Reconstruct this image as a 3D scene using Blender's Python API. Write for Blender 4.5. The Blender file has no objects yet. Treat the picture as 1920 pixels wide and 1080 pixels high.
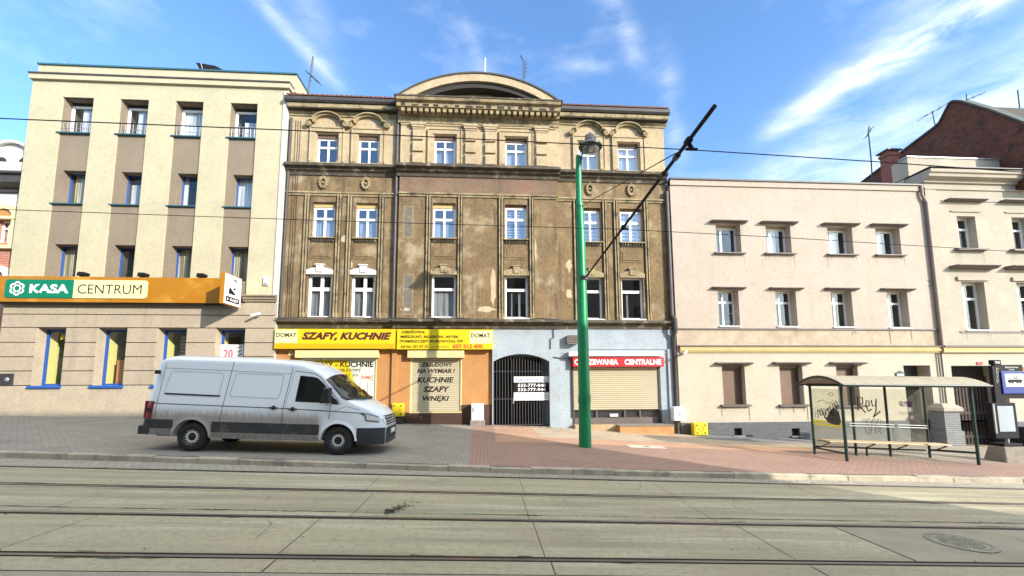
import bpy, bmesh, math, random
from mathutils import Vector, Matrix
random.seed(7)
S = bpy.context.scene
C = S.collection
R = math.radians

# ------------------------------------------------------------------ camera
F_PX, CY = 810.0, 628.1            # focal length and principal row in 1920 px units
CAM = Vector((0, 0, 2.12))
_t, _p, _r = R(6.16), R(3.68), R(-0.24)
FW = Vector((math.sin(_p)*math.cos(_t), math.cos(_p)*math.cos(_t), math.sin(_t)))
_rt = Vector((math.cos(_p), -math.sin(_p), 0)); _up = _rt.cross(FW)
RT = _rt*math.cos(_r) + _up*math.sin(_r); UP = -_rt*math.sin(_r) + _up*math.cos(_r)
cd = bpy.data.cameras.new('camera'); co = bpy.data.objects.new('camera', cd); C.objects.link(co)
co.matrix_world = Matrix(((RT.x, UP.x, -FW.x, CAM.x), (RT.y, UP.y, -FW.y, CAM.y), (RT.z, UP.z, -FW.z, CAM.z), (0, 0, 0, 1)))
cd.sensor_width = 36; cd.lens = F_PX/1920*36; cd.shift_y = (CY-540)/1920
cd.clip_start = .1; cd.clip_end = 5000
S.camera = co

# ------------------------------------------------------------------ light
SUN_EL, SUN_AZ = R(22), R(48)      # azimuth measured from -Y towards +X
sd = Vector((math.sin(SUN_AZ)*math.cos(SUN_EL), -math.cos(SUN_AZ)*math.cos(SUN_EL), math.sin(SUN_EL)))
sl = bpy.data.lights.new('sun', 'SUN'); sl.energy = 2.0; sl.angle = R(.53); sl.color = (1, .92, .80)
so = bpy.data.objects.new('sun', sl); C.objects.link(so); so.rotation_euler = sd.to_track_quat('Z', 'Y').to_euler()
S.view_settings.view_transform = 'Standard'; S.view_settings.look = 'None'; S.view_settings.gamma = 1
S.view_settings.exposure = 1.93

def ray(px, py): return FW*F_PX + RT*(px-960) - UP*(py-CY)

W = bpy.data.worlds.new('World'); S.world = W; W.use_nodes = True
def world_nodes():
    nt = W.node_tree; N = nt.nodes; L = nt.links; N.clear()
    out = N.new('ShaderNodeOutputWorld'); bg = N.new('ShaderNodeBackground'); bg.inputs[1].default_value = .15
    sky = N.new('ShaderNodeTexSky'); sky.sky_type = 'NISHITA'; sky.sun_disc = False
    sky.sun_elevation = SUN_EL; sky.sun_rotation = math.pi - SUN_AZ
    sky.air_density = 1.0; sky.dust_density = 1.0; sky.ozone_density = 1.8
    tc = N.new('ShaderNodeTexCoord')
    def math_(op, a, b=None, c=None):
        m = N.new('ShaderNodeMath'); m.operation = op
        for i, v in enumerate((a, b, c)):
            if v is None: continue
            if isinstance(v, (int, float)): m.inputs[i].default_value = v
            else: L.new(v, m.inputs[i])
        return m.outputs[0]
    def dot(vec):
        d = N.new('ShaderNodeVectorMath'); d.operation = 'DOT_PRODUCT'; L.new(tc.outputs['Generated'], d.inputs[0]); d.inputs[1].default_value = vec
        return d.outputs['Value']
    def noise(scale, detail, rough=.6, stretch=None, dist=.0):
        n = N.new('ShaderNodeTexNoise'); n.inputs['Scale'].default_value = scale; n.inputs['Detail'].default_value = detail
        n.inputs['Roughness'].default_value = rough; n.inputs['Distortion'].default_value = dist
        if stretch:
            m = N.new('ShaderNodeMapping'); m.inputs['Rotation'].default_value = stretch[0]; m.inputs['Scale'].default_value = stretch[1]
            L.new(tc.outputs['Generated'], m.inputs[0]); L.new(m.outputs[0], n.inputs[0])
        else: L.new(tc.outputs['Generated'], n.inputs[0])
        return n.outputs[0]
    wob = noise(3.0, 4); fine = noise(9, 7, .62, ((0, R(35), 0), (1, 1, 3.2)), .4)
    total = None
    # long cirrus streaks: each runs along the great circle through two sky directions
    for a, b, wid, amp, l0, l1 in (((1490, 215), (1900, -30), .019, .44, -.05, .62), ((1500, 225), (1700, 40), .04, .16, .0, .6),
                               ((470, -20), (590, 110), .013, .19, -.6, .17), ((560, -40), (600, 80), .03, .10, -.6, .15),
                               ((1120, -30), (1190, 90), .020, .17, -.5, .17), ((1620, 340), (1900, 230), .10, .30, -.4, .5),
                               ((1260, 190), (1275, 300), .02, .13, -.1, .14), ((880, 70), (890, 95), .013, .22, -.02, .05), ((1070, 122), (1105, 126), .012, .2, -.005, .06)):
        va, vb = ray(*a).normalized(), ray(*b).normalized(); n = va.cross(vb).normalized(); t = (vb-va).normalized()
        d = math_('ADD', dot(n), math_('MULTIPLY', math_('SUBTRACT', wob, .5), wid*1.6))
        g = math_('POWER', 2.718, math_('MULTIPLY', math_('POWER', math_('DIVIDE', d, wid), 2), -1))
        s = math_('SUBTRACT', dot(t), va.dot(t))
        lo = N.new('ShaderNodeMapRange'); lo.interpolation_type = 'SMOOTHSTEP'; L.new(s, lo.inputs[0]); lo.inputs[1].default_value = l0-.04; lo.inputs[2].default_value = l0+.08
        hi = N.new('ShaderNodeMapRange'); hi.interpolation_type = 'SMOOTHSTEP'; L.new(s, hi.inputs[0]); hi.inputs[1].default_value = l1-.06; hi.inputs[2].default_value = l1+.05; hi.inputs[3].default_value = 1; hi.inputs[4].default_value = 0
        m = math_('MULTIPLY', math_('MULTIPLY', math_('MULTIPLY', g, lo.outputs[0]), hi.outputs[0]), math_('MULTIPLY', math_('MAXIMUM', math_('MULTIPLY_ADD', fine, 3.0, -.85), 0), amp))
        total = m if total is None else math_('ADD', total, m)
    veil = math_('MULTIPLY', math_('MAXIMUM', math_('SUBTRACT', noise(2.2, 6, .6, ((0, R(30), 0), (1, 1, 2.5))), .48), 0), .8)
    # unseen cloud overhead and behind the viewer, added to brighten the shaded road
    back = N.new('ShaderNodeMapRange'); back.interpolation_type = 'SMOOTHSTEP'
    L.new(math_('SUBTRACT', dot((0, 0, 1)), math_('MULTIPLY', math_('MAXIMUM', dot((0, 1, 0)), 0), .3)), back.inputs[0]); back.inputs[1].default_value = .58; back.inputs[2].default_value = .82
    fill_puff = N.new('ShaderNodeMapRange'); fill_puff.interpolation_type = 'SMOOTHSTEP'; L.new(noise(2.6, 8, .62), fill_puff.inputs[0]); fill_puff.inputs[1].default_value = .32; fill_puff.inputs[2].default_value = .52
    cover = math_('MULTIPLY', back.outputs[0], fill_puff.outputs[0])
    total = math_('MINIMUM', math_('ADD', math_('ADD', total, veil), cover), .95)
    mix = N.new('ShaderNodeMix'); mix.data_type = 'RGBA'
    L.new(math_('MAXIMUM', total, 0), mix.inputs[0]); 
    tint = N.new('ShaderNodeMix'); tint.data_type = 'RGBA'; tint.blend_type = 'MULTIPLY'; tint.inputs[0].default_value = 1
    L.new(sky.outputs[0], tint.inputs[6]); tint.inputs[7].default_value = (.43, .57, .70, 1)
    L.new(tint.outputs[2], mix.inputs[6]); mix.inputs[7].default_value = (4.6, 4.5, 4.25, 1)
    L.new(mix.outputs[2], bg.inputs[0]); L.new(bg.outputs[0], out.inputs[0])
world_nodes()

# ------------------------------------------------------------------ helpers
G = .0396                                   # the street falls 4 % to the right
def gz(x): return -G*x
def F(px, py, Y):                           # survey: point of the plane y = Y seen at a photo pixel
    d = ray(px, py); t = Y/d.y; return d.x*t, CAM.z + d.z*t
def bx(x0, x1, y0, y1, Y):                  # survey of an upright rectangle: X0, X1, Z0, Z1
    xm, ym = (x0+x1)/2, (y0+y1)/2
    return F(x0, ym, Y)[0], F(x1, ym, Y)[0], F(xm, y1, Y)[1], F(xm, y0, Y)[1]
def GP(px, py, off=0.0):
    d = ray(px, py); t = -(CAM.z-off)/(d.z + G*d.x); return CAM.x+d.x*t, d.y*t

class MB:
    def __init__(s): s.v = []; s.f = []; s.uv = None
    def quad(s, *p):
        n = len(s.v); s.v += [tuple(q) for q in p]; s.f.append(tuple(range(n, n+len(p))))
    def box(s, x0, x1, y0, y1, z0, z1):
        n = len(s.v); s.v += [(x, y, z) for x in (x0, x1) for y in (y0, y1) for z in (z0, z1)]
        s.f += [tuple(n+i for i in q) for q in ((0, 1, 3, 2), (4, 6, 7, 5), (0, 4, 5, 1), (2, 3, 7, 6), (0, 2, 6, 4), (1, 5, 7, 3))]
    def prism(s, poly, y0, y1):             # polygon in XZ pushed along Y
        n = len(s.v); k = len(poly)
        s.v += [(x, y0, z) for x, z in poly] + [(x, y1, z) for x, z in poly]
        s.f += [tuple(range(n, n+k)), tuple(range(n+2*k-1, n+k-1, -1))]
        s.f += [(n+i, n+k+i, n+k+(i+1) % k, n+(i+1) % k) for i in range(k)]
    def ring(s, outer, inner, y0, y1):      # strip between two polylines of equal length in XZ, pushed along Y
        k = len(outer)
        for i in range(k-1):
            a, b, c, d = outer[i], outer[i+1], inner[i+1], inner[i]
            for q in (((a, y0), (b, y0), (c, y0), (d, y0)), ((d, y1), (c, y1), (b, y1), (a, y1)), ((a, y1), (b, y1), (b, y0), (a, y0)), ((d, y0), (c, y0), (c, y1), (d, y1))):
                s.quad(*[(p[0], y, p[1]) for p, y in q])
        for a, d in ((outer[0], inner[0]), (outer[-1], inner[-1])):
            s.quad((a[0], y0, a[1]), (d[0], y0, d[1]), (d[0], y1, d[1]), (a[0], y1, a[1]))
    def extr(s, prof, x0, x1):              # profile in YZ pushed along X
        n = len(s.v); k = len(prof)
        s.v += [(x0, y, z) for y, z in prof] + [(x1, y, z) for y, z in prof]
        s.f += [tuple(range(n+k-1, n-1, -1)), tuple(range(n+k, n+2*k))]
        s.f += [(n+i, n+(i+1) % k, n+k+(i+1) % k, n+k+i) for i in range(k)]
    def tube(s, pts, r, seg=10, cap=True):
        pts = [Vector(p) for p in pts]; rr = r if isinstance(r, (list, tuple)) else [r]*len(pts)
        n0 = len(s.v); ref = None
        for i, p in enumerate(pts):
            t = (pts[min(i+1, len(pts)-1)]-pts[max(i-1, 0)]).normalized()
            if ref is None: ref = t.cross(Vector((0, 0, 1))) if abs(t.z) < .95 else t.cross(Vector((1, 0, 0)))
            ref = (ref - t*ref.dot(t)).normalized(); b = t.cross(ref)
            s.v += [tuple(p + (ref*math.cos(a)+b*math.sin(a))*rr[i]) for a in [2*math.pi*j/seg for j in range(seg)]]
        for i in range(len(pts)-1):
            a = n0+i*seg
            s.f += [(a+j, a+(j+1) % seg, a+seg+(j+1) % seg, a+seg+j) for j in range(seg)]
        if cap:
            s.f.append(tuple(range(n0+seg-1, n0-1, -1))); e = n0+(len(pts)-1)*seg; s.f.append(tuple(range(e, e+seg)))
    def lathe(s, c, prof, seg=24, axis='z', caps=True):  # prof: (radius, height)
        n0 = len(s.v); c = Vector(c)
        for r, h in prof:
            for j in range(seg):
                a = 2*math.pi*j/seg; u, v = r*math.cos(a), r*math.sin(a)
                s.v.append(tuple(c + (Vector((u, v, h)) if axis == 'z' else Vector((u, h, v)))))
        for i in range(len(prof)-1):
            a = n0+i*seg
            s.f += [(a+j, a+(j+1) % seg, a+seg+(j+1) % seg, a+seg+j) for j in range(seg)]
        if caps: s.f.append(tuple(range(n0+seg-1, n0-1, -1))); e = n0+(len(prof)-1)*seg; s.f.append(tuple(range(e, e+seg)))
    def holes(s, x0, x1, z0, z1, Y, hs, back=None):  # wall face with openings (x0,x1,z0,z1,depth) and their reveals
        xs = sorted({x0, x1, *[h[0] for h in hs], *[h[1] for h in hs]}); zs = sorted({z0, z1, *[h[2] for h in hs], *[h[3] for h in hs]})
        xs = [x for x in xs if x0-1e-6 <= x <= x1+1e-6]; zs = [z for z in zs if z0-1e-6 <= z <= z1+1e-6]
        for i in range(len(xs)-1):
            for j in range(len(zs)-1):
                mx, mz = (xs[i]+xs[i+1])/2, (zs[j]+zs[j+1])/2
                if not any(h[0] < mx < h[1] and h[2] < mz < h[3] for h in hs):
                    s.quad((xs[i], Y, zs[j]), (xs[i+1], Y, zs[j]), (xs[i+1], Y, zs[j+1]), (xs[i], Y, zs[j+1]))
        for a, b, c, d, dp in hs:
            s.quad((a, Y, c), (a, Y+dp, c), (a, Y+dp, d), (a, Y, d)); s.quad((b, Y, c), (b, Y, d), (b, Y+dp, d), (b, Y+dp, c))
            s.quad((a, Y, d), (a, Y+dp, d), (b, Y+dp, d), (b, Y, d)); s.quad((a, Y, c), (b, Y, c), (b, Y+dp, c), (a, Y+dp, c))
    def build(s, name, mat, parent=None, local=False, smooth=False, fix=True, bevel=0):
        me = bpy.data.meshes.new(name); o = bpy.data.objects.new(name, me); C.objects.link(o)
        off = Vector((0, 0, 0))
        if parent is not None:
            o.parent = parent
            if not local:
                q = parent
                while q is not None: off += q.location; q = q.parent
        me.from_pydata([tuple(Vector(v)-off) for v in s.v], [], s.f)
        if fix:
            bm = bmesh.new(); bm.from_mesh(me); bmesh.ops.remove_doubles(bm, verts=bm.verts, dist=1e-5)
            bmesh.ops.recalc_face_normals(bm, faces=bm.faces); bm.to_mesh(me); bm.free()
        me.materials.append(mat)
        if smooth:
            me.polygons.foreach_set('use_smooth', [True]*len(me.polygons))
            try: me.set_sharp_from_angle(angle=R(38))
            except Exception: pass
        if bevel:
            b = o.modifiers.new('bevel', 'BEVEL'); b.width = bevel; b.segments = 2; b.limit_method = 'ANGLE'
        return o

def tag(o, label=None, cat=None, group=None, kind=None):
    if label: o['label'] = label
    if cat: o['category'] = cat
    if group: o['group'] = group
    if kind: o['kind'] = kind
    return o
def thing(name, label, cat, loc=(0, 0, 0), group=None, rot=(0, 0, 0)):
    o = bpy.data.objects.new(name, None); C.objects.link(o); o.location = loc; o.rotation_euler = rot; o.empty_display_size = .2
    return tag(o, label, cat, group)
def struct(o): o['kind'] = 'structure'; return o

def text_poly(s, bold=0, shear=0, space=1.0):   # letter outlines as a flat mesh scaled to the unit square
    cu = bpy.data.curves.new('lettering', 'FONT'); cu.body = s; cu.offset = bold; cu.shear = shear; cu.resolution_u = 3; cu.space_character = space
    o = bpy.data.objects.new('lettering', cu); C.objects.link(o); bpy.context.view_layer.update()
    me = bpy.data.meshes.new_from_object(o.evaluated_get(bpy.context.evaluated_depsgraph_get()))
    v = [tuple(p.co) for p in me.vertices]; f = [tuple(p.vertices) for p in me.polygons]
    bpy.data.objects.remove(o); bpy.data.meshes.remove(me); bpy.data.curves.remove(cu)
    a0, a1 = min(p[0] for p in v), max(p[0] for p in v); b0, b1 = min(p[1] for p in v), max(p[1] for p in v)
    return [((p[0]-a0)/(a1-a0), (p[1]-b0)/(b1-b0)) for p in v], f
def add_text(mb, s, x0, x1, z0, z1, Y, bold=0, shear=0, space=1.0, fn=None):
    v, f = text_poly(s, bold, shear, space); n = len(mb.v)
    for u, w in v:
        x, z = x0+(x1-x0)*u, z0+(z1-z0)*w
        mb.v.append(fn(x, z) if fn else (x, Y, z))
    mb.f += [tuple(n+i for i in q) for q in f]

# ------------------------------------------------------------------ materials
def mat(name, col, rough=.8, metal=0, var=.0, vscale=1.5, bump=0, bscale=60, stain=None, streak=None, spots=None, coat=0, spec=.5, obj=False, extra=None, grit=.0):
    """stucco-like surface: large blotches, fine grain, stains running down, peeled spots"""
    m = bpy.data.materials.new(name); m.use_nodes = True; nt = m.node_tree; N = nt.nodes; L = nt.links
    b = N['Principled BSDF']; b.inputs['Roughness'].default_value = rough; b.inputs['Metallic'].default_value = metal
    b.inputs['Coat Weight'].default_value = coat; b.inputs['Specular IOR Level'].default_value = spec
    tc = N.new('ShaderNodeTexCoord'); geo = N.new('ShaderNodeNewGeometry'); pos = tc.outputs['Object'] if obj else geo.outputs['Position']
    def noise(scale, detail=5, rough=.6, sc=None):
        n = N.new('ShaderNodeTexNoise'); n.inputs['Scale'].default_value = scale; n.inputs['Detail'].default_value = detail; n.inputs['Roughness'].default_value = rough
        if sc:
            mp = N.new('ShaderNodeMapping'); mp.inputs['Scale'].default_value = sc; L.new(pos, mp.inputs[0]); L.new(mp.outputs[0], n.inputs[0])
        else: L.new(pos, n.inputs[0])
        return n.outputs[0]
    def ramp(x, a, b_, lo=0, hi=1):
        r = N.new('ShaderNodeMapRange'); r.interpolation_type = 'SMOOTHSTEP'; L.new(x, r.inputs[0])
        for i, v in enumerate((a, b_, lo, hi)): r.inputs[i+1].default_value = v
        return r.outputs[0]
    def mix(f, a, b_, mode='MIX'):
        x = N.new('ShaderNodeMix'); x.data_type = 'RGBA'; x.blend_type = mode
        if isinstance(f, (int, float)): x.inputs[0].default_value = f
        else: L.new(f, x.inputs[0])
        for i, c in ((6, a), (7, b_)):
            if isinstance(c, tuple): x.inputs[i].default_value = (*c[:3], 1)
            else: L.new(c, x.inputs[i])
        return x.outputs[2]
    c = tuple(col); h = None
    if var:
        n1 = noise(vscale, 6); lo = tuple(k*(1-var) for k in col); hi = tuple(min(1, k*(1+var)) for k in col)
        c = mix(ramp(n1, .3, .7), lo, hi)
        n3 = noise(8.5, 8, .78); c = mix(ramp(n3, .49, .64, 0, grit*1.25), c, tuple(k*.38 for k in col)); c = mix(ramp(n3, .47, .34, 0, grit*.7), c, tuple(min(1, k*1.5) for k in col))
        n2 = noise(bscale*.35, 4, .7); c = mix(ramp(n2, .25, .75, 0, .5), c, tuple(k*(1-var*1.3) for k in col))
    if stain:   # (colour, amount, scale)
        c = mix(ramp(noise(stain[2], 7, .65), .62-stain[1]*.3, .78-stain[1]*.2, 0, stain[3] if len(stain) > 3 else .8), c, stain[0])
    if streak:
        c = mix(ramp(noise(streak[2], 5, .65, (2.2, 2.2, .16)), .52, .72, 0, streak[1]), c, streak[0])
    if spots:
        c = mix(ramp(noise(spots[2], 6, .6), spots[1], spots[1]+.03, 0, .9), c, spots[0])
    if extra: c = extra(N, L, pos, c, mix, noise, ramp, b)
    if isinstance(c, tuple): b.inputs['Base Color'].default_value = (*c, 1)
    else: L.new(c, b.inputs['Base Color'])
    if bump:
        bp = N.new('ShaderNodeBump'); bp.inputs['Strength'].default_value = bump; bp.inputs['Distance'].default_value = .012
        L.new(noise(bscale, 5, .65), bp.inputs['Height']); L.new(bp.outputs[0], b.inputs['Normal'])
    return m
def brickify(c1, c2, mortar, w, h, ms=.012, axes='xz', rough_var=.1, amount=1.0, tilt=0):
    def ex(N, L, pos, c, mix, noise, ramp, b):
        sp = N.new('ShaderNodeSeparateXYZ'); L.new(pos, sp.inputs[0]); cb = N.new('ShaderNodeCombineXYZ')
        L.new(sp.outputs[1 if axes == 'yz' else 0], cb.inputs[0]); L.new(sp.outputs[1 if axes == 'xy' else 2], cb.inputs[1])
        v = cb.outputs[0]
        if tilt:
            mp = N.new('ShaderNodeMapping'); mp.inputs['Rotation'].default_value = (0, 0, tilt); L.new(v, mp.inputs[0]); v = mp.outputs[0]
        t = N.new('ShaderNodeTexBrick'); L.new(v, t.inputs[0]); t.inputs['Scale'].default_value = 1
        t.inputs['Brick Width'].default_value = w; t.inputs['Row Height'].default_value = h; t.inputs['Mortar Size'].default_value = ms; t.inputs['Mortar Smooth'].default_value = .3
        t.inputs['Color1'].default_value = (*c1, 1); t.inputs['Color2'].default_value = (*c2, 1); t.inputs['Mortar'].default_value = (*mortar, 1)
        r = mix(amount, c, t.outputs[0])
        r = mix(ramp(noise(1.1, 6), .35, .7, 0, .35), r, tuple(k*.55 for k in c1))
        return r
    return ex
def glass(name, tint=(.9, .95, 1), refl=1.0, alpha=.0, dirty=0):
    m = bpy.data.materials.new(name); m.use_nodes = True; nt = m.node_tree; N = nt.nodes; L = nt.links; N.clear()
    o = N.new('ShaderNodeOutputMaterial'); t = N.new('ShaderNodeBsdfTransparent'); t.inputs[0].default_value = (*tint, 1)
    g = N.new('ShaderNodeBsdfGlossy'); g.inputs['Roughness'].default_value = .015; g.inputs[0].default_value = (1, 1, 1, 1)
    lw = N.new('ShaderNodeLayerWeight'); lw.inputs[0].default_value = .5
    pw = N.new('ShaderNodeMath'); pw.operation = 'POWER'; L.new(lw.outputs['Facing'], pw.inputs[0]); pw.inputs[1].default_value = 4
    k = N.new('ShaderNodeMath'); k.operation = 'MULTIPLY_ADD'; L.new(pw.outputs[0], k.inputs[0]); k.inputs[1].default_value = .85; k.inputs[2].default_value = .085*refl; k.use_clamp = True
    mx = N.new('ShaderNodeMixShader'); L.new(k.outputs[0], mx.inputs[0]); L.new(t.outputs[0], mx.inputs[1]); L.new(g.outputs[0], mx.inputs[2])
    nz = N.new('ShaderNodeTexNoise'); nz.inputs['Scale'].default_value = 1.3; bp = N.new('ShaderNodeBump'); bp.inputs['Strength'].default_value = .05; bp.inputs['Distance'].default_value = .02
    geo = N.new('ShaderNodeNewGeometry'); L.new(geo.outputs['Position'], nz.inputs[0]); L.new(nz.outputs[0], bp.inputs['Height']); L.new(bp.outputs[0], g.inputs['Normal'])
    last = mx.outputs[0]
    if dirty:
        df = N.new('ShaderNodeBsdfDiffuse'); df.inputs[0].default_value = (.62, .6, .5, 1); m2 = N.new('ShaderNodeMixShader')
        n2 = N.new('ShaderNodeTexNoise'); n2.inputs['Scale'].default_value = 5; n2.inputs['Detail'].default_value = 6; L.new(geo.outputs['Position'], n2.inputs[0])
        q = N.new('ShaderNodeMath'); q.operation = 'MULTIPLY'; L.new(n2.outputs[0], q.inputs[0]); q.inputs[1].default_value = dirty*2
        L.new(q.outputs[0], m2.inputs[0]); L.new(last, m2.inputs[1]); L.new(df.outputs[0], m2.inputs[2]); last = m2.outputs[0]
    L.new(last, o.inputs[0]); return m

M = {}
M['cream'] = mat('cream_render', grit=0.22, col=(0.439, 0.4, 0.271), rough=.9, var=.07, vscale=.7, bump=.5, bscale=45, streak=((.5, .4, .24), .3, 1.4))
M['creamedge'] = mat('pale_edge_render', (0.528, 0.504, 0.44), .9, var=.05, bump=.3)
M['panel'] = mat('grey_panel_render', grit=0.3, col=(0.227, 0.181, 0.131), rough=.92, var=.08, bump=.6, bscale=55, streak=((.18, .15, .12), .4, 1.6))
M['rust'] = mat('beige_ground_floor_render', grit=0.3, col=(0.375, 0.31, 0.229), rough=.92, var=.08, bump=.6, bscale=55, streak=((.27, .22, .18), .5, 1.2))
M['plinthL'] = mat('beige_plinth_render', grit=0.3, col=(0.406, 0.344, 0.254), rough=.92, var=.09, bump=.6, bscale=50, stain=((.3, .25, .19), .35, 1.2, .6))
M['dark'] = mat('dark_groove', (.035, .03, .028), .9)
M['bluemetal'] = mat('teal_roof_edge', (.03, .10, .13), .5)
M['white'] = mat('white_window_paint', (.80, .80, .79), .45, var=.03)
M['bluefr'] = mat('blue_window_paint', (.015, .085, .34), .45)
M['glass'] = glass('window_glass')
M['glasssky'] = glass('sky_reflecting_glass', (.55, .62, .70), 2.6)
M['pipe'] = mat('mauve_painted_pipe', (.26, .20, .17), .6, var=.1)
M['glassdark'] = glass('window_glass_tinted', (.55, .6, .65), 1.0)
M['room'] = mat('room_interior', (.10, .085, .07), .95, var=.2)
M['roomy'] = mat('yellow_room_wall', (0.76, 0.665, 0.209), .9, var=.05)
M['curtain'] = mat('net_curtain', (.66, .66, .64), .95, extra=lambda N, L, pos, c, mix, noise, ramp, b: mix(ramp(noise(9, 3, .5, (1, 1, .05)), .35, .65), (.40, .40, .40), (.78, .78, .76)))
M['drape'] = mat('olive_drape', (.3, .26, .14), .95, extra=lambda N, L, pos, c, mix, noise, ramp, b: mix(ramp(noise(11, 3, .5, (1, 1, .04)), .35, .65), (.16, .13, .08), (.46, .41, .26)))
M['greycurtain'] = mat('grey_net_curtain', (.2, .2, .19), .95, extra=lambda N, L, pos, c, mix, noise, ramp, b: mix(ramp(noise(9, 3, .5, (1, 1, .05)), .35, .65), (.10, .10, .095), (.27, .275, .26)))
M['blind'] = mat('striped_roller_blind', (.6, .62, .64), .9)
M['tan'] = mat('tan_stucco', grit=0.42, col=(0.434, 0.335, 0.209), rough=.93, var=.14, vscale=1.1, bump=.7, bscale=40, stain=((.25, .18, .10), .25, .9, .6), streak=((.26, .19, .10), .45, 1.0))
M['brown'] = mat('sooty_brown_stucco', grit=0.55, col=(0.201, 0.136, 0.0678), rough=.94, var=.26, vscale=1.2, bump=.8, bscale=38, stain=((.42, .345, .225), .42, .8, .7), streak=((.07, .055, .036), .9, 1.5))
M['mauve'] = mat('mauve_stucco', grit=0.5, col=(0.195, 0.129, 0.0849), rough=.94, var=.22, vscale=.8, bump=.7, bscale=38, stain=((.22, .105, .085), .5, .6, .7), streak=((.12, .09, .06), .6, 1.0))
M['mould'] = mat('weathered_moulding', grit=0.45, col=(0.332, 0.259, 0.145), rough=.93, var=.25, vscale=2.5, bump=.5, stain=((.08, .065, .045), .5, 1.8, .9))
M['darkmould'] = mat('soot_and_shade_moulding', (.085, .07, .05), .93, var=.3, vscale=3, bump=.5, stain=((.45, .36, .24), .25, 3.0, .8))  # soot tone that also stands in for the black shadow under cornices
M['plaster'] = mat('bare_pale_plaster', (0.465, 0.374, 0.238), .95, var=.15, vscale=4, bump=.9)
M['whitestone'] = mat('whitewashed_lintel', (0.612, 0.595, 0.561), .9, var=.1, bump=.4, stain=((.4, .35, .28), .3, 4, .6))
M['tile'] = mat('clay_roof_tile', (0.16, 0.06, 0.036), .85, var=.3, vscale=5, bump=.5)
M['tin'] = mat('dark_tin', (.06, .052, .048), .55, var=.2)
M['orange'] = mat('orange_shop_render', grit=0.22, col=(0.43, 0.207, 0.0726), rough=.9, var=.07, bump=.5, stain=((.5, .26, .1), .3, 1.2, .5))
M['bluegrey'] = mat('blue_grey_render', grit=0.28, col=(0.328, 0.377, 0.417), rough=.92, var=.1, bump=.6, stain=((.28, .28, .27), .4, .9, .6), streak=((.26, .27, .28), .4, 1.2))
M['brownplinth'] = mat('dark_brown_plinth', (0.06, 0.028, 0.0176), .85, var=.2, bump=.5, spots=((.4, .34, .28), .68, 3.5))
M['gate'] = mat('black_iron', (.075, .074, .075), .6, spec=.3)
M['shutter'] = mat('cream_shutter', (0.454, 0.396, 0.268), .6, var=.04)
M['shutterlt'] = mat('pale_yellow_shutter_box', (0.601, 0.511, 0.246), .55, var=.03)
M['brownshut'] = mat('brown_roller_shutter', (.16, .095, .06), .6, var=.1)
M['pink'] = mat('pink_render', grit=0.22, col=(0.411, 0.348, 0.29), rough=.93, var=.06, vscale=.9, bump=.5, bscale=50, stain=((.40, .31, .235), .3, .55, .5), streak=((.33, .26, .20), .30, 1.1))
M['pinkgf'] = mat('peach_render', grit=0.2, col=(0.437, 0.392, 0.311), rough=.93, var=.05, vscale=1.2, bump=.4, bscale=50)
M['pinkdirty'] = mat('stained_pink_band', grit=0.3, col=(0.422, 0.344, 0.256), rough=.93, var=.12, bump=.5, stain=((.33, .25, .17), .45, 1.3, .7))
M['mauvesill'] = mat('dusty_brown_metal_sill', (.13, .10, .09), .6, var=.15)
M['ochre'] = mat('ochre_string_course', (0.495, 0.375, 0.165), .85, var=.06)
M['bluetile'] = mat('blue_grey_tile', (0.085, 0.0935, 0.106), .4, extra=brickify((.085, .092, .10), (.115, .122, .132), (.05, .052, .056), .25, .09, .008))
M['greyr'] = mat('cream_grey_render', grit=0.2, col=(0.377, 0.331, 0.264), rough=.93, var=.05, vscale=.9, bump=.35, stain=((.55, .45, .33), .3, .7, .5))
M['brick'] = mat('dark_red_brick', (.1, .035, .025), .95, bump=1, bscale=14, extra=lambda N, L, pos, c, mix, noise, ramp, b: mix(ramp(noise(5, 5, .7), .60, .72, 0, .75), mix(ramp(noise(1.4, 5, .7), .48, .66, 0, .7), brickify((.14, .036, .018), (.055, .017, .011), (.17, .085, .055), .27, .085, .010, axes='yz')(N, L, pos, c, mix, noise, ramp, b), (.035, .014, .010)), (.24, .12, .08)))
M['redbrick'] = mat('red_brick', (0.336, 0.104, 0.056), .9, extra=brickify((.45, .15, .08), (.36, .10, .06), (.5, .4, .33), .25, .08, .010))
M['drip'] = mat('rain_streak_dirt', (.30, .25, .195), .95, var=.1)
M['dripdark'] = mat('soot_streak_dirt', (.085, .066, .042), .95, var=.2)
M['chim'] = mat('chimney_brick', (.3, .09, .06), .9, extra=brickify((.27, .085, .055), (.19, .055, .04), (.25, .15, .12), .25, .08, .008))
M['greybrick'] = mat('grey_brick', (0.26, 0.26, 0.26), .85, extra=brickify((.25, .25, .25), (.20, .20, .20), (.09, .09, .09), .26, .08, .012))
M['slate'] = mat('grey_slate', (.20, .22, .24), .6, var=.15)
M['ywhite'] = mat('white_stucco_ornament', (0.68, 0.663, 0.629), .9, var=.05)
M['yellow'] = mat('yellow_sign_sheet', (0.619, 0.462, 0.01), .4, var=.03, stain=((.48, .31, .006), .3, 1.6, .45))
M['yellowdk'] = mat('amber_sign_band', (0.6, 0.329, 0.006), .4, var=.05)
M['ycream'] = mat('pale_cream_sign_sheet', (0.697, 0.631, 0.322), .45)
M['maroon'] = mat('dark_maroon_letter', (.075, .008, .012), .5)
M['black'] = mat('black_paint', (.010, .010, .011), .65, spec=.2)
M['redlet'] = mat('red_letter', (.62, .02, .03), .5)
M['red'] = mat('red_sign_sheet', (0.48, 0.012, 0.02), .4, var=.04)
M['signwhite'] = mat('white_sign_sheet', (0.754, 0.754, 0.754), .45)
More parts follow.
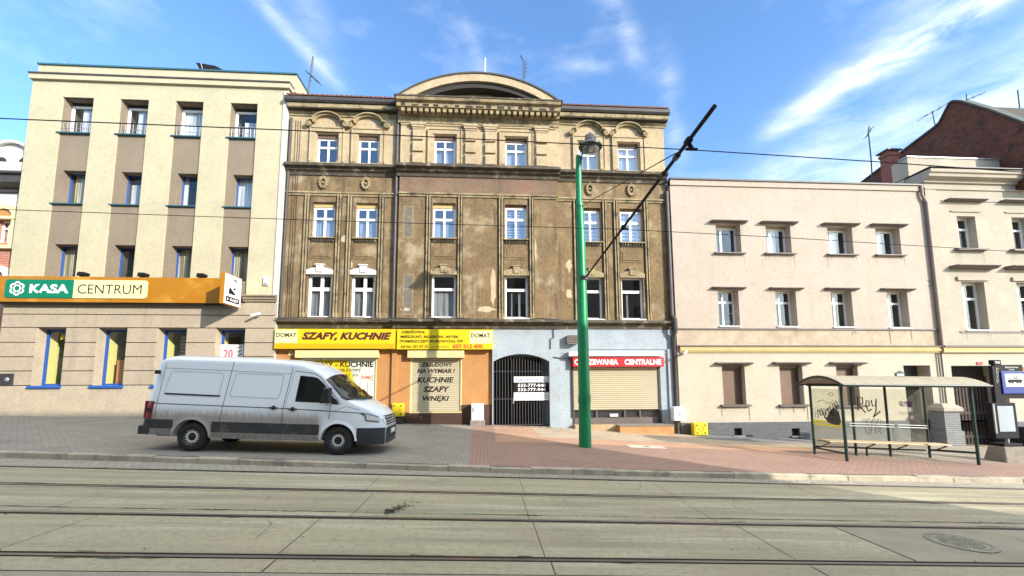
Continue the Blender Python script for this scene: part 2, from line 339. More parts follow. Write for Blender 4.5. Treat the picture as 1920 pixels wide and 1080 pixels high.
M['kasa'] = mat('orange_fascia_sheet', (0.356, 0.146, 0.0042), .45, var=.05, vscale=.8, stain=((.72, .40, .06), .35, .5, .6))
M['green'] = mat('green_sign_sheet', (.0, .16, .085), .4)
M['navy'] = mat('blue_sign_sheet', (.012, .03, .22), .4)
M['pole'] = mat('green_pole_paint', (0, 0.203, 0.0656), .38, var=.1, bump=.15, bscale=20, stain=((.0, .085, .03), .38, 2.2, .6))
M['dkgreen'] = mat('dark_green_steel', (.012, .035, .03), .4, var=.15)
M['steel'] = mat('galvanised_steel', (.35, .36, .37), .45, metal=.6, var=.1)
M['dksteel'] = mat('dark_steel', (.035, .035, .038), .5, var=.2)
M['globe'] = glass('lamp_globe_glass', (.85, .85, .8), 1.2, dirty=.12)
M['gasyellow'] = mat('yellow_gas_box_paint', (0.64, 0.496, 0.0105), .5, var=.06, stain=((.5, .36, .02), .3, 5, .6))
M['concrete'] = mat('weathered_concrete', grit=0.4, col=(.24, .21, .175), rough=.95, var=.2, vscale=4, bump=.8)
M['wood'] = mat('pale_bench_wood', (.55, .43, .27), .7, var=.12)
M['deskwood'] = mat('orange_desk_wood', (.55, .22, .06), .6, var=.1)
M['shelterglass'] = glass('shelter_glass', (.86, .87, .80), .45, dirty=.09)
M['roofpoly'] = mat('milky_shelter_roof', (0.336, 0.3, 0.228), .5, var=.1, stain=((.36, .32, .24), .35, 1.5, .6))
M['purple'] = mat('purple_marker', (.11, .03, .2), .5)
M['greyink'] = mat('grey_marker', (.3, .29, .27), .6)
M['step'] = mat('orange_clinker_step', (0.468, 0.204, 0.0765), .8, extra=brickify((.58, .27, .10), (.48, .20, .08), (.35, .2, .1), .25, .2, .008))
M['plain'] = mat('plaque_white', (.75, .74, .70), .6)

# ------------------------------------------------------------------ window builder (window > pane, curtain, sill)
def m_streaks(o, parent, x0, x1, z, Y, mt, th, ov):      # dirt washed down the wall below a sill
    if mt not in ('mauvesill', 'white', 'whitestone', 'mould'): return o
    rs = random.Random(int(abs(x0*977+z*331))); q = -.0025
    for u in (-.0, .12, .5, .88, 1.0):
        if rs.random() < (.3 if u in (0, 1.0) else .6): continue
        m = MB(); xc = x0-ov*.7+(x1-x0+ov*1.4)*u; w = rs.uniform(.012, .03); h = rs.uniform(.25, .8) if u in (0, 1.0) else rs.uniform(.12, .4)
        m.quad((xc-w, Y+q, z-th), (xc-w*.8, Y+q, z-th-h*.4), (xc-w*.3, Y+q, z-th-h*.9), (xc+w*.2, Y+q, z-th-h), (xc+w*.9, Y+q, z-th-h*.5), (xc+w, Y+q, z-th)); m.build('rain_streak', M['dripdark' if mt in ('mould', 'whitestone') else 'drip'], parent, fix=False)
    return o
def win(bld, x0, x1, z0, z1, Y, fr='white', fw=.07, mull=(.5,), trans=(.66,), mw=.055, curtain=None, pane='glass', room=None, left_only=False, sash=True):
    m = MB(); a, b, c, d = x0, x1, z0, z1
    m.box(a, a+fw, Y, Y+.07, c, d); m.box(b-fw, b, Y, Y+.07, c, d); m.box(a+fw, b-fw, Y, Y+.07, c, c+fw); m.box(a+fw, b-fw, Y, Y+.07, d-fw, d)
    zs = [c+fw] + [c+(d-c)*t for t in trans] + [d-fw]
    for t in trans:
        z = c+(d-c)*t; m.box(a+fw, b-fw, Y-.012, Y+.06, z-mw*.6, z+mw*.6)
    for i in range(len(zs)-1):
        za = zs[i]+(mw*.6 if i else 0); zb = zs[i+1]-(mw*.6 if i+1 < len(zs)-1 else 0)
        for t in mull:
            x = a+(b-a)*t; m.box(x-mw/2, x+mw/2, Y-.006, Y+.06, za, zb)
    w = m.build('window', M[fr], bld)
    p = MB(); p.quad((a+.01, Y+.03, c+.01), (b-.01, Y+.03, c+.01), (b-.01, Y+.03, d-.01), (a+.01, Y+.03, d-.01)); p.build('pane', M[pane], w, fix=False)
    if curtain:
        kind, arg = curtain if isinstance(curtain, tuple) else (curtain, None)
        q = MB(); mt = 'curtain'; yc = Y+.13
        if kind == 'net': q.box(a, b, yc, yc+.01, c, d)
        elif kind in ('part', 'grey'):            # covers a share of the width (u0, u1) and height (v0, v1)
            mt = 'curtain' if kind == 'part' else 'greycurtain'
            for u0, u1, v0, v1 in arg: q.box(a+(b-a)*u0, a+(b-a)*u1, yc, yc+.01, c+(d-c)*v0, c+(d-c)*v1)
        elif kind == 'drape':
            mt = 'drape'
            for u0, u1, v0, v1 in (arg or [(0, 1, 0, 1)]):
                n = max(3, int((u1-u0)*(b-a)/.05)); xs = [a+(b-a)*(u0+(u1-u0)*i/n) for i in range(n+1)]
                for i in range(n): q.quad((xs[i], yc+.03*(i % 2), c+(d-c)*v0), (xs[i+1], yc+.03*((i+1) % 2), c+(d-c)*v0), (xs[i+1], yc+.03*((i+1) % 2), c+(d-c)*v1), (xs[i], yc+.03*(i % 2), c+(d-c)*v1))
        elif kind == 'blind':
            mt = 'blind'; n = arg or 9
            for i in range(n):
                h = (d-c)/n; q.box(a, b, yc, yc+.01, c+h*i+h*.38, c+h*(i+1))
        q.build('curtain', M[mt], w)
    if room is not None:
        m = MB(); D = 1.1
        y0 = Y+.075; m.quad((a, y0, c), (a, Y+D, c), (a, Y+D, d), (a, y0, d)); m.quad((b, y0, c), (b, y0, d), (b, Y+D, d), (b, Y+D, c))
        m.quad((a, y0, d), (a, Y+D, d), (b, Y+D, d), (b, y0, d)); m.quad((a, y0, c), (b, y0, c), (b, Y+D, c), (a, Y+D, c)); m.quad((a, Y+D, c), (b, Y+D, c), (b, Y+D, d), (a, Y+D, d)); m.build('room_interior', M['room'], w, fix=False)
    return w
def sill(parent, x0, x1, z, Y, mt, out=.14, th=.045, ov=.06, name='sill'):
    m = MB(); m.extr([(Y+.02, z+.02), (Y-out, z-.012), (Y-out, z-th), (Y+.02, z-th)], x0-ov, x1+ov)
    o = m.build(name, M[mt], parent)
    return m_streaks(o, parent, x0, x1, z, Y, mt, th, ov)

YL, YW, YR, YP = 18.75, 18.97, 18.80, 18.75     # facade planes: office block, tenement wings, tenement centre, pink houses
# ------------------------------------------------------------------ office block on the left
def office():
    B = thing('office_building', 'cream four storey office block with grey window bands and an orange fascia', 'building', (-11.5, YL, gz(-11.5)))
    xl = F(33, 383, YL)[0]; xr = F(519, 560, YL)[0]
    ztop = F(300, 145, YL)[1]-.12; zcor = F(300, 158.5, YL)[1]; zbase = -2
    z = lambda px, py: F(px, py, YL)[1]
    zgf = z(60, 590)                                    # top of the rusticated ground floor
    cols = [(F(a, 350, YL)[0], F(b, 350, YL)[0]) for a, b in ((98.5, 158.5), (209.5, 264.5), (316, 369.5), (421, 473.5))]
    zp = z(300, 188)                                    # top of the grey bands
    r1 = (z(295, 252.5), zp); r2 = (z(290, 383.5), z(290, 322.5)); r3 = (z(290, 525), z(290, 459.5))
    holes = []
    for i, (a, b) in enumerate(cols):
        holes += [(a+.02, b, r1[0], r1[1], .42), (a+.28, b, r2[0], r2[1], .36), (a+.28, b, r3[0], r3[1], .36)]
    room = MB(); m = MB(); m.holes(xl, xr, zgf, zp+.3, YL+.07, holes); m.build('panel_wall', M['panel'], B)
    p = MB(); xs = [xl] + [v for c in cols for v in c] + [xr]
    for i in range(0, len(xs), 2): p.box(xs[i], xs[i+1], YL, YL+.12, zgf, zp)
    p.box(xl, xr, YL, YL+.12, zp, zcor)
    p.build('wall', M['cream'], B)
    p = MB(); p.box(xr-.02, xr+.004, YL-.02, YL+8, zbase, ztop-.1); p.box(xl, xl+.02, YL+.13, YL+8, zbase, ztop-.05); p.box(xl+.02, xr-.02, YL+7.9, YL+8, zbase, ztop-.06); p.build('side_wall', M['creamedge'], B)
    p = MB(); p.box(xr-.16, xr+.01, YL-.045, YL+.115, z(515, 553), zp+.6); p.build('corner_strip', M['creamedge'], B)
    p = MB(); p.box(xl-.06, xr+.10, YL-.12, YL+.3, zcor, ztop); p.build('cornice', M['cream'], B)
    p = MB(); p.box(xl-.09, xr+.12, YL-.16, YL+.32, ztop, ztop+.06); p.build('cornice_flashing', M['tin'], B)
    xa = F(75.5, 118, YL+.55)[0]; zt2 = F(300, 126.5, YL+.55)[1]-.14
    p = MB(); p.box(xa, xr+.10, YL+.5, YL+8, ztop, zt2); p.build('parapet', M['cream'], B)
    p = MB(); p.box(xa-.03, xr+.14, YL+.44, YL+8.05, zt2, zt2+.07); p.build('parapet_flashing', M['bluemetal'], B)
    # upper windows
    for i, (a, b) in enumerate(cols):
        w = win(B, a+.02, b, r1[0], r1[1]-.14, YL+.44, 'white', .09, (), (), curtain=('part', [(0.3, 1, 0, .95)]) if i < 2 else 'net' if i == 2 else ('part', [(.3, 1, 0, .7)]), room=room)
        q = MB(); q.box(a+.02, b, YL+.43, YL+.6, r1[1]-.14, r1[1]); q.build('lintel', M['dark'], w)
        sill(w, a-.02, b-.05, r1[0], YL+.07, 'bluemetal', .12, .06)
        q = MB(); zz = r1[0]
        for k in range(7): x = a+.1+(b-a-.2)*k/6; q.tube([(x, YL+.06, zz+.03), (x, YL+.06, zz+.5)], .012, 6)
        for h in (.2, .5): q.tube([(a+.02, YL+.06, zz+h), (b-.02, YL+.06, zz+h)], .014, 6)
        q.build('railing', M['steel'], w)
        w = win(B, a+.28, b, r2[0], r2[1], YL+.43, 'bluefr', .035, (), (), .05, curtain=('drape', [(.12, .7, 0, 1)]) if i == 0 else ('part', [(.1, .75, 0, .75)]) if i == 1 else ('part', [(0, .2, 0, 1)]) if i == 2 else 'net', room=room)
        sill(w, a+.02, b-.05, r2[0], YL+.07, 'bluemetal', .1, .06)
        w = win(B, a+.28, b, r3[0], r3[1], YL+.43, 'bluefr', .045, (), (), .05, curtain=('drape', [(.0, .45, 0, 1)]) if i == 0 else ('part', [(.5, .8, 0, 1)]) if i == 1 else 'drape', room=room)
        if i < 2:
            q = MB()
            for k in range(46):
                x = a+.55+random.gauss(.15, .14); y = YL+.62+random.uniform(-.08, .1); h = r3[0]+.12+abs(random.gauss(0, .2)); s = .05
                u = Vector((random.uniform(-1, 1), random.uniform(-1, 1), random.uniform(-1, 1))).normalized()*s; v = u.cross(Vector((random.uniform(-1, 1), random.uniform(-1, 1), 1))).normalized()*s*.6
                c = Vector((x, y, h)); q.quad(c-u, c+v, c+u, c-v)
            T = thing('houseplant', ('bushy green houseplant behind the lowest upstairs window nearest the left picture edge', 'low green houseplant behind the window above the word CENTRUM')[i], 'plant', (a+.7, YL+.62, r3[0]), 'houseplants in the office windows')
            q.build('leaves', mat('houseplant_leaf', (.05, .13, .03), .6), T, fix=False)
            q = MB(); q.lathe((a+.7, YL+.62, r3[0]+.01), [(.06, 0), (.09, .14), (.07, .14)], 14); q.build('pot', M['brownshut'], T)
    # ground floor: rusticated courses between tall shop windows
    gx = [(F(a, 680, YL)[0], F(b, 680, YL)[0]) for a, b in ((63, 119), (178, 234.5), (291, 347), (401, 457))]
    zt, zb = z(60, 615.5), z(60, 724.5)
    hs = [(a, b, zb, zt, .36) for a, b in gx]
    m = MB(); m.holes(xl, xr, zb, zgf, YL+.03, hs); m.build('ground_floor_wall', M['rust'], B)
    m = MB(); g = .035; ys = [590, 614.8, 642.8, 669.8, 696.4, 723.6]; xs = [xl-.02] + [v for c in gx for v in c] + [xr+.02]
    lv = [z(60, y) for y in ys]
    m.box(xl-.02, xr+.02, YL-.03, YL+.03, lv[1]+g, lv[0]); m.box(xl-.02, xr+.02, YL-.03, YL+.03, lv[0]+g, z(60, 566))
    for k in range(1, 5):
        for i in range(0, len(xs), 2): m.box(xs[i]+(.0 if i else 0), xs[i+1], YL-.03, YL+.03, lv[k+1]+g, lv[k])
    m.build('rustication', M['rust'], B)
    m = MB(); m.box(xl-.02, xr+.02, YL-.05, YL+.03, zbase, lv[5]); m.build('plinth', M['plinthL'], B)
    m = MB()
    for k in range(0, 6):
        if k < 2: m.box(xl-.01, xr+.01, YL-.005, YL+.03, lv[k], lv[k]+g)
        else:
            for i in range(0, len(xs), 2): m.box(xs[i]+.01, xs[i+1]-.01, YL-.005, YL+.03, lv[k], lv[k]+g)
    m.build('groove', M['dark'], B)  # near-black fill puts the shadow of the grooves into the colour
    for i, (a, b) in enumerate(gx):
        w = win(B, a, b, zb, zt, YL+.40, 'bluefr', .10, (), (), pane='glass')
        m = MB(); m.box(a-.003, a+.02, YL-.02, YL+.39, zb, zt); m.build('reveal', M['plinthL'], w)
        sill(w, a, b, zb+.01, YL-.03, 'bluefr', .10, .09, .06)
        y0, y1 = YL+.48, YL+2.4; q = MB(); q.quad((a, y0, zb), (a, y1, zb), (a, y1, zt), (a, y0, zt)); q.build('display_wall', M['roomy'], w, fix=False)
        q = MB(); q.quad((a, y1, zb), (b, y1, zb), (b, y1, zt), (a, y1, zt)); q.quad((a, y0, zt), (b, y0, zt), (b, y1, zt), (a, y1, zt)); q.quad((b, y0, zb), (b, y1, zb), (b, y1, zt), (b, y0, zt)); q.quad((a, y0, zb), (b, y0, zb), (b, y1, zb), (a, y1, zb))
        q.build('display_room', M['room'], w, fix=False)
        if i == 2:
            q = MB()
            for k in range(9): q.box(a+.5, b, YL+.62, YL+.64, zt-.35-.15*k, zt-.24-.15*k)
            q.build('venetian_blind', M['drape'], w)
        if i == 0:
            T = thing('window_sign', 'small yellow hanging sign behind the top of the first blue shop window', 'sign', ((a+b)/2, YL+.56, zt-.4)); q = MB(); q.box(a+.42, b-.22, YL+.55, YL+.58, zt-.42, zt-.2); q.box(a+.42, a+.5, YL+.55, YL+.58, zt-.2, zt-.16); q.box(b-.3, b-.22, YL+.55, YL+.58, zt-.2, zt-.16); q.build('sheet', M['yellow'], T)
    # string course to the right of the fascia
    m = MB(); x0 = F(457, 560, YL)[0]; zc = z(485, 566)
    m.extr([(YL, zc), (YL-.08, zc), (YL-.08, zc+.07), (YL-.13, zc+.1), (YL-.13, zc+.17), (YL-.2, zc+.22), (YL-.2, zc+.27), (YL, zc+.29)], x0, xr+.02); m.build('string_course', M['panel'], B)
    # office desk seen in the second shop window
    a, b = gx[1]; T = thing('desk', 'orange wooden counter with grey office printer behind the second blue shop window', 'desk', (b-.45, YL+.75, zb))
    m = MB(); m.box(b-.78, b-.12, YL+.6, YL+1.2, zb+.02, zb+1.05); m.box(b-.80, b-.1, YL+.58, YL+1.22, zb+1.05, zb+1.09); m.build('counter', M['deskwood'], T)
    m = MB(); m.box(b-.72, b-.35, YL+.65, YL+1.0, zb+1.09, zb+1.22); m.box(b-.70, b-.2, YL+.8, YL+1.1, zb+1.22, zb+1.32); m.build('printer', M['dksteel'], T, bevel=.01)
    # roof furniture
    T = thing('roof_hatch', 'dark open roof hatch tilted up above the cream office parapet', 'roof hatch', (-11.5, YL+2, zt2))
    x0, zz = F(366, 131, YL+1.5); x1 = F(425, 133, YL+1.5)[0]; h = F(370, 117, YL+1.5)[1]; zr_ = F(395, 134, YL+1.5)[1]
    m = MB(); m.prism([(x0, h), (x0+.35, zr_-.2), (x1+.3, zr_-.2), (x1, zr_+.03), (x0+.9, h-.13)], YL+1.5, YL+2.6); m.build('hatch_lid', M['black'], T)
    m = MB(); m.tube([(x0+.25, YL+1.47, h-.05), (x0+.48, YL+1.47, zr_-.3)], .02, 6); m.build('stay', M['steel'], T)
    return B, gx, zb, zt, xr
OFF, GX, ZB, ZT, XRO = office()
LABN = ('cream', )

def fascia():
    Yf = YL-.34
    x0 = F(-40, 545, Yf)[0]; x1 = F(427, 545, Yf)[0]; zt = F(220, 519.5, Yf)[1]; zb = F(220, 567, Yf)[1]
    T = thing('fascia_sign', 'long orange fascia sign reading KASA CENTRUM above the shop windows', 'sign', ((x0+x1)/2, YL, zb))
    m = MB(); m.box(x0, x1, Yf, YL-.04, zb, zt); m.build('fascia_box', M['kasa'], T)
    m = MB(); m.box(x0, x1+.02, Yf+.08, YL-.04, zb-.06, zb-.002); m.build('bottom_shadow', M['dark'], T)  # dark strip standing in for the shadow line under the fascia
    def rr(a, b, c, d, r, left, right):
        pts = []
        for cx, cz, a0, on in ((b-r, d-r, 0, right), (a+r, d-r, 90, left), (a+r, c+r, 180, left), (b-r, c+r, 270, right)):
            if on: pts += [(cx+r*math.cos(R(a0+t)), cz+r*math.sin(R(a0+t))) for t in range(0, 91, 15)]
            else: pts.append((b if a0 in (0, 270) else a, d if a0 in (0, 90) else c))
        return pts
    X = lambda px: F(px, 541, Yf)[0]
    a, s, b = X(10.5), X(139), X(277); zc0, zc1 = F(140, 559, Yf)[1], F(140, 525, Yf)[1]
    m = MB(); m.prism(rr(a, s, zc0, zc1, .12, True, False), Yf-.03, Yf); m.build('green_panel', M['green'], T)
    m = MB(); m.prism(rr(s, b, zc0, zc1, .12, False, True), Yf-.03, Yf); m.build('cream_panel', M['ycream'], T)
    h = zc1-zc0; m = MB(); add_text(m, 'KASA', X(57), X(130.5), zc0+h*.25, zc0+h*.75, Yf-.035, .04); 
    cx, cz, r = X(33.5), (zc0+zc1)/2, h*.40                    # knotted six-lobed emblem: interlaced white ribbon
    for k in range(6):
        t = R(60*k+30); pts = [(cx+r*rad*math.cos(t+da), cz+r*rad*math.sin(t+da)) for rad, da in ((.62, -.62), (.92, -.36), (1.0, 0), (.92, .36), (.62, .62))]
        inn = [(cx+r*rad*math.cos(t+da), cz+r*rad*math.sin(t+da)) for rad, da in ((.44, -.62), (.70, -.30), (.78, 0), (.70, .30), (.44, .62))]
        m.ring(pts, inn, Yf-.036, Yf-.031)
    m.ring([(cx+r*.50*math.cos(R(t)), cz+r*.50*math.sin(R(t))) for t in range(0, 361, 20)], [(cx+r*.34*math.cos(R(t)), cz+r*.34*math.sin(R(t))) for t in range(0, 361, 20)], Yf-.038, Yf-.031)
    m.build('white_lettering', M['signwhite'], T, fix=False)
    m = MB(); add_text(m, 'CENTRUM', X(147), X(267), zc0+h*.24, zc0+h*.76, Yf-.035, -.005); m.build('dark_lettering', M['black'], T, fix=False)
    for i, px in enumerate((155, 268, 378)):
        fx, fz = F(px, 519, YL-.25); w = ('left of the three black floodlights on the orange fascia, above the word CENTRUM', 'middle of the three black floodlights on the orange fascia', 'right of the three black floodlights on the fascia, nearest the projecting sign')[i]
        L_ = thing('floodlight', w, 'floodlight', (fx, YL-.25, zt), 'floodlights on the orange fascia')
        m = MB(); m.prism([(fx-.17, zt+.05), (fx+.15, zt+.06), (fx+.19, zt+.15), (fx+.12, zt+.2), (fx-.13, zt+.21)], YL-.36, YL-.12); m.build('housing', M['black'], L_, bevel=.015)
        m = MB(); m.box(fx-.03, fx+.03, YL-.26, YL-.22, zt-.01, zt+.06); m.build('bracket', M['dksteel'], L_)
fascia()
def proj_sign():
    Xs = F(456, 523, YL-.1)[0]; y0, y1 = YL-1.38, YL-.18; zt = F(456, 523, YL-.2)[1]; zb = F(456, 578, YL-.2)[1]
    T = thing('projecting_sign', 'white double-sided sign with a dark portrait projecting from the office wall', 'sign', (Xs, YL, zb))
    m = MB(); m.box(Xs-.16, Xs, y0, y1, zb, zt); m.build('orange_case', M['kasa'], T, bevel=.01)
    m = MB(); m.quad((Xs+.004, y0+.02, zb+.03), (Xs+.004, y1-.02, zb+.03), (Xs+.004, y1-.02, zt-.03), (Xs+.004, y0+.02, zt-.03)); m.build('white_face', M['signwhite'], T, fix=False)
    H_ = zt-zb; yy = lambda u: y0+(y1-y0)*u; zz = lambda v: zb+H_*v
    def poly(pts): m.quad(*[(Xs+.008, yy(u), zz(v)) for u, v in pts])
    m = MB(); poly([(.30, .58), (.38, .55), (.45, .50), (.62, .42), (.66, .36), (.25, .36), (.26, .48)])     # shoulders
    poly([(.5, .84), (.58, .88), (.66, .86), (.70, .80), (.66, .79), (.58, .81)]); poly([(.62, .72), (.70, .74), (.68, .68)]); poly([(.52, .60), (.66, .58), (.62, .52), (.5, .52)])
    m.quad(*[(Xs+.006, yy(u), zz(v)) for u, v in ((.12, .10), (.9, .10), (.9, .27), (.12, .27))]); m.build('portrait', M['black'], T, fix=False)
    m = MB(); add_text(m, 'KASY', yy(.36), yy(.84), zz(.14), zz(.23), 0, .03, fn=lambda u, w: (Xs+.010, u, w)); m.build('lettering', M['signwhite'], T, fix=False); m = MB()
    c = Vector((0, yy(.22), zz(.185))); rr = .05
    m.quad(*[(Xs+.010, c.y+rr*math.cos(R(t)), c.z+rr*math.sin(R(t))) for t in range(30, 390, 60)]); m.build('emblem', M['signwhite'], T, fix=False)
    m = MB()
    for z in (zb+.2, zt-.2): m.tube([(Xs-.08, y1, z), (Xs-.08, YL, z)], .025, 8)
    m.build('bracket', M['dksteel'], T)
proj_sign()
def small_left():
    x, z_ = F(500, 527, YL); T = thing('junction_box', 'small white alarm box on the cream wall by the office corner', 'box', (x, YL, z_))
    m = MB(); m.box(x-.1, x+.1, YL-.09, YL, z_-.2, z_+.18); m.build('casing', M['signwhite'], T, bevel=.02); m = MB(); m.box(x-.07, x+.07, YL-.095, YL-.09, z_-.17, z_-.12); m.build('cover_strip', M['dksteel'], T)
    def cam_(px, py, Y, lab):
        x, z_ = F(px, py, Y-.2); T = thing('security_camera', lab, 'camera', (x, Y, z_))
        m = MB(); m.tube([(x, Y, z_-.02), (x, Y-.12, z_-.02), (x-.02, Y-.2, z_+.04)], .018, 8); m.build('arm', M['steel'], T)
        m = MB(); m.tube([(x+.1, Y-.13, z_+.10), (x-.16, Y-.36, z_-.02)], .05, 10); m.build('camera_body', M['signwhite'], T, smooth=True)
    cam_(481, 592, YL-.03, 'white security camera on the grey wall below the projecting sign'); cam_(1285, 663, YP, 'white security camera on the peach wall beside the black downpipe')
    x0, x1, z0, z1 = bx(-4, 25.5, 700.5, 723, YL-.04); T = thing('vent_grille', 'square black vent with round centre on the office wall at the left edge', 'vent', ((x0+x1)/2, YL, z0))
    m = MB(); m.box(x0, x1, YL-.09, YL-.03, z0, z1); m.build('plate', M['dksteel'], T, bevel=.01); c = ((x0+x1)/2+.08, YL-.09, (z0+z1)/2)
    m = MB(); m.lathe(c, [(.001, -.03), (.06, -.03), (.09, 0)], 16, 'y'); m.build('round_outlet', M['steel'], T)
    a, b = GX[3]; x0, x1, z0, z1 = bx(412, 456, 646, 672, YL+.36); T = thing('poster', 'white poster with a pink number 20 in the fourth shop window', 'poster', ((x0+x1)/2, YL+.36, z0-.4))
    m = MB(); m.box(x0, x1, YL+.372, YL+.378, z0-.5, z1); m.build('sheet', M['signwhite'], T)
    m = MB(); add_text(m, '20', x0+.14, x1-.42, z0+.0, z1-.2, YL+.369, .04); m.build('lettering', mat('pink_print', (.75, .12, .17), .5), T, fix=False)
    m = MB(); [m.quad((x1-.28, YL+.369, z1-.12-.16*k), (x1-.08, YL+.369, z1-.04-.16*k), (x1-.04, YL+.369, z1-.10-.16*k), (x1-.24, YL+.369, z1-.2-.16*k)) for k in range(4)]; m.build('printed_stripe', M['greyink'], T, fix=False)
    x, z_ = F(130, 110, YL+4)
    T = thing('aerial_rod', 'thin slanted aerial above the left part of the office roof', 'antenna', (x, YL+4, z_-.5))
    x1, z1 = F(142, 102, YL+4); x0, z0 = F(121, 116, YL+4); m = MB(); m.tube([(x0-.1, YL+4, z0-.8), (x0, YL+4, z0), (x1, YL+4, z1)], .012, 6); m.build('rod', M['steel'], T)
small_left()

# ------------------------------------------------------------------ ornate house at the far left edge
def ornate():
    Y = YL+1.0; xr = F(33, 383, YL)[0]-.03; xl = xr-7; z = lambda py: F(20, py, Y)[1]
    B = thing('ornate_townhouse', 'red brick townhouse with white ornaments and a grey roof at the left edge', 'building', (xl+3, Y, 0))
    wx0, wx1 = F(-6, 430, Y)[0], F(21, 430, Y)[0]
    hs = [(wx0, wx1, z(455), z(412), .25), (wx0-3.2, wx1-3.2, z(455), z(412), .25), (wx0, wx1, z(620), z(540), .25), (wx0-3.2, wx1-3.2, z(620), z(540), .25)]
    m = MB(); m.holes(xl, xr, -2, z(362), Y, hs); m.box(xl, xr, Y+.3, Y+8, -2, z(362)); m.build('wall', M['redbrick'], B)
    rm = MB()
    for k, (a, b, c, d, dp) in enumerate(hs):
        w = win(B, a, b, c, d, Y+.2, curtain='net', room=None)
        if k < 2:
            cx, r = (a+b)/2, (b-a)/2+.28; n = 16
            o = [(cx+r*math.cos(math.pi*i/n), d+.12+r*math.sin(math.pi*i/n)) for i in range(n+1)]; q = [(cx+(r-.22)*math.cos(math.pi*i/n), d+.12+(r-.22)*math.sin(math.pi*i/n)) for i in range(n+1)]
            m = MB(); m.ring(o, q, Y-.12, Y); m.box(a-.28, a-.05, Y-.1, Y, c-.2, d+.0); m.box(b+.05, b+.28, Y-.1, Y, c-.2, d+.0); m.box(a-.32, b+.32, Y-.14, Y, d+.0, d+.12); m.box(a-.4, b+.4, Y-.18, Y, c-.3, c-.15); m.build('window_surround', M['ycream'], w)
            m = MB(); m.prism(q, Y-.03, Y-.005); m.build('tympanum', M['orange'], w)
            m = MB(); c0 = c-1.55; o = [(cx+r*math.cos(math.pi*i/n), c0+r*.9*math.sin(math.pi*i/n)) for i in range(n+1)]; q = [(cx+(r-.25)*math.cos(math.pi*i/n), c0+(r-.25)*.9*math.sin(math.pi*i/n)) for i in range(n+1)]; m.ring(o, q, Y-.14, Y); m.build('arch_moulding', M['ywhite'], B)
    m = MB(); m.box(xl, xr, Y-.02, Y+.3, z(388), z(362)); m.build('frieze', M['ywhite'], B)
    m = MB(); zc = z(362); m.extr([(Y, zc), (Y-.15, zc), (Y-.15, zc+.15), (Y-.5, zc+.3), (Y-.5, zc+.62), (Y-.62, zc+.66), (Y-.62, zc+.76), (Y+.3, zc+.8)], xl, xr+.02); m.build('cornice', M['tin'], B)
    zr = zc+.8; m = MB(); zz = z(293); m.extr([(Y+.2, zr), (Y+1.2, zz), (Y+7, zz), (Y+7, zr)], xl, xr); m.build('roof', M['slate'], B)
    m = MB(); cx = F(17, 330, Y-.3)[0]; n = 18; r = 1.0
    m.box(cx-1.5, xr, Y-.3, Y+.2, zr-.03, zr+.5)
    o = [(cx+r*math.cos(math.pi*i/n), zr+.35+r*math.sin(math.pi*i/n)) for i in range(n+1)]; m.prism(o, Y-.25, Y+.4)
    o2 = [(cx+(r+.12)*math.cos(math.pi*i/n), zr+.35+(r+.12)*math.sin(math.pi*i/n)) for i in range(n+1)]; m.ring(o2, o, Y-.42, Y+.4)
    m.build('gable_ornament', M['ywhite'], B)
    m = MB()
    for dx in (-.45, .5): m.lathe((cx+dx, Y-.255, zr+.5), [(.001, -.012), (.22, -.012), (.24, 0)], 20, 'y')
    m.build('oval_opening', M['dark'], B)
    m = MB(); dx_, dz = F(8, 290, Y+3.5); m.lathe((dx_-.3, Y+3.5, zz-.05), [(1.25, 0), (1.2, .25), (.95, .6), (.5, .85), (.05, .95)], 24); m.build('dome', M['ywhite'], B, smooth=True)
ornate()

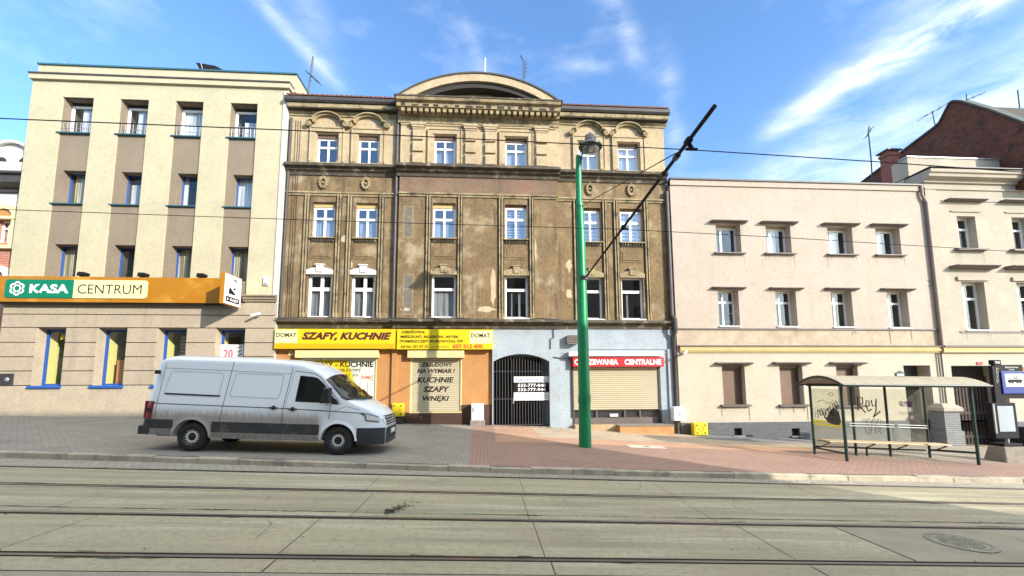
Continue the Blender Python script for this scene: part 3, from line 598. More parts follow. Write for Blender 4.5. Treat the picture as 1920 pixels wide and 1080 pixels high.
# ------------------------------------------------------------------ stained tenement in the middle
def tenement():
    B = thing('tenement_building', 'stained brown four storey tenement with curved gable and stucco ornaments', 'building', (-1.5, YW, gz(-1.5)))
    xl = XRO+.03; xr = F(1252, 430, YW)[0]; xc0, xc1 = F(747, 430, YR)[0], F(1046, 430, YR)[0]
    zl = lambda py, px=640: F(px, py, YW)[1]
    z_eave = (F(640, 181, YW-.46)[1]+F(1150, 203, YW-.46)[1])/2
    z_mid0, z_mid1 = (F(640, 317, YW-.34)[1]+F(1150, 334, YW-.34)[1])/2, (F(640, 305, YW-.34)[1]+F(1150, 321, YW-.34)[1])/2     # cornice under the top floor
    z_fr = (zl(363.5)+F(1150, 376.5, YW)[1])/2
    z_low0, z_low1 = (zl(610)+F(1150, 613, YW)[1])/2, (zl(600)+F(1150, 605, YW)[1])/2     # cornice over the shops
    wings = ((xl, xc0), (xc1, xr))
    def opn(p, Y, dp=.2):
        a, b, c, d = bx(*p, Y); return (a, b, c, d, dp)
    top = [opn(p, YW) for p in ((593, 633, 252, 304), (671, 710, 254, 305.5), (1085, 1122.5, 264.7, 317), (1158.6, 1197.5, 267.5, 319))] + [opn(p, YR) for p in ((814, 854, 254, 307), (947.5, 988, 258, 311))]
    sec = [opn(p, YW) for p in ((586, 628, 377.5, 444), (666.7, 707.8, 379, 445.5), (1089, 1126, 390, 455), (1163, 1204, 392, 456))] + [opn(p, YR) for p in ((811, 854, 380, 448), (947, 988, 385.5, 450.5))]
    fst = [opn(p, YW) for p in ((576, 621, 508, 596), (658, 702, 509, 597), (1089, 1130, 518, 598), (1165.5, 1207, 519, 599))] + [opn(p, YR) for p in ((809, 854, 511, 596), (946.7, 990, 515, 597.5))]
    def row(ops):   # level sills and heads across the row
        c = sum(o[2] for o in ops)/6; d = sum(o[3] for o in ops)/6; return [(o[0], o[1], c, d, o[4]) for o in ops]
    top, sec, fst = row(top), row(sec), row(fst)
    z_mid1 = min(z_mid1, top[0][2]-.02)
    # walls
    for (a, b), idx in ((wings[0], (0, 1)), (wings[1], (2, 3))):
        m = MB(); m.holes(a, b, z_mid1, z_eave+.3, YW, [top[i] for i in idx]); m.build('wall', M['tan'], B)
        m = MB(); m.holes(a, b, z_low1, z_fr, YW, [sec[i] for i in idx]+[fst[i] for i in idx]); m.build('wall', M['brown'], B)
        m = MB(); m.quad((a, YW, z_fr), (b, YW, z_fr), (b, YW, z_mid1), (a, YW, z_mid1)); m.build('wall', M['tan'] if False else M['brown'], B)
    z_ent0, z_ent1 = F(895, 218, YR)[1], F(895, 188, YR)[1]
    m = MB(); m.holes(xc0, xc1, z_mid1, z_ent1, YR, top[4:]); m.quad((xc0, YR, z_mid1), (xc0, YW, z_mid1), (xc0, YW, z_ent1), (xc0, YR, z_ent1)); m.quad((xc1, YR, z_mid1), (xc1, YW, z_mid1), (xc1, YW, z_ent1), (xc1, YR, z_ent1)); m.build('wall', M['tan'], B)
    m = MB(); m.holes(xc0, xc1, z_low1, z_fr, YR, sec[4:]+fst[4:]); m.quad((xc0, YR, z_low1), (xc0, YW, z_low1), (xc0, YW, z_mid1), (xc0, YR, z_mid1)); m.quad((xc1, YR, z_low1), (xc1, YW, z_low1), (xc1, YW, z_mid1), (xc1, YR, z_mid1)); m.build('wall', M['brown'], B)
    m = MB(); m.quad((xc0, YR, z_fr), (xc1, YR, z_fr), (xc1, YR, z_mid1), (xc0, YR, z_mid1)); m.build('wall', M['mauve'], B)
    m = MB(); m.box(xl, xl+.2, YW+.02, YW+10, -2, z_eave); m.box(xr-.2, xr, YW+.02, YW+10, -2, z_eave+.05); m.box(xl+.2, xr-.2, YW+9.8, YW+10, -2, z_eave); m.build('side_wall', M['tan'], B)
    # windows
    room = MB()
    cur_t = [('part', [(0, 1, 0, .0)])]*2
    spec_t = [None, None, ('part', [(0, 1, .0, .9)]), ('part', [(0, 1, 0, .95)]), ('part', [(0.05, .95, 0, .62)]), ('part', [(.0, 1, 0, .60)])]
    spec_s = [('part', [(.0, .95, 0, .62)]), ('part', [(.02, .9, 0, .62)]), 'blind', 'blind', ('part', [(.1, .9, 0, .60)]), ('blind', 12)]
    spec_f = [('grey', [(.02, .5, 0, .66), (.56, .98, 0, .66)]), ('grey', [(.06, .52, 0, .66), (.6, .94, 0, .66)]), ('grey', [(.1, .3, 0, .66)]), ('grey', [(.3, .38, 0, .66)]), ('grey', [(.0, 1., .0, .66)]), ('grey', [(.28, .34, 0, .66), (.6, .7, 0, .66)])]
    tops = []
    for i, o in enumerate(top):
        Y = (YW if i < 4 else YR)
        w = win(B, o[0], o[1], o[2], o[3]-.16, Y+.18, 'white', .075, (.5,), (.64,), .075, spec_t[i], room=room, pane='glasssky'); tops.append(w)
        q = MB(); q.box(o[0], o[1], Y+.12, Y+.3, o[3]-.16, o[3]); q.build('lintel', M['brownshut'], w)
        q = MB(); t = .19; a, b, c, d = o[:4]; a -= .06; b += .06; d += .04
        q.box(a-t, a, Y-.06, Y, c-.02, d+t); q.box(b, b+t, Y-.06, Y, c-.02, d+t); q.box(a, b, Y-.06, Y, d, d+t)
        q.box(a-t-.03, a-t, Y-.10, Y, c-.02, d+t+.03); q.box(b+t, b+t+.03, Y-.10, Y, c-.02, d+t+.03); q.box(a-t, b+t, Y-.10, Y, d+t, d+t+.03); q.build('window_surround', M['tan'], w)
        if i < 4:   # arched hood mould ending in scrolls
            cx = (a+b)/2; hw = .80; zc = d+.37; rad = .56; n = 14; th = .085
            def path(off):
                p = [(cx-hw, zc+off), (cx-rad-.1, zc+.06+off)]
                for k in range(n+1):
                    t = math.pi*(1-k/n); p.append((cx+(rad+off*.9)*math.cos(t)*(.98), zc+.08+(.33+off)*math.sin(t)))
                p += [(cx+rad+.1, zc+.06+off), (cx+hw, zc+off)]; return p
            q = MB(); q.ring(path(th), path(0), Y-.14, Y); q.ring(path(th*1.6), path(th), Y-.24, Y); 
            for sx in (-1, 1):
                q.lathe((cx+sx*(hw+.02), Y-.2, zc-.02), [(.001, 0), (.045, 0), (.05, .03), (.07, .03), (.075, 0), (.125, .01), (.13, .2)], 16, 'y')
            q.build('hood_mould', M['mould'], w)
    for i, o in enumerate(sec):
        Y = (YW if i < 4 else YR); a, b, c, d = o[:4]
        head = .20 if i in (0, 1, 4) else .1
        w = win(B, a, b, c, d-head, Y+.16, 'white', .09, (.5,), (.63,), .09, spec_s[i], room=room, pane='glasssky')
        q = MB(); q.box(a, b, Y+.13, Y+.3, d-head, d); q.build('lintel', M['ochre'] if i in (0, 1, 4) else M['brown'], w)
        sill(w, a, b, c+.02, Y, 'mould', .13, .06)
        q = MB(); n = 8
        for k in range(n): x = a+(b-a)*(k+.25)/n; q.box(x, x+(b-a)/n*.5, Y-.07, Y, c-.17, c-.04)
        q.box(a-.02, b+.02, Y-.035, Y, c-.2, c-.17); q.build('dentil', M['darkmould'], w)
    for i, o in enumerate(fst):
        Y = (YW if i < 4 else YR); a, b, c, d = o[:4]
        w = win(B, a, b, c, d-.06, Y+.16, 'white', .10 if i < 2 else .085, (.55,) if i < 2 else (), (.66,), .13 if i < 2 else .10, spec_f[i], room=room, pane='glass')
        q = MB(); n = 8; p = [(a-.06, d-.1), (b+.06, d-.1)] + [(b+.06-(b-a+.12)*k/n, d+.09+.13*math.sin(math.pi*k/n)) for k in range(n+1)]
        q.prism(p, Y-.09, Y+.02); cx = (a+b)/2; q.prism([(cx-.12, d+.0), (cx+.12, d+.0), (cx+.15, d+.30), (cx-.15, d+.30)], Y-.13, Y+.01); q.box(cx-.19, cx+.19, Y-.16, Y, d+.30, d+.35)
        q.build('hood_mould', M['whitestone'] if i < 2 else M['mould'], w)
        sill(w, a, b, c+.01, Y, 'whitestone' if i > 1 else 'mould', .1, .05)
        # panel between the storeys
        c2 = sec[i][2]; e = .05; q = MB(); q.box(a+.01, b-.01, Y-.02, Y, d+.62, c2-.32); q.box(a+.10, b-.10, Y-.045, Y-.02, d+.72, c2-.42); q.build('spandrel_panel', M['brown'], w)
    # fluted strips on both sides of each window column
    q = MB()
    for i in range(6):
        Y = (YW if i < 4 else YR); a = min(sec[i][0], fst[i][0]); b = max(sec[i][1], fst[i][1]); a -= .09; b += .09
        for x0, x1 in ((a-.17, a), (b, b+.17)):
            if i == 2 and x0 < a and False: continue
            for u in (0, .115): q.box(x0+u, x0+u+.055, Y-.085, Y, z_low1, z_fr-.01)
            q.box(x0-.02, x1+.02, Y-.05, Y, z_low1, z_low1+.35); q.box(x0+.055, x0+.115, Y-.03, Y, z_low1+.35, z_fr-.01)
    q.build('fluted_strip', M['mould'], B)
    q = MB()
    for i in range(6):
        Y = (YW if i < 4 else YR); a = min(sec[i][0], fst[i][0])-.09; b = max(sec[i][1], fst[i][1])+.09
        for x0 in (a-.17, b):
            for u in (-.045, .057, .172): q.box(x0+u, x0+u+(.056 if u > 0 and u < .1 else .04), Y-.034, Y-.001, z_low1+.35, z_fr-.02)
    q.build('strip_groove', mat('shaded_groove', (.06, .045, .03), .95, var=.3), B)  # shadow in the flutes painted as near-black lines
    q = MB()
    for a, b in wings: q.box(a, b, YW-.10, YW-.0, z_fr, z_fr+.07); q.box(a, b, YW-.05, YW, z_fr-.1, z_fr)
    q.box(xc0-.02, xc1+.02, YR-.10, YR, z_fr, z_fr+.07); q.box(xc0, xc1, YR-.05, YR, z_fr-.1, z_fr); q.build('frieze_moulding', M['mould'], B)
    # cornices
    def cor(a, b, Y, z0, z1, out, mt, name='cornice'):
        q = MB(); h = z1-z0; q.extr([(Y, z0-.12), (Y-.05, z0-.12), (Y-.08, z0), (Y-out*.55, z0+h*.25), (Y-out*.6, z0+h*.55), (Y-out, z0+h*.62), (Y-out, z1), (Y, z1+.1)], a, b); return q.build(name, M[mt], B)
    for a, b in wings: cor(a+.002, b-.002, YW, z_mid0, z_mid1, .36, 'darkmould'); cor(a+.002, b+.05, YW, z_low0, z_low1, .30, 'darkmould')
    cor(xc0-.12, xc1+.12, YR, z_mid0-.01, z_mid1+.004, .40, 'darkmould'); cor(xc0-.12, xc1+.12, YR, z_low0-.01, z_low1+.004, .34, 'darkmould')
    # block course standing on the upper cornice
    q = MB()
    for o in top:
        Y = YW if o in top[:4] else YR
        for x in (o[0]-.2, o[1]+.05): q = MB(); q.box(x, x+.16, Y-.30, Y-.02, z_mid1+.005, z_mid1+.13); q.build('sill_block', M['mould'], B)
    # eaves over the wings: cornice, gutter, tiles
    for k, (a, b) in enumerate(wings):
        z0 = z_eave-.42; b2 = b+.12 if k else b+.1
        q = MB(); q.extr([(YW, z0-.24), (YW-.05, z0-.24), (YW-.05, z0-.18), (YW-.10, z0-.14), (YW-.10, z0+.0), (YW-.10, z0+.3), (YW, z0+.3)], a+.003, b2); q.build('eaves_cornice', M['mould'], B)
        q = MB(); q.extr([(YW-.101, z0-.01), (YW-.30, z0-.01), (YW-.34, z0+.02), (YW-.34, z0+.18), (YW-.101, z0+.19)], a+.003, b2); q.build('eaves_fascia', M['mould'], B)
        q = MB(); q.extr([(YW-.102, z0-.03), (YW-.30, z0-.03), (YW-.30, z0-.012), (YW-.102, z0-.012)], a+.003, b2); q.build('soffit', M['dark'], B)  # soffit coloured near-black to deepen the eaves shadow
        q = MB(); q.extr([(YW-.1, z0+.2), (YW-.40, z0+.21), (YW-.47, z0+.28), (YW-.47, z0+.44), (YW-.30, z0+.44)], a-.08, b2+.04); q.build('gutter', M['tin'], B)
        q = MB(); n = int((b2-a)/.21); st = (b2-a)/n; y0, y1 = YW-.50, YW+2.3; s = .62
        for i in range(n):              # rows of curved clay tiles
            x = a+i*st
            for j in range(7):
                ya, yb = y0+j*.40, y0+(j+1)*.40+.03; za = z0+.47+(ya-y0)*s; zb_ = z0+.44+(yb-y0)*s
                ax = [(x, 0), (x+st*.2, .045), (x+st*.42, .06), (x+st*.64, .045), (x+st*.8, 0.), (x+st, -.005)]
                for u in range(5): q.quad((ax[u][0], ya, za+ax[u][1]), (ax[u+1][0], ya, za+ax[u+1][1]), (ax[u+1][0], yb, zb_+ax[u+1][1]), (ax[u][0], yb, zb_+ax[u][1]))
                for u in range(5): q.quad((ax[u][0], ya, za-.02), (ax[u+1][0], ya, za-.02), (ax[u+1][0], ya, za+ax[u+1][1]), (ax[u][0], ya, za+ax[u][1]))
        q.quad((a, y0, z0+.44), (b2, y0, z0+.44), (b2, y1, z0+.44+(y1-y0)*s), (a, y1, z0+.44+(y1-y0)*s)); q.build('roof', M['tile'], B, fix=False)
    q = MB(); zr = z_eave+.02+2.8*.62; q.quad((xl, YW+2.3, zr-.1), (xr, YW+2.3, zr-.1), (xr, YW+10, zr-.3), (xl, YW+10, zr-.3)); q.build('roof', M['tin'], B)
    # central entablature with dentils
    zb_, zt_ = F(895, 214, YR-.4)[1], F(895, 187, YR-.6)[1]
    q = MB(); h = zt_-zb_
    q.extr([(YR, zb_-.3), (YR-.06, zb_-.3), (YR-.06, zb_-.15), (YR-.1, zb_-.12), (YR-.1, zb_), (YR-.22, zb_+.03), (YR-.22, zb_+h*.3), (YR-.52, zb_+h*.36), (YR-.52, zb_+h*.72), (YR-.66, zb_+h*.78), (YR-.70, zt_), (YR, zt_+.06)], xc0-.12, xc1+.12); q.build('entablature', M['mould'], B)
    q = MB(); n = 27
    for k in range(n): x = xc0+(xc1-xc0)*(k+.3)/n; q.box(x, x+.15, YR-.46, YR-.22, zb_+h*.02, zb_+h*.30)
    q.build('dentil', M['mould'], B)
    q = MB(); n = 15
    for k in range(n): x = xc0+(xc1-xc0)*(k+.2)/n; x1_ = x+.12+.22*random.random(); q = MB(); q.box(x, min(x1_, xc1), YR-.535, YR-.521, zb_+h*.40, zb_+h*(.5+.2*random.random())); q.build('soot_patch', M['dark'], B)
    # segmental gable
    cxa = (xc0+xc1)/2; half = (xc1-xc0)/2+.10; ya = YR-.62
    ztop = F(900, 135.5, ya)[1]; zsp = zt_+.07; rise = ztop-zsp; Rr = (half**2+rise**2)/(2*rise); a0 = math.asin(half/Rr); n = 40
    def arc(r, lim=a0): return [(cxa+r*math.sin(-lim+2*lim*k/n), zsp+rise-Rr+r*math.cos(-lim+2*lim*k/n)) for k in range(n+1)]
    def clip(p): return [(x, max(z_, zsp-.0)) for x, z_ in p]
    q = MB(); q.ring(clip(arc(Rr-.07)), clip(arc(Rr-.42)), ya, YR+.1); q.build('gable_arch', M['tan'], B)
    q = MB(); q.ring(clip(arc(Rr-.42)), clip(arc(Rr-.66)), ya+.12, YR+.1); q.build('gable_arch', M['dark'], B)  # inner ring coloured near-black as the shadow crescent under the arch
    q = MB(); q.ring(clip(arc(Rr)), clip(arc(Rr-.07)), ya-.05, YR+2.5); q.build('gable_coping', M['tin'], B)
    q = MB(); pl = [(x, z_) for x, z_ in clip(arc(Rr-.6))]; q.prism(pl+[(pl[-1][0], zsp-.02), (pl[0][0], zsp-.02)], YR-.02, YR+1.2); q.build('tympanum', M['tan'], B)
    q = MB(); q.box(xc0-.2, xc1+.2, YR-.73, YR+.1, zt_+.005, zt_+.062); q.build('gable_ledge', M['darkmould'], B)
    # quoined pilasters of the top floor
    q = MB(); za, zb2 = z_mid1+.12, zb_-.32
    for p0, p1 in ((775, 794), (873, 892), (910, 929), (1005, 1025)):
        x0, x1 = F(p0, 262, YR)[0], F(p1, 262, YR)[0]; q.box(x0-.05, x1+.05, YR-.035, YR, za, zb2)
        n = 3; hh = (zb2-.28-za)/n
        for k in range(n): q.box(x0, x1, YR-.13, YR-.035, za+hh*k+.05, za+hh*(k+1)-.05)
        q.box(x0-.07, x1+.07, YR-.14, YR-.0, zb2-.2, zb2-.1); q.box(x0-.03, x1+.03, YR-.10, YR-.0, zb2-.28, zb2-.2); q.box(x0-.12, x1+.12, YR-.17, YR, zb2-.1, zb2)
    for p0, p1 in ((747, 775), (794, 873), (892, 910), (929, 1005), (1025, 1046)):
        x0, x1 = F(p0, 262, YR)[0]+.1, F(p1, 262, YR)[0]-.1
        if x1-x0 > .1: q.box(x0, x1, YR-.045, YR, zb2-.07, zb2-.01)
    q.build('quoined_pilaster', M['tan'], B)
    # rosettes
    for px, py in ((607, 340), (686.7, 342), (1105.8, 353), (1182.8, 355.5)):
        x, _z = F(px, py, YW); zc = (z_fr+z_mid0)/2+.03; q = MB(); n = 20
        o = [(x+.18*math.cos(2*math.pi*k/n), zc+.27*math.sin(2*math.pi*k/n)) for k in range(n+1)]; i_ = [(x+.10*math.cos(2*math.pi*k/n), zc+.17*math.sin(2*math.pi*k/n)) for k in range(n+1)]
        q.ring(o, i_, YW-.09, YW)
        for k in range(12): t = 2*math.pi*k/12; q.lathe((x+.17*math.cos(t), YW-.08, zc+.26*math.sin(t)), [(.001, -.03), (.04, -.02), (.045, .08)], 8, 'y')
        q.lathe((x, YW-.05, zc), [(.001, -.03), (.05, -.02), (.06, .05)], 10, 'y'); q.build('rosette', M['mould'], B)
    # painted blind windows on the left of the centre bay
    fp, fg = mat('faded_paint', (.255, .20, .125), .9, var=.25, vscale=6), mat('faded_grey_paint', (.15, .13, .10), .9, var=.25, vscale=6)
    for p in ((756, 775, 386, 446), (755, 775, 514, 590)):
        q = MB(); q2 = MB(); a, b, c, d = bx(*p, YR); t = .05
        q.box(a, a+t, YR-.006, YR, c, d); q.box(b-t, b, YR-.006, YR, c, d); q.box(a+t, b-t, YR-.006, YR, c, c+t); q.box(a+t, b-t, YR-.006, YR, d-t, d); q.box(a+t, b-t, YR-.006, YR, c+(d-c)*.62, c+(d-c)*.62+t)
        q2.box(a+t, b-t, YR-.004, YR, c+t, d-t)
        q2.build('painted_window_pane', fg, q.build('painted_window_frame', fp, B))
    # places where plaster has fallen
    def patch(px, py, w, h, Y, seed):
        q = MB(); rnd = random.Random(seed); x, z_ = F(px, py, Y); n = 16; sx, sz = w/2*Y/F_PX, h/2*Y/F_PX; q.prism([(x+sx*math.cos(2*math.pi*k/n)*rnd.uniform(.55, 1.1), z_+sz*math.sin(2*math.pi*k/n)*rnd.uniform(.6, 1.1)) for k in range(n)], Y-.006, Y-.001); q.build('fallen_plaster_patch', M['plaster'], B)
    for i, p in enumerate(((646, 448, 15, 16, YW), (658, 497, 8, 16, YW), (1067, 498, 13, 28, YW), (1067, 551, 14, 22, YW), (942, 470, 7, 40, YR), (924, 540, 12, 90, YR), (912, 580, 40, 12, YR), (760, 580, 22, 8, YR), (945, 328, 26, 9, YR), (985, 331, 20, 9, YR), (1010, 332, 24, 8, YR), (1004, 470, 5, 50, YR), (700, 600, 30, 5, YW))): patch(*p, i)
    # ---------------- ground floor
    zt = z_low0-.1; zs = lambda px, py: F(px, py, YW)[1]
    x_or = F(923, 700, YR)[0]; x_g0, x_g1 = F(925, 735, YR)[0], F(1031, 735, YR)[0]; x_r0 = F(1050, 700, YR)[0]
    s1 = bx(560, 706, 668, 764, YW); s2 = bx(769, 866, 668, 772, YW)
    zpl = F(890, 759, YW)[1]
    m = MB(); m.holes(xl, x_or, -2, zt+.12, YW, [(s1[0], s1[1], s1[2], s1[3], .12), (s2[0], s2[1], s2[2], s2[3], .12)]); m.build('shop_wall', M['orange'], B)
    m = MB(); xa, xb = F(735, 700, YW)[0], F(744, 700, YW)[0]; m.box(xa, xb, YW-.10, YW, -2, zt); m.build('pier', M['orange'], B)
    m = MB(); m.box(xb+.12, s2[0]-.3, YW-.04, YW, -2, zpl-.42); m.box(s2[0]-.3, s2[1], YW-.04, YW, -2, s2[2]-.03); m.box(s2[1]+.0, x_or, YW-.04, YW, -2, zpl); m.box(xl, xa, YW-.04, YW, -2, zpl-.5); m.build('plinth', M['brownplinth'], B)
    for nm, s, rows in (('a', s1, 26), ('b', s2, 26)):
        f = MB(); f.box(s[0], s[0]+.06, YW+.0, YW+.1, s[2], s[3]); f.box(s[1]-.06, s[1], YW+.0, YW+.1, s[2], s[3]); f.box(s[0]-.0, s[1]+.0, YW-.05, YW+.1, s[2]-.05, s[2]); sh = f.build('shutter', M['shutterlt'], B)
        m = MB(); h = (s[3]-s[2])/rows
        for k in range(rows): z0 = s[2]+h*k; m.extr([(YW+.06, z0+.004), (YW+.045, z0+.012), (YW+.045, z0+h-.012), (YW+.06, z0+h-.004), (YW+.09, z0+h-.004), (YW+.09, z0+.004)], s[0]+.06, s[1]-.06)
        m.build('shutter_slats', mat('white_shutter', (.74, .72, .60), .6) if nm == 'a' else M['shutter'], sh)
        zz = F((560+706)/2 if nm == 'a' else 817, 671, YW-.2)[1]; z1_ = F(817, 657, YW-.2)[1]
        m = MB(); m.box(s[0]-.1, s[1]+.1, YW-.28, YW+.02, zz, z1_); m.build('shutter_box', M['shutterlt'], sh, bevel=.012)
    sh_y = YW+.043; t = MB()
    def lines(rows, Y, mt, bold=.02, shear=.25):
        t = MB()
        for s, p0, p1, q0, q1 in rows: t = MB(); a, b, c, d = bx(p0, p1, q0, q1, Y); add_text(t, s, a, b, c, d, Y, bold, shear); t.build('lettering', M[mt], B, fix=False)
    lines((('ZABUDOWY', 790, 849, 680, 687.5), ('NA WYMIAR !', 782, 853, 691.5, 699.5), ('KUCHNIE', 782, 851, 707, 717.5), ('SZAFY', 794, 843, 724.5, 735), ('WNĘKI', 792, 842, 742, 754)), sh_y, 'black', .035, .2)
    a, b, c, d = bx(590, 701, 675, 735, sh_y); m = MB()
    def mp(u, v): return a+(b-a)*u, c+(d-c)*v
    P = [(0, 1), (.55, .98), (.62, .6), (.68, .3), (.45, .0), (0, .0)]; m.quad(*[(*[mp(u, v)[0]], sh_y-.002, mp(u, v)[1]) for u, v in P]); m.build('painted_flash', M['yellow'], B, fix=False)
    lines((('SZAFY - KUCHNIE', 583, 700, 678, 688.5),), sh_y-.004, 'black', .03, 0); lines((('MEBLE - ZABUDOWY', 600, 677, 691, 697),), sh_y-.004, 'black', .02, 0); lines((('tel. 281 87 52', 610, 671, 700.5, 706),), sh_y-.004, 'black', .01, 0)
    lines((('DOMAT', 677, 700, 704.5, 710.5),), sh_y-.004, 'redlet', .02, 0); lines((('plus', 692, 701, 711, 714),), sh_y-.004, 'black', .0, .2)
    m = MB()
    for px, q0, q1 in ((655, 717, 738), (661, 714, 743), (674, 716, 745), (688, 717, 745)): A = bx(px, px+1.6, q0, q1, sh_y-.004); m.quad((A[0], sh_y-.004, A[2]), (A[1], sh_y-.004, A[2]), (A[1], sh_y-.004, A[3]), (A[0], sh_y-.004, A[3]))
    m.build('painted_bars', M['greyink'], B, fix=False)
    # blue grey gateway bay
    z_sp, z_pk = F(978, 678, YR)[1], F(978, 663.5, YR)[1]; zg = -1.2
    m = MB(); m.holes(x_or, x_r0, -2, zt+.12, YR+.02, [(x_g0, x_g1, -2, z_pk, 3.0)]); m.quad((x_or, YR+.02, -2), (x_or, YW, -2), (x_or, YW, zt), (x_or, YR+.02, zt)); m.build('gateway_wall', M['bluegrey'], B)
    m = MB(); n = 16; w_ = x_g1-x_g0; A = [(x_g0+w_*k/n, z_sp+(z_pk-z_sp)*math.sin(math.pi*k/n)**.8) for k in range(n+1)]
    for k in range(n): m.prism([(A[k][0], z_pk+.0), A[k], A[k+1], (A[k+1][0], z_pk+.0)], YR+.02, YR+.5)
    m.build('arch_head', M['bluegrey'], B)
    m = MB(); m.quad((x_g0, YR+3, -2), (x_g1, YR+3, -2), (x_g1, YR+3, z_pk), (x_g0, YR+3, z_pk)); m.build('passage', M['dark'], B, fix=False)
    x_end = xr; m = MB(); zh0, zh1 = F(1170, 655, YW)[1], F(1170, 625, YW)[1]; p3 = bx(1073, 1239, 690, 797, YW)
    m.holes(x_r0, x_end, -2, zt+.12, YW-.02, [(p3[0], p3[1], p3[2], p3[3]+.3, .16)]); m.quad((x_r0, YR+.02, -2), (x_r0, YW-.02, -2), (x_r0, YW-.02, zt), (x_r0, YR+.02, zt)); m.build('shop_wall', M['bluegrey'], B)
    m = MB(); xa = F(1100, 640, YW)[0]; m.box(xa, x_end-.35, YW-.06, YW-.02, zh0, zh1); m.box(x_end-.3, x_end, YW-.1, YW-.02, -2, zh0); m.box(x_r0+.0, x_end, YW-.05, YW-.02, zh0-.18, zh0-.12); m.build('wall_panel', M['bluegrey'], B)
    z3 = F(1155, 768, YW)[1]; rows = 24; f = MB(); f.box(p3[0], p3[0]+.06, YW-.04, YW+.1, p3[2], p3[3]); f.box(p3[1]-.1, p3[1], YW-.04, YW+.1, p3[2], p3[3]); sh = f.build('shutter', M['dksteel'], B)
    m = MB(); h = (p3[3]+.3-z3)/rows
    for k in range(rows): z0 = z3+h*k; m.extr([(YW+.02, z0+.004), (YW+.0, z0+.014), (YW+.0, z0+h-.014), (YW+.02, z0+h-.004), (YW+.06, z0+h-.004), (YW+.06, z0+.004)], p3[0]+.06, p3[1]-.1)
    m.build('shutter_slats', M['shutter'], sh)
    m = MB(); aa, bb, cc, dd = bx(1066, 1242, 660, 668, YW-.25); m.box(aa, bb, YW-.35, YW-.03, cc, dd); m.build('shutter_box', mat('pinkish_white_sheet', (.72, .64, .60), .5), sh, bevel=.01)
    w = win(B, p3[0]+.06, p3[1]-.1, p3[2], z3, YW+.07, 'mauvesill', .04, (.27, .60, .78), (.42,), .06, None, room=None)
    m = MB(); m.box(p3[0]+.06, p3[1]-.1, YW+.17, YW+.2, p3[2], z3); m.build('shop_interior', M['dark'], w)
    m = MB(); h = z3-p3[2]; m.box(p3[0]+.1, p3[1]-.14, YW+.06, YW+.09, p3[2]+.03, p3[2]+h*.40); m.build('kick_panel', M['mauvesill'], w)
    m = MB(); a, b, c, d = bx(1148, 1155, 776, 781, YW+.06); m.box(a-.1, b+.1, YW+.085, YW+.095, c, d); m.build('notice', M['plain'], w)
    # drainpipes, cables
    q = MB(); x0, z0 = F(1247, 375, YW-.12); zc = -1.0
    q.tube([(x0+.08, YW-.12, z0+.4), (x0+.08, YW-.12, z_low1+.3), (x0+.12, YW-.34, z_low1+.1), (x0+.12, YW-.34, z_low0-.2), (x0+.10, YW-.14, z_low0-.5), (x0+.10, YW-.14, zc)], .10, 12); q.build('downpipe', M['tin'], B, smooth=True)
    q = MB(); q.tube([(xc0-.16, YW-.1, z_eave-.4), (xc0-.16, YW-.1, z_low1+.1)], .075, 10); q.build('downpipe', M['tin'], B, smooth=True)
    q = MB(); q.tube([(xl+.10, YW-.06, z_eave-.8), (xl+.07, YW-.06, z_low1)], .06, 8); q.build('downpipe', M['tin'], B, smooth=True)
    q = MB(); r = random.Random(3)
    for k in range(3):
        pts = [(xl+.3+.1*k+r.uniform(-.02, .02), YW-.025, z_eave-.9-(z_eave-.9-z_low1)*t/8) for t in range(9)]; q.tube(pts, .010, 5)
    pts = [(xl+(xc1-xl)*t/14, YW-.36, z_low1+.05+r.uniform(-.06, .05)) for t in range(15)]; q.tube(pts, .022, 6)
    x, z_ = F(1037, 612, YR-.02); q.tube([(x, YR-.02, z_+.2), (x+.03, YR-.02, z_-.5), (x-.12, YR-.02, z_-.55), (x-.12, YR-.02, z_-1.0)], .018, 6)
    x, z_ = F(1066, 672, YW-.05); q.tube([(x-.7, YR-.0, z_+.05), (x-.3, YR-.0, z_-.02), (x, YW-.06, z_+.02), (x+.12, YW-.06, z_-.2), (x+.12, YW-.06, z_-2.6)], .022, 6)
    q.build('cable', M['dark'], B)
    # iron gate in the passage
    T = thing('iron_gate', 'black barred double gate closing the arched passage', 'gate', ((x_g0+x_g1)/2, YR+.25, F(978, 798, YR)[1]))
    m = MB(); yb = YR+.28; zb0 = F(978, 797, YR)[1]-.05; n = 19
    for k in range(n+1):
        x = x_g0+.03+(w_-.06)*k/n; m.box(x-.012, x+.012, yb, yb+.024, zb0, z_sp+(z_pk-z_sp)*math.sin(math.pi*min(max(k/n, .0), 1))**.8)
    m.build('bars', M['gate'], T)
    m = MB()
    for z_ in (zb0+.04, zb0+1.15, z_sp-.42): m.box(x_g0+.01, x_g1-.01, yb-.02, yb+.045, z_-.02, z_+.02)
    m.box(x_g0+.33*w_-.02, x_g0+.33*w_+.02, yb-.022, yb+.047, zb0, z_sp+.1); m.build('gate_frame', M['dksteel'], T)
    m = MB(); m.box(x_g0+.35*w_, x_g0+.35*w_+.06, yb-.04, yb-.022, zb0+.95, zb0+1.2); m.build('handle_plate', M['steel'], T)
    # for sale boards
    T = thing('for_sale_sign', 'three stacked white and black for-sale boards hung on the iron gate', 'sign', (F(996, 730, yb)[0], yb-.05, F(996, 750, yb)[1]))
    y = yb-.05
    for (q0, q1, mt) in ((706, 716.8, 'signwhite'), (717.6, 735, 'black'), (735.8, 750.6, 'signwhite')):
        a, b, c, d = bx(963.5, 1030, q0, q1, y); m = MB(); m.box(a, b, y-.008, y, c, d); m.build('board', M[mt], T)
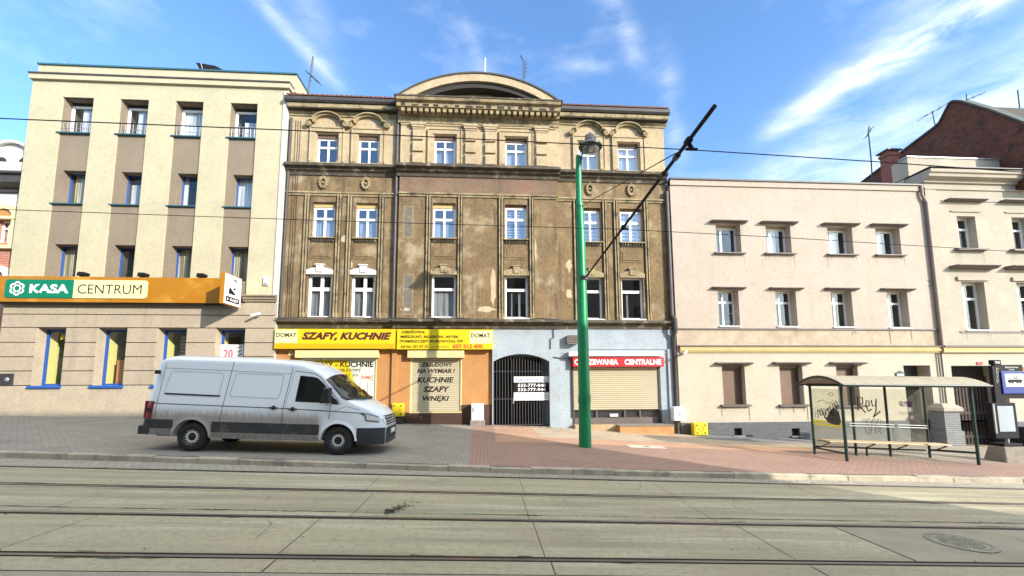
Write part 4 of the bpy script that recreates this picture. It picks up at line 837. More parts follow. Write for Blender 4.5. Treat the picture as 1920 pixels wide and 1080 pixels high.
    def ln(rows, mt, bold, sh=0):
        t = MB()
        for s, p0, p1, q0, q1 in rows: t = MB(); a, b, c, d = bx(p0, p1, q0, q1, y); add_text(t, s, a, b, c, d, y-.012, bold, sh); t.build('lettering', M[mt], T, fix=False)
    ln((('NA SPRZEDAŻ', 967, 1028, 708, 715),), 'navy', 0); ln((('533-777-040', 971, 1023, 719.5, 725.5), ('533-777-944', 971, 1023, 727.5, 733.5)), 'signwhite', .02); ln((('SZYBKA', 968, 988, 739, 742), ('sprzedaż', 969, 986, 743.5, 746.5)), 'greyink', 0); ln((('nieruchomości', 999, 1028, 739, 742.5), ('bez prowizji', 999, 1028, 744, 747.5)), 'navy', 0)
    return B, xl, xr, xc0, xc1, z_low0, z_low1, x_or, p3, z_eave, ztop
TEN = tenement()

def shop_signs():
    def board(p, Y, name, lab):
        a, b, c, d = bx(*p, Y); T = thing('shop_sign', lab, 'sign', ((a+b)/2, YW, c)); m = MB(); m.box(a, b, Y, YW-.02, c, d); m.build('sign_box', M['yellow'], T, bevel=.008); return T
    Y = YW-.36
    def put(T, rows, mt, bold=.02, sh=0):
        t = MB()
        for s, p0, p1, q0, q1 in rows: t = MB(); a, b, c, d = bx(p0, p1, q0, q1, Y); add_text(t, s, a, b, c, d, Y-.008, bold, sh); t.build('lettering', M[mt], T, fix=False)
    def pan(T, p, mt, o=.004):
        a, b, c, d = bx(*p, Y); m = MB(); m.box(a, b, Y-o, Y-.0005, c, d); m.build('panel', M[mt], T)
    T = board((514.5, 741, 616.8, 654), Y, 'a', 'long yellow shop sign with the words SZAFY, KUCHNIE')
    pan(T, (515.5, 558, 618, 643), 'ycream'); pan(T, (515, 740, 644.2, 653.4), 'yellowdk'); put(T, (('DOMAT', 518, 556, 624, 632),), 'black', .02); put(T, (('plus', 541, 555, 634, 640),), 'greyink', 0, .2)
    put(T, (('SZAFY, KUCHNIE', 566, 734, 623, 639.5),), 'maroon', .05, .3)
    T = board((744, 924, 617.5, 655), Y, 'b', 'yellow shop sign listing ZABUDOWA with telephone 607 512 400')
    pan(T, (881, 922, 620, 644), 'ycream'); put(T, (('DOMAT', 883, 919, 625, 633),), 'black', .02); put(T, (('plus', 905, 919, 635, 641),), 'greyink', 0, .2)
    put(T, (('ZABUDOWA:', 752, 797, 620, 625), ('MIESZKAŃ, SKLEPÓW, APTEK,', 751, 861, 627.5, 634.5), ('POMIESZCZEŃ BIUROWYCH, ITP.', 751, 869, 636, 643)), 'black', .025, .1); put(T, (('tel./fax 281 87 52', 752, 803, 647, 652),), 'black', .005); put(T, (('kom. 0501 20 86 50', 808, 841, 649, 651.5),), 'black', 0); put(T, (('607 512 400', 849, 905, 645.5, 653),), 'redlet', .02)
    Y2 = YW-.28; a, b, c, d = bx(1074, 1245, 669.8, 687.6, Y2); T = thing('heating_sign', 'red shop sign with white words OGRZEWANIA CENTRALNE', 'sign', ((a+b)/2, YW, c))
    m = MB(); m.box(a, b, Y2, YW-.04, c, d); m.build('sign_box', M['red'], T, bevel=.008); t = MB()
    for s, p0, p1 in (('OGRZEWANIA', 1077, 1159, ), ('CENTRALNE', 1171, 1240)): t = MB(); x0, x1, z0, z1 = bx(p0, p1, 673.5, 684, Y2); add_text(t, s, x0, x1, z0, z1, Y2-.006, .035); t.build('lettering', M['signwhite'], T, fix=False)
    a, b, c, d = bx(1063, 1084, 629, 645, YW-.3); T = thing('air_vent_box', 'weathered dark box on the blue-grey wall behind the green lamp post', 'box', ((a+b)/2, YW, c)); m = MB(); m.box(a, b, YW-.35, YW-.02, c, d); m.build('casing', M['concrete'], T, bevel=.02)
    m = MB(); [m.box(a+.04, b-.04, YW-.362, YW-.352, c+.06+.09*k, c+.1+.09*k) for k in range(4)]; m.build('louvre', M['dark'], T)
    a, b, c, d = bx(541, 551, 658.5, 666.5, YW); T = thing('house_number', 'small cream house number plate on orange wall left of shutter', 'plate', ((a+b)/2, YW, c)); m = MB(); m.box(a, b, YW-.03, YW, c, d); m.build('plate', M['ycream'], T, bevel=.01); t = MB(); add_text(t, '18', a+.06, b-.06, c+.05, d-.05, YW-.034, .01); t.build('lettering', M['black'], T, fix=False)
shop_signs()

# ------------------------------------------------------------------ plain pink house
XP0 = F(1262, 480, YP)[0]; XP1 = F(1745, 490, YP)[0]
def cut(*p, Y=YP, dp=.4): a, b, c, d = bx(*p, Y); return (a, b, c, d, dp)
def hood(w, a, b, z_, out=.22, ov=.28, Y=YP, mt='mauvesill', th=.07):
    m = MB(); m.extr([(Y+.01, z_+th+.03), (Y-out, z_+th), (Y-out, z_+th-.03), (Y-out*.6, z_), (Y+.01, z_-.02)], a-ov, b+ov); m.build('hood', M[mt], w)
def pink_house():
    B = thing('pink_house', 'plain pale pink three storey house with small hooded windows', 'building', ((XP0+XP1)/2, YP, gz(14)))
    z = lambda px, py: F(px, py, YP)[1]
    zt = (z(1255, 347)+z(1727, 355))/2-.06; zl = (z(1268, 617)+z(1750, 620))/2; zst0 = (z(1270, 661)+z(1740, 661))/2; zst1 = (z(1270, 647.5)+z(1740, 649.5))/2
    r1 = [cut(*p) for p in ((1343, 1389, 419, 474), (1436.7, 1483, 421, 475), (1552.6, 1599, 424, 477), (1643, 1688.5, 425.5, 478))]
    r2 = [cut(*p) for p in ((1347.5, 1386, 543, 613.5), (1455.6, 1494, 544, 614), (1560, 1599, 544.5, 615), (1665, 1704, 545.5, 616))]
    r3 = [cut(*p, dp=.45) for p in ((1355.5, 1398, 684.5, 759), (1463.6, 1506.7, 684, 759), (1570.6, 1611, 684, 760))]
    door = cut(1700.5, 1751, 685, 818, dp=.7)
    m = MB(); m.holes(XP0, XP1, zl, zt, YP, r1+r2); m.build('wall', M['pink'], B)
    m = MB(); m.holes(XP0, XP1, zst1, zl, YP+.01, []); m.build('wall', M['pinkdirty'], B)
    zpl = z(1400, 791.7); vents = [cut(*p, dp=.2) for p in ((1376, 1391, 802.5, 816.5), (1484, 1499, 803, 817))]
    m = MB(); m.holes(XP0, XP1, zpl, zst0, YP+.01, r3+[(door[0], door[1], zpl, door[3], .7)]); m.build('wall', M['pinkgf'], B)
    m = MB(); m.holes(XP0, XP1, -2.2, zpl, YP-.02, vents+[(door[0], door[1], -2.2, zpl, .7)]); m.quad((XP0, YP-.02, zpl), (XP1, YP-.02, zpl), (XP1, YP+.01, zpl), (XP0, YP+.01, zpl)); m.build('tiled_plinth', M['bluetile'], B)
    m = MB()
    for a, b, c, d, _ in vents: m.quad((a, YP+.17, c), (b, YP+.17, c), (b, YP+.17, d), (a, YP+.17, d))
    m.build('vent_opening', M['dark'], B, fix=False)
    for k, (a, b, c, d, _) in enumerate(vents): m = MB(); m.box(a-.06, b+.1, YP-.12, YP-.02, c-.05, c); m.build('vent_sill', M['concrete'], B)
    m = MB(); m.box(XP0, XP1, YP-.06, YP+.2, zt, zt+.26); m.build('parapet', M['pink'], B); m = MB(); m.box(XP0-.03, XP1, YP-.12, YP+.4, zt+.26, zt+.33); m.build('parapet_flashing', M['tin'], B)
    m = MB(); m.box(XP0, XP0+.2, YP+.02, YP+9, -2, zt+.2); m.box(XP0, XP1, YP+8.9, YP+9, -2, zt+.2); m.box(XP0+.2, XP1, YP+.4, YP+8.9, zt+.1, zt+.2); m.build('rear_wall', M['pink'], B)
    m = MB(); m.box(XP0+.03, XP1+.0, YP-.05, YP, zl, zl+.06); m.build('string_course', M['mauvesill'], B)
    m = MB(); h = zst1-zst0; m.extr([(YP+.01, zst0), (YP-.05, zst0), (YP-.05, zst0+h*.18), (YP-.10, zst0+h*.25), (YP-.10, zst0+h*.85), (YP+.01, zst0+h*.9)], XP0+.1, XP1); m.build('string_course', M['ochre'], B)
    m = MB(); m.extr([(YP+.01, zst1-h*.12), (YP-.15, zst1-h*.14), (YP-.15, zst1), (YP+.01, zst1+.03)], XP0+.05, XP1); m.build('string_course', M['mauvesill'], B)
    room = MB()
    sp1 = [('part', [(0, .3, 0, 1)]), ('part', [(0, .66, 0, 1)]), ('part', [(0, .7, 0, 1)]), ('part', [(0, .62, 0, 1)])]
    for i, o in enumerate(r1):
        w = win(B, o[0], o[1], o[2], o[3]-.1, YP+.38, 'white', .08, (.36,), (), .09, sp1[i], room=room); hood(w, o[0], o[1], o[3]+.02, .25, .26); sill(w, o[0], o[1], o[2], YP, 'mauvesill', .16, .06, .14)
        q = MB(); q.box(o[0], o[1], YP+.34, YP+.5, o[3]-.1, o[3]); q.build('lintel', M['pink'], w)
    for i, o in enumerate(r2):
        w = win(B, o[0], o[1], o[2]+.05, o[3], YP+.38, 'white', .075, (.42,), (.68,), .08, ('part', [(.0, .5, .68, 1)]) if i == 1 else None, room=room); hood(w, o[0], o[1], o[3]+.02, .22, .28); sill(w, o[0], o[1], o[2]+.05, YP, 'white', .08, .05, .02)
    for i, o in enumerate(r3):
        a, b, c, d, _ = o; f = MB(); f.box(a, a+.05, YP+.28, YP+.36, c, d-.14); f.box(b-.05, b, YP+.28, YP+.36, c, d-.14); f.box(a, b, YP+.20, YP+.40, d-.14, d); w = f.build('window', M['mauvesill'], B)
        m = MB(); n = 18; h = (d-.14-c)/n
        for k in range(n): m.box(a+.05, b-.05, YP+.31, YP+.335, c+h*k+.012, c+h*(k+1)-.012); 
        m.box(a+.05, b-.05, YP+.325, YP+.35, c, d-.14); m.build('roller_shutter', M['brownshut'], w)
        hood(w, a, b, d+.03, .25, .3); sill(w, a, b, c, YP, 'mauvesill', .15, .07, .15)
    a, b, c, d, _ = door; c = gz(17)-.1
    m = MB(); m.box(a, b, YP+.62, YP+.70, c, d); dr = m.build('door', M['dksteel'], B); m = MB(); m.box(a+.12, b-.12, YP+.60, YP+.62, c+1.0, d-.5); m.build('pane', M['glassdark'], dr)
    m = MB(); [m.box(a+.35+dx, a+.53+dx, YP+.585, YP+.598, c+1.35+dz, c+1.55+dz) for dx, dz in ((0, .0), (.3, .05), (.02, -.42), (.33, -.33))]; m.build('notice', M['plain'], dr)
    m = MB(); m.tube([(b-.2, YP+.58, c+.95), (b-.2, YP+.54, c+.95), (b-.33, YP+.54, c+.95)], .015, 6); m.build('handle', M['steel'], dr)
    # downpipe between the two pale houses
    x0 = F(1728, 352, YP-.1)[0]; m = MB(); x = XP1-.06
    m.tube([(x-.12, YP-.1, zt+.25), (x-.12, YP-.1, zt-.25), (x+.05, YP-.12, zt-.6), (x+.05, YP-.12, zl-.02), (x+.05, YP-.12, zst1-.1)], .065, 10); m.build('downpipe', M['pipe'], B, smooth=True)
    m = MB(); x, z_ = F(1767, 700, YP-.05); m.tube([(x-.1, YP-.05, zst0), (x-.1, YP-.05, gz(18)+.9)], .03, 8); m.build('drain_pipe', M['mauvesill'], B)
    # scribbles on the wall near the pipe
    m = MB(); x, z_ = F(1743, 528, YP-.004); r = random.Random(5); m.tube([(x+r.uniform(-.12, .12), YP-.008, z_+.32-.64*k/14) for k in range(15)], .014, 4); m.build('graffiti', M['greyink'], B)
    rh = random.Random(21)
    for k in range(9):
        x = rh.uniform(XP0+.6, XP1-.8); z_ = rh.choice((rh.uniform(zl+.3, zl+.9), rh.uniform(r2[0][3]+.5, r1[0][2]-.3), rh.uniform(r1[0][3]+.5, zt-.3))); m = MB(); P = [(x, z_)]
        for q in range(rh.randint(5, 11)): P.append((P[-1][0]+rh.uniform(.02, .14), P[-1][1]+rh.gauss(0, .06)))
        for (xa_, za_), (xb_, zb_) in zip(P, P[1:]): m.quad((xa_, YP-.002, za_-.005), (xb_, YP-.002, zb_-.005), (xb_, YP-.002, zb_+.005), (xa_, YP-.002, za_+.005))
        m.build('hairline_crack', M['drip'], B, fix=False)
    T = thing('name_plaque', 'small dark green arched plaque with white field beside the dark doorway', 'plaque', (F(1687, 701, YP)[0], YP, F(1687, 706, YP)[1]))
    a, b, c, d = bx(1679, 1695.5, 697, 706, YP); m = MB(); n = 8; m.prism([(a, c), (b, c), (b, c+.17)] + [(b-.06-(b-a-.12)*k/n, c+.17+.09*math.sin(math.pi*k/n)) for k in range(n+1)] + [(a, c+.17)], YP-.03, YP+.008); m.build('plate', M['dkgreen'], T)
    m = MB(); m.box(a+.06, b-.06, YP-.034, YP-.031, c+.04, c+.12); m.build('white_field', M['signwhite'], T)
    return zst0, zst1, zl, zpl
ZS0, ZS1, ZLP, ZPL = pink_house()

# ------------------------------------------------------------------ cream grey house at the right edge
def right_house():
    B = thing('corner_house', 'cream grey house with heavy cornice and gateway at the right edge', 'building', (22, YP, gz(22)))
    X0 = XP1+.0; X1 = X0+11; Y = YP-.06; z = lambda px, py: F(px, py, Y)[1]
    zc0, zc1 = z(1800, 344), z(1800, 326)
    def lev(*p): return cut(*p, Y=Y, dp=.4)
    a1, a2 = lev(1797, 1831.5, 405, 466.5), lev(1900, 1935, 408, 469); b1, b2 = lev(1807, 1850, 527.5, 618), lev(1911, 1955, 531, 620)
    ln = lambda p, q: [(p[0], p[1], (p[2]+q[2])/2, (p[3]+q[3])/2, .4), (q[0], q[1], (p[2]+q[2])/2, (p[3]+q[3])/2, .4)]
    r1, r2 = ln(a1, a2), ln(b1, b2); stp = r1[1][0]-r1[0][0]
    r1 += [(r1[1][0]+stp, r1[1][1]+stp, *r1[1][2:])]; r2 += [(r2[1][0]+stp, r2[1][1]+stp, *r2[1][2:])]
    m = MB(); m.holes(X0, X1, ZS1, zc0+.1, Y, r1+r2); m.quad((X0, Y, ZS1), (X0, YP+.4, ZS1), (X0, YP+.4, zc0+.1), (X0, Y, zc0+.1)); m.build('wall', M['greyr'], B)
    m = MB(); m.box(X0+.001, X0+.06, Y+.04, YP+.5, -3, zc0); m.build('side_wall', M['greyr'], B)
    gx0, gx1 = F(1791, 750, Y)[0], F(1894, 750, Y)[0]; zg = z(1840, 685.5)
    m = MB(); m.holes(X0, X1, ZPL-.1, ZS0, Y+.02, [(gx0, gx1, ZPL-.1, zg, 1.0)]); m.build('wall', M['pinkgf'], B)
    m = MB(); m.holes(X0, X1, -3, ZPL-.1, Y-.02, [(gx0, gx1, -3, ZPL-.1, 1.0)]); m.build('tiled_plinth', M['bluetile'], B)
    m = MB(); m.box(X0+.0, X1, Y-.10, Y, ZS0, ZS1-.06); m.build('string_course', M['ochre'], B); m = MB(); m.box(X0+.0, X1, Y-.16, Y, ZS1-.06, ZS1+.02); m.build('string_course', M['mauvesill'], B)
    m = MB(); h = zc1-zc0; q = [(Y, zc0-.35), (Y-.06, zc0-.35), (Y-.06, zc0-.28), (Y, zc0-.24)]; m.extr(q, X0, X1)
    m.extr([(Y, zc0-.02), (Y-.10, zc0-.02), (Y-.12, zc0+h*.2), (Y-.35, zc0+h*.35), (Y-.37, zc0+h*.6), (Y-.45, zc0+h*.7), (Y-.46, zc1), (Y+1.6, zc1+.06), (Y+1.6, zc0)], X0-.06, X1); m.build('cornice', M['greyr'], B)
    m = MB(); m.box(X0-.1, X1, Y-.5, Y+1.7, zc1+.062, zc1+.10); m.build('cornice_flashing', M['tin'], B)
    za = F(1800, 300, Y+.6)[1]; m = MB(); m.box(X0-.15, X1, Y+.5, Y+.8, zc1+.09, za); m.box(X0-.1, X0+.1, Y+.8, Y+1.4, zc0-.5, za); m.build('attic_wall', M['greyr'], B); m = MB(); m.box(X0-.2, X1, Y+.45, Y+.9, za, za+.05); m.build('attic_flashing', M['steel'], B)
    m = MB(); m.box(X0+.0, X0+.55, Y-.035, Y, ZS1+.02, zc0-.36); m.build('corner_pilaster', M['greyr'], B)
    m = MB(); m.box(X0+1.0, X1, Y-.03, Y, r2[0][2]-.14, r2[0][2]-.06); m.box(X0+.8, X1, Y-.025, Y, r1[0][3]+.72, r1[0][3]+.77); m.build('string_course', M['mauvesill'], B)
    room = MB()
    for k, o in enumerate(r1):
        w = win(B, o[0], o[1], o[2], o[3], Y+.36, 'white', .08, (.42,), (.66,), .08, ('part', [(.2, .75, 0, .6)]), room=room); hood(w, o[0], o[1], o[3]+.72, .3, .5, Y=Y); sill(w, o[0], o[1], o[2], Y, 'mauvesill', .2, .1, .3)
        m = MB(); m.box(o[0]-.3, o[1]+.3, Y-.05, Y, o[3]+.2, o[3]+.26); m.build('head_moulding', M['greyr'], w)
    for k, o in enumerate(r2):
        w = win(B, o[0], o[1], o[2], o[3], Y+.36, 'white', .09, (.40,), (.67,), .09, None, room=room); hood(w, o[0], o[1], o[3]+.62, .42, .5, Y=Y, th=.12); sill(w, o[0], o[1], o[2], Y, 'white', .08, .05, .03)
        m = MB(); m.box(o[0]-.22, o[1]+.22, Y-.08, Y, o[3]+.06, o[3]+.24); m.build('head_moulding', M['greyr'], w)
    m = MB(); n = 16; y = Y+.85
    zgb = gz(21)-.3
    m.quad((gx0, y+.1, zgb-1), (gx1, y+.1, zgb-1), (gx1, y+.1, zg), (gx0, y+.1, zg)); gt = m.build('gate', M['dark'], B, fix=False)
    m = MB()
    for k in range(n): x = gx0+(gx1-gx0)*(k+.2)/n; m.box(x, x+(gx1-gx0)/n*.62, y, y+.05, zgb, zg-.5)
    for z_ in (zgb+.5, zgb+1.6): m.box(gx0, gx1, y-.03, y, z_, z_+.14)
    m.build('gate_boards', mat('dark_gate_wood', (.06, .04, .032), .8, var=.3), gt)
    m = MB(); x, z_ = F(1837, 681, Y); m.box(x-.14, x+.14, Y-.02, Y+.0, z_-.06, z_+.06); m.build('red_sticker', M['red'], B)
    # gate pillar
    P0 = thing('gate_pillar', 'grey brick gate pillar with whitewashed cap before the dark gateway', 'pillar', (F(1788, 831, YP-.5)[0], YP-.45, gz(20)))
    a, b = F(1773, 800, YP-.75)[0], F(1802, 800, YP-.75)[0]; zt = F(1788, 771, YP-.75)[1]; zb = F(1788, 832, YP-.75)[1]; zt2 = F(1788, 757, YP-.75)[1]
    m = MB(); m.box(a, b, YP-.75, YP-.09, zb-.3, zt); m.box(a-.06, b+.06, YP-.81, YP-.09, zb-.3, zb+.55); m.build('brick_shaft', M['greybrick'], P0)
    m = MB(); m.box(a-.1, b+.1, YP-.85, YP-.09, zt, zt+.14); n0 = len(m.v); m.v += [(a-.1, YP-.85, zt+.14), (b+.1, YP-.85, zt+.14), (b+.1, YP-.09, zt+.14), (a-.1, YP-.09, zt+.14), (a+.08, YP-.62, zt2), (b-.08, YP-.62, zt2), (b-.08, YP-.25, zt2), (a+.08, YP-.25, zt2)]
    m.f += [tuple(n0+i for i in q) for q in ((4, 5, 6, 7), (0, 1, 5, 4), (1, 2, 6, 5), (2, 3, 7, 6), (3, 0, 4, 7))]; m.build('cap', M['greyr'], P0, fix=False)
    return X0
XR0 = right_house()

def brick_house():
    Xw = 26.0                                     # party wall at right angles to the street, turned away from the sun
    def FX_(px, py): d = ray(px, py); t = Xw/d.x; return d.y*t, CAM.z+d.z*t
    pts = [FX_(*p) for p in ((1600, 352), (1616.7, 342.8), (1686, 290), (1752, 240.5), (1762, 231.5), (1771, 214), (1780.5, 196), (1785, 192), (1791.7, 190), (1803, 190.5), (1858, 206.7), (1912, 227), (1921, 231))]
    B = thing('brick_gable_house', 'tall house whose dark red brick gable wall rises behind the pale houses on the right', 'building', (Xw, pts[8][0], 0))
    def sheet(m, P, x0, x1):
        n = len(m.v); k = len(P); m.v += [(x0, y, z_) for y, z_ in P]+[(x1, y, z_) for y, z_ in P]
        m.f += [tuple(range(n, n+k)), tuple(range(n+2*k-1, n+k-1, -1))]+[(n+i, n+k+i, n+k+(i+1) % k, n+(i+1) % k) for i in range(k)]
    zb = F(1800, 344, YP)[1]-.3; m = MB(); sheet(m, [(pts[-1][0], zb), (pts[0][0], zb)]+pts, Xw, Xw+.45); m.build('gable_wall', M['brick'], B)
    m = MB()
    for p, q in zip(pts, pts[1:]): m.quad((Xw-.09, *p), (Xw-.09, *q), (Xw-.09, q[0], q[1]+.10), (Xw-.09, p[0], p[1]+.10)); m.quad((Xw-.09, p[0], p[1]+.1), (Xw-.09, q[0], q[1]+.1), (Xw+.55, q[0], q[1]+.1), (Xw+.55, p[0], p[1]+.1)); m.quad((Xw-.09, *p), (Xw-.09, *q), (Xw, *q), (Xw, *p))
    m.build('coping', mat('dark_green_coping', (.06, .07, .055), .7), B)
    m = MB(); sheet(m, [(pts[-1][0], zb), (pts[0][0], zb)]+[(y, z_-.25) for y, z_ in pts], Xw+.45, Xw+9); m.build('roof', mat('mossy_roof_tile', (.06, .05, .036), .9, var=.35, vscale=4, bump=1, bscale=12), B)
    Yc = YP+3.6; a, b, c, d = bx(1668, 1688, 282, 342, Yc)
    T = thing('chimney_stack', 'square red brick chimney with metal cap on the pink house roof', 'chimney', ((a+b)/2, Yc+.5, c))
    m = MB(); m.box(a, b, Yc, Yc+.55, c-.6, d); m.box(a-.05, b+.05, Yc-.05, Yc+.6, d-.28, d-.12); m.build('stack', M['chim'], T)
    m = MB(); m.box(a-.12, b+.12, Yc-.12, Yc+.67, d, d+.07); m.build('cap', M['tin'], T)
brick_house()

# ------------------------------------------------------------------ aerials on the roofs
def yagi(name, lab, mast, boom=None, els=(), Y=24, r=.025, mt='dksteel'):
    pts = [F(*p, Y) for p in mast]; T = thing('tv_antenna', lab, 'antenna', (pts[-1][0], Y, pts[-1][1]), 'antennas on the roofs')
    m = MB(); m.tube([(x, Y, z_) for x, z_ in pts], r, 6); m.build('mast', M[mt], T)
    if boom:
        q = [F(*p, Y) for p in boom]; m = MB(); m.tube([(x, Y, z_) for x, z_ in q], r*.7, 6)
        for u, l in els:
            x = q[0][0]+(q[1][0]-q[0][0])*u; z_ = q[0][1]+(q[1][1]-q[0][1])*u
            m.tube([(x-l*.35, Y-l, z_-l*.12), (x+l*.35, Y+l, z_+l*.12)], r*.5, 5)
        m.build('elements', M[mt], T)
yagi('a', 'dark mast antenna on tenement roof beside the cream office parapet', ((587, 106), (583, 140), (577, 176)), ((581, 139), (597, 155)), ((0, .3), (.3, .35), (.6, .3), (1, .25)), YW+2.5, .04)
yagi('b', 'slim antenna with short rungs behind right shoulder of the curved gable', ((976, 104), (982, 115), (981, 150)), ((986, 117), (984, 145)), ((0, .1), (.25, .2), (.5, .2), (.75, .2), (1, .1)), YR+2.2, .03)
yagi('c', 'short white rod antenna on top of the curved gable', ((910, 108), (909.5, 138)), None, (), YR+1.5, .03, 'signwhite')
yagi('d', 'tall crooked mast antenna left of the red brick chimney', ((1630, 237), (1628, 246), (1633, 295), (1636, 345)), ((1623, 258), (1635, 240)), ((0, .25), (.5, .2), (1, .25)), YP+4.5, .035)
yagi('e', 'wide comb antenna on the left slope of the brick gable', ((1748, 208), (1754, 240)), ((1729, 221), (1767, 200)), ((0, .5), (.35, .3), (.7, .45), (1, .5)), YP+6.2, .03)
yagi('f', 'antenna lying almost flat above the brick gable peak', ((1812, 176), (1812, 196)), ((1811, 188), (1843, 175)), ((0, .2), (.25, .4), (.6, .3), (1, .2)), YP+7, .03)
yagi('g', 'bare leaning antenna mast at the top right corner of the brick roof', ((1908, 169), (1913, 212)), None, (), YP+7.5, .04)

# ------------------------------------------------------------------ houses across the street, behind the camera; they shade the road
def across():
    yb = -5.0; zb = -3
    B = thing('opposite_tenement', 'long tenement with a steep roof across the street, behind the viewer', 'building', (-10, yb, 0))
    X0, X1, ze, zr = -48, 24.2, 15.15, 16.9
    hs = [(x, x+1.2, z_, z_+1.9, .2) for z_ in (1.2, 4.6, 8.0, 11.3) for x in [X0+1.5+3.1*k for k in range(23)]]
    m = MB(); n = len(m.v)
    m.quad((X0, yb-8, zb), (X1, yb-8, zb), (X1, yb-8, ze), (X0, yb-8, ze))
    for x in (X0, X1): m.quad((x, yb, zb), (x, yb-8, zb), (x, yb-8, ze), (x, yb-4, zr), (x, yb, ze))
    m.holes(X0, X1, zb, ze, yb, [(a, b, c, d, -.2) for a, b, c, d, _ in hs]); m.build('wall', M['greyr'], B)
    m = MB(); m.quad((X0, yb+.4, ze-.2), (X1, yb+.4, ze-.2), (X1, yb-4, zr), (X0, yb-4, zr)); m.quad((X0, yb-8.4, ze-.2), (X1, yb-8.4, ze-.2), (X1, yb-4, zr), (X0, yb-4, zr)); m.build('roof', M['tile'], B, fix=False)
    m = MB(); [m.quad((a, yb-.18, c), (b, yb-.18, c), (b, yb-.18, d), (a, yb-.18, d)) for a, b, c, d, _ in hs]; m.build('window', M['room'], B, fix=False)
    B = thing('opposite_annex', 'low flat roofed annex across the street, behind the viewer', 'building', (40, yb, 0))
    m = MB(); m.box(27, 60, yb-9, yb, zb, 3.2); m.build('wall', M['greyr'], B); m = MB(); m.box(26.8, 60.2, yb-9.2, yb+.2, 3.2, 3.4); m.build('roof', M['tin'], B)
across()

# ------------------------------------------------------------------ street
BASE = [(-60, 1.5+1.6), *[(F(px, py, YP)[0], F(px, py, YP)[1]) for px, py in ((-60, 778), (10, 779), (260, 783.5), (520, 787), (745, 795), (925, 798), (1030, 801), (1255, 813), (1400, 819), (1530, 824), (1787, 834), (1920, 840))], (60, -3.0)]
BASE[0] = (-60, BASE[1][1]+(BASE[1][0]+60)*G)
BASE[-1] = (60, BASE[-2][1]-(60-BASE[-2][0])*G)
def interp(T, x):
    for (a, u), (b, v) in zip(T, T[1:]):
        if x <= b: return u+(v-u)*(x-a)/(b-a)
    return T[-1][1]
KERB = [(-60, 10.95), (-11, 10.86), (-6, 10.70), (-2.5, 10.55), (1, 10.42), (5, 10.42), (9, 10.48), (14, 10.62), (60, 11.2)]
KH = .13
def kerb_y(x): return interp(KERB, x)
def pav(x, y):
    y0 = kerb_y(x)+.16; t = max(0, min(1, (y-y0)/(YP-y0))); return (gz(x)+KH)*(1-t)+interp(BASE, x)*t
def PV(px, py):                                # point of the pavement seen at a photo pixel
    off = KH
    for _ in range(20):
        x, y = GP(px, py, off); off += .7*(pav(x, y)-gz(x)-off)
    return x, y
RAIL = [GP(960, y)[1] for y in (895.5, 926, 975.5, 1048.5)]
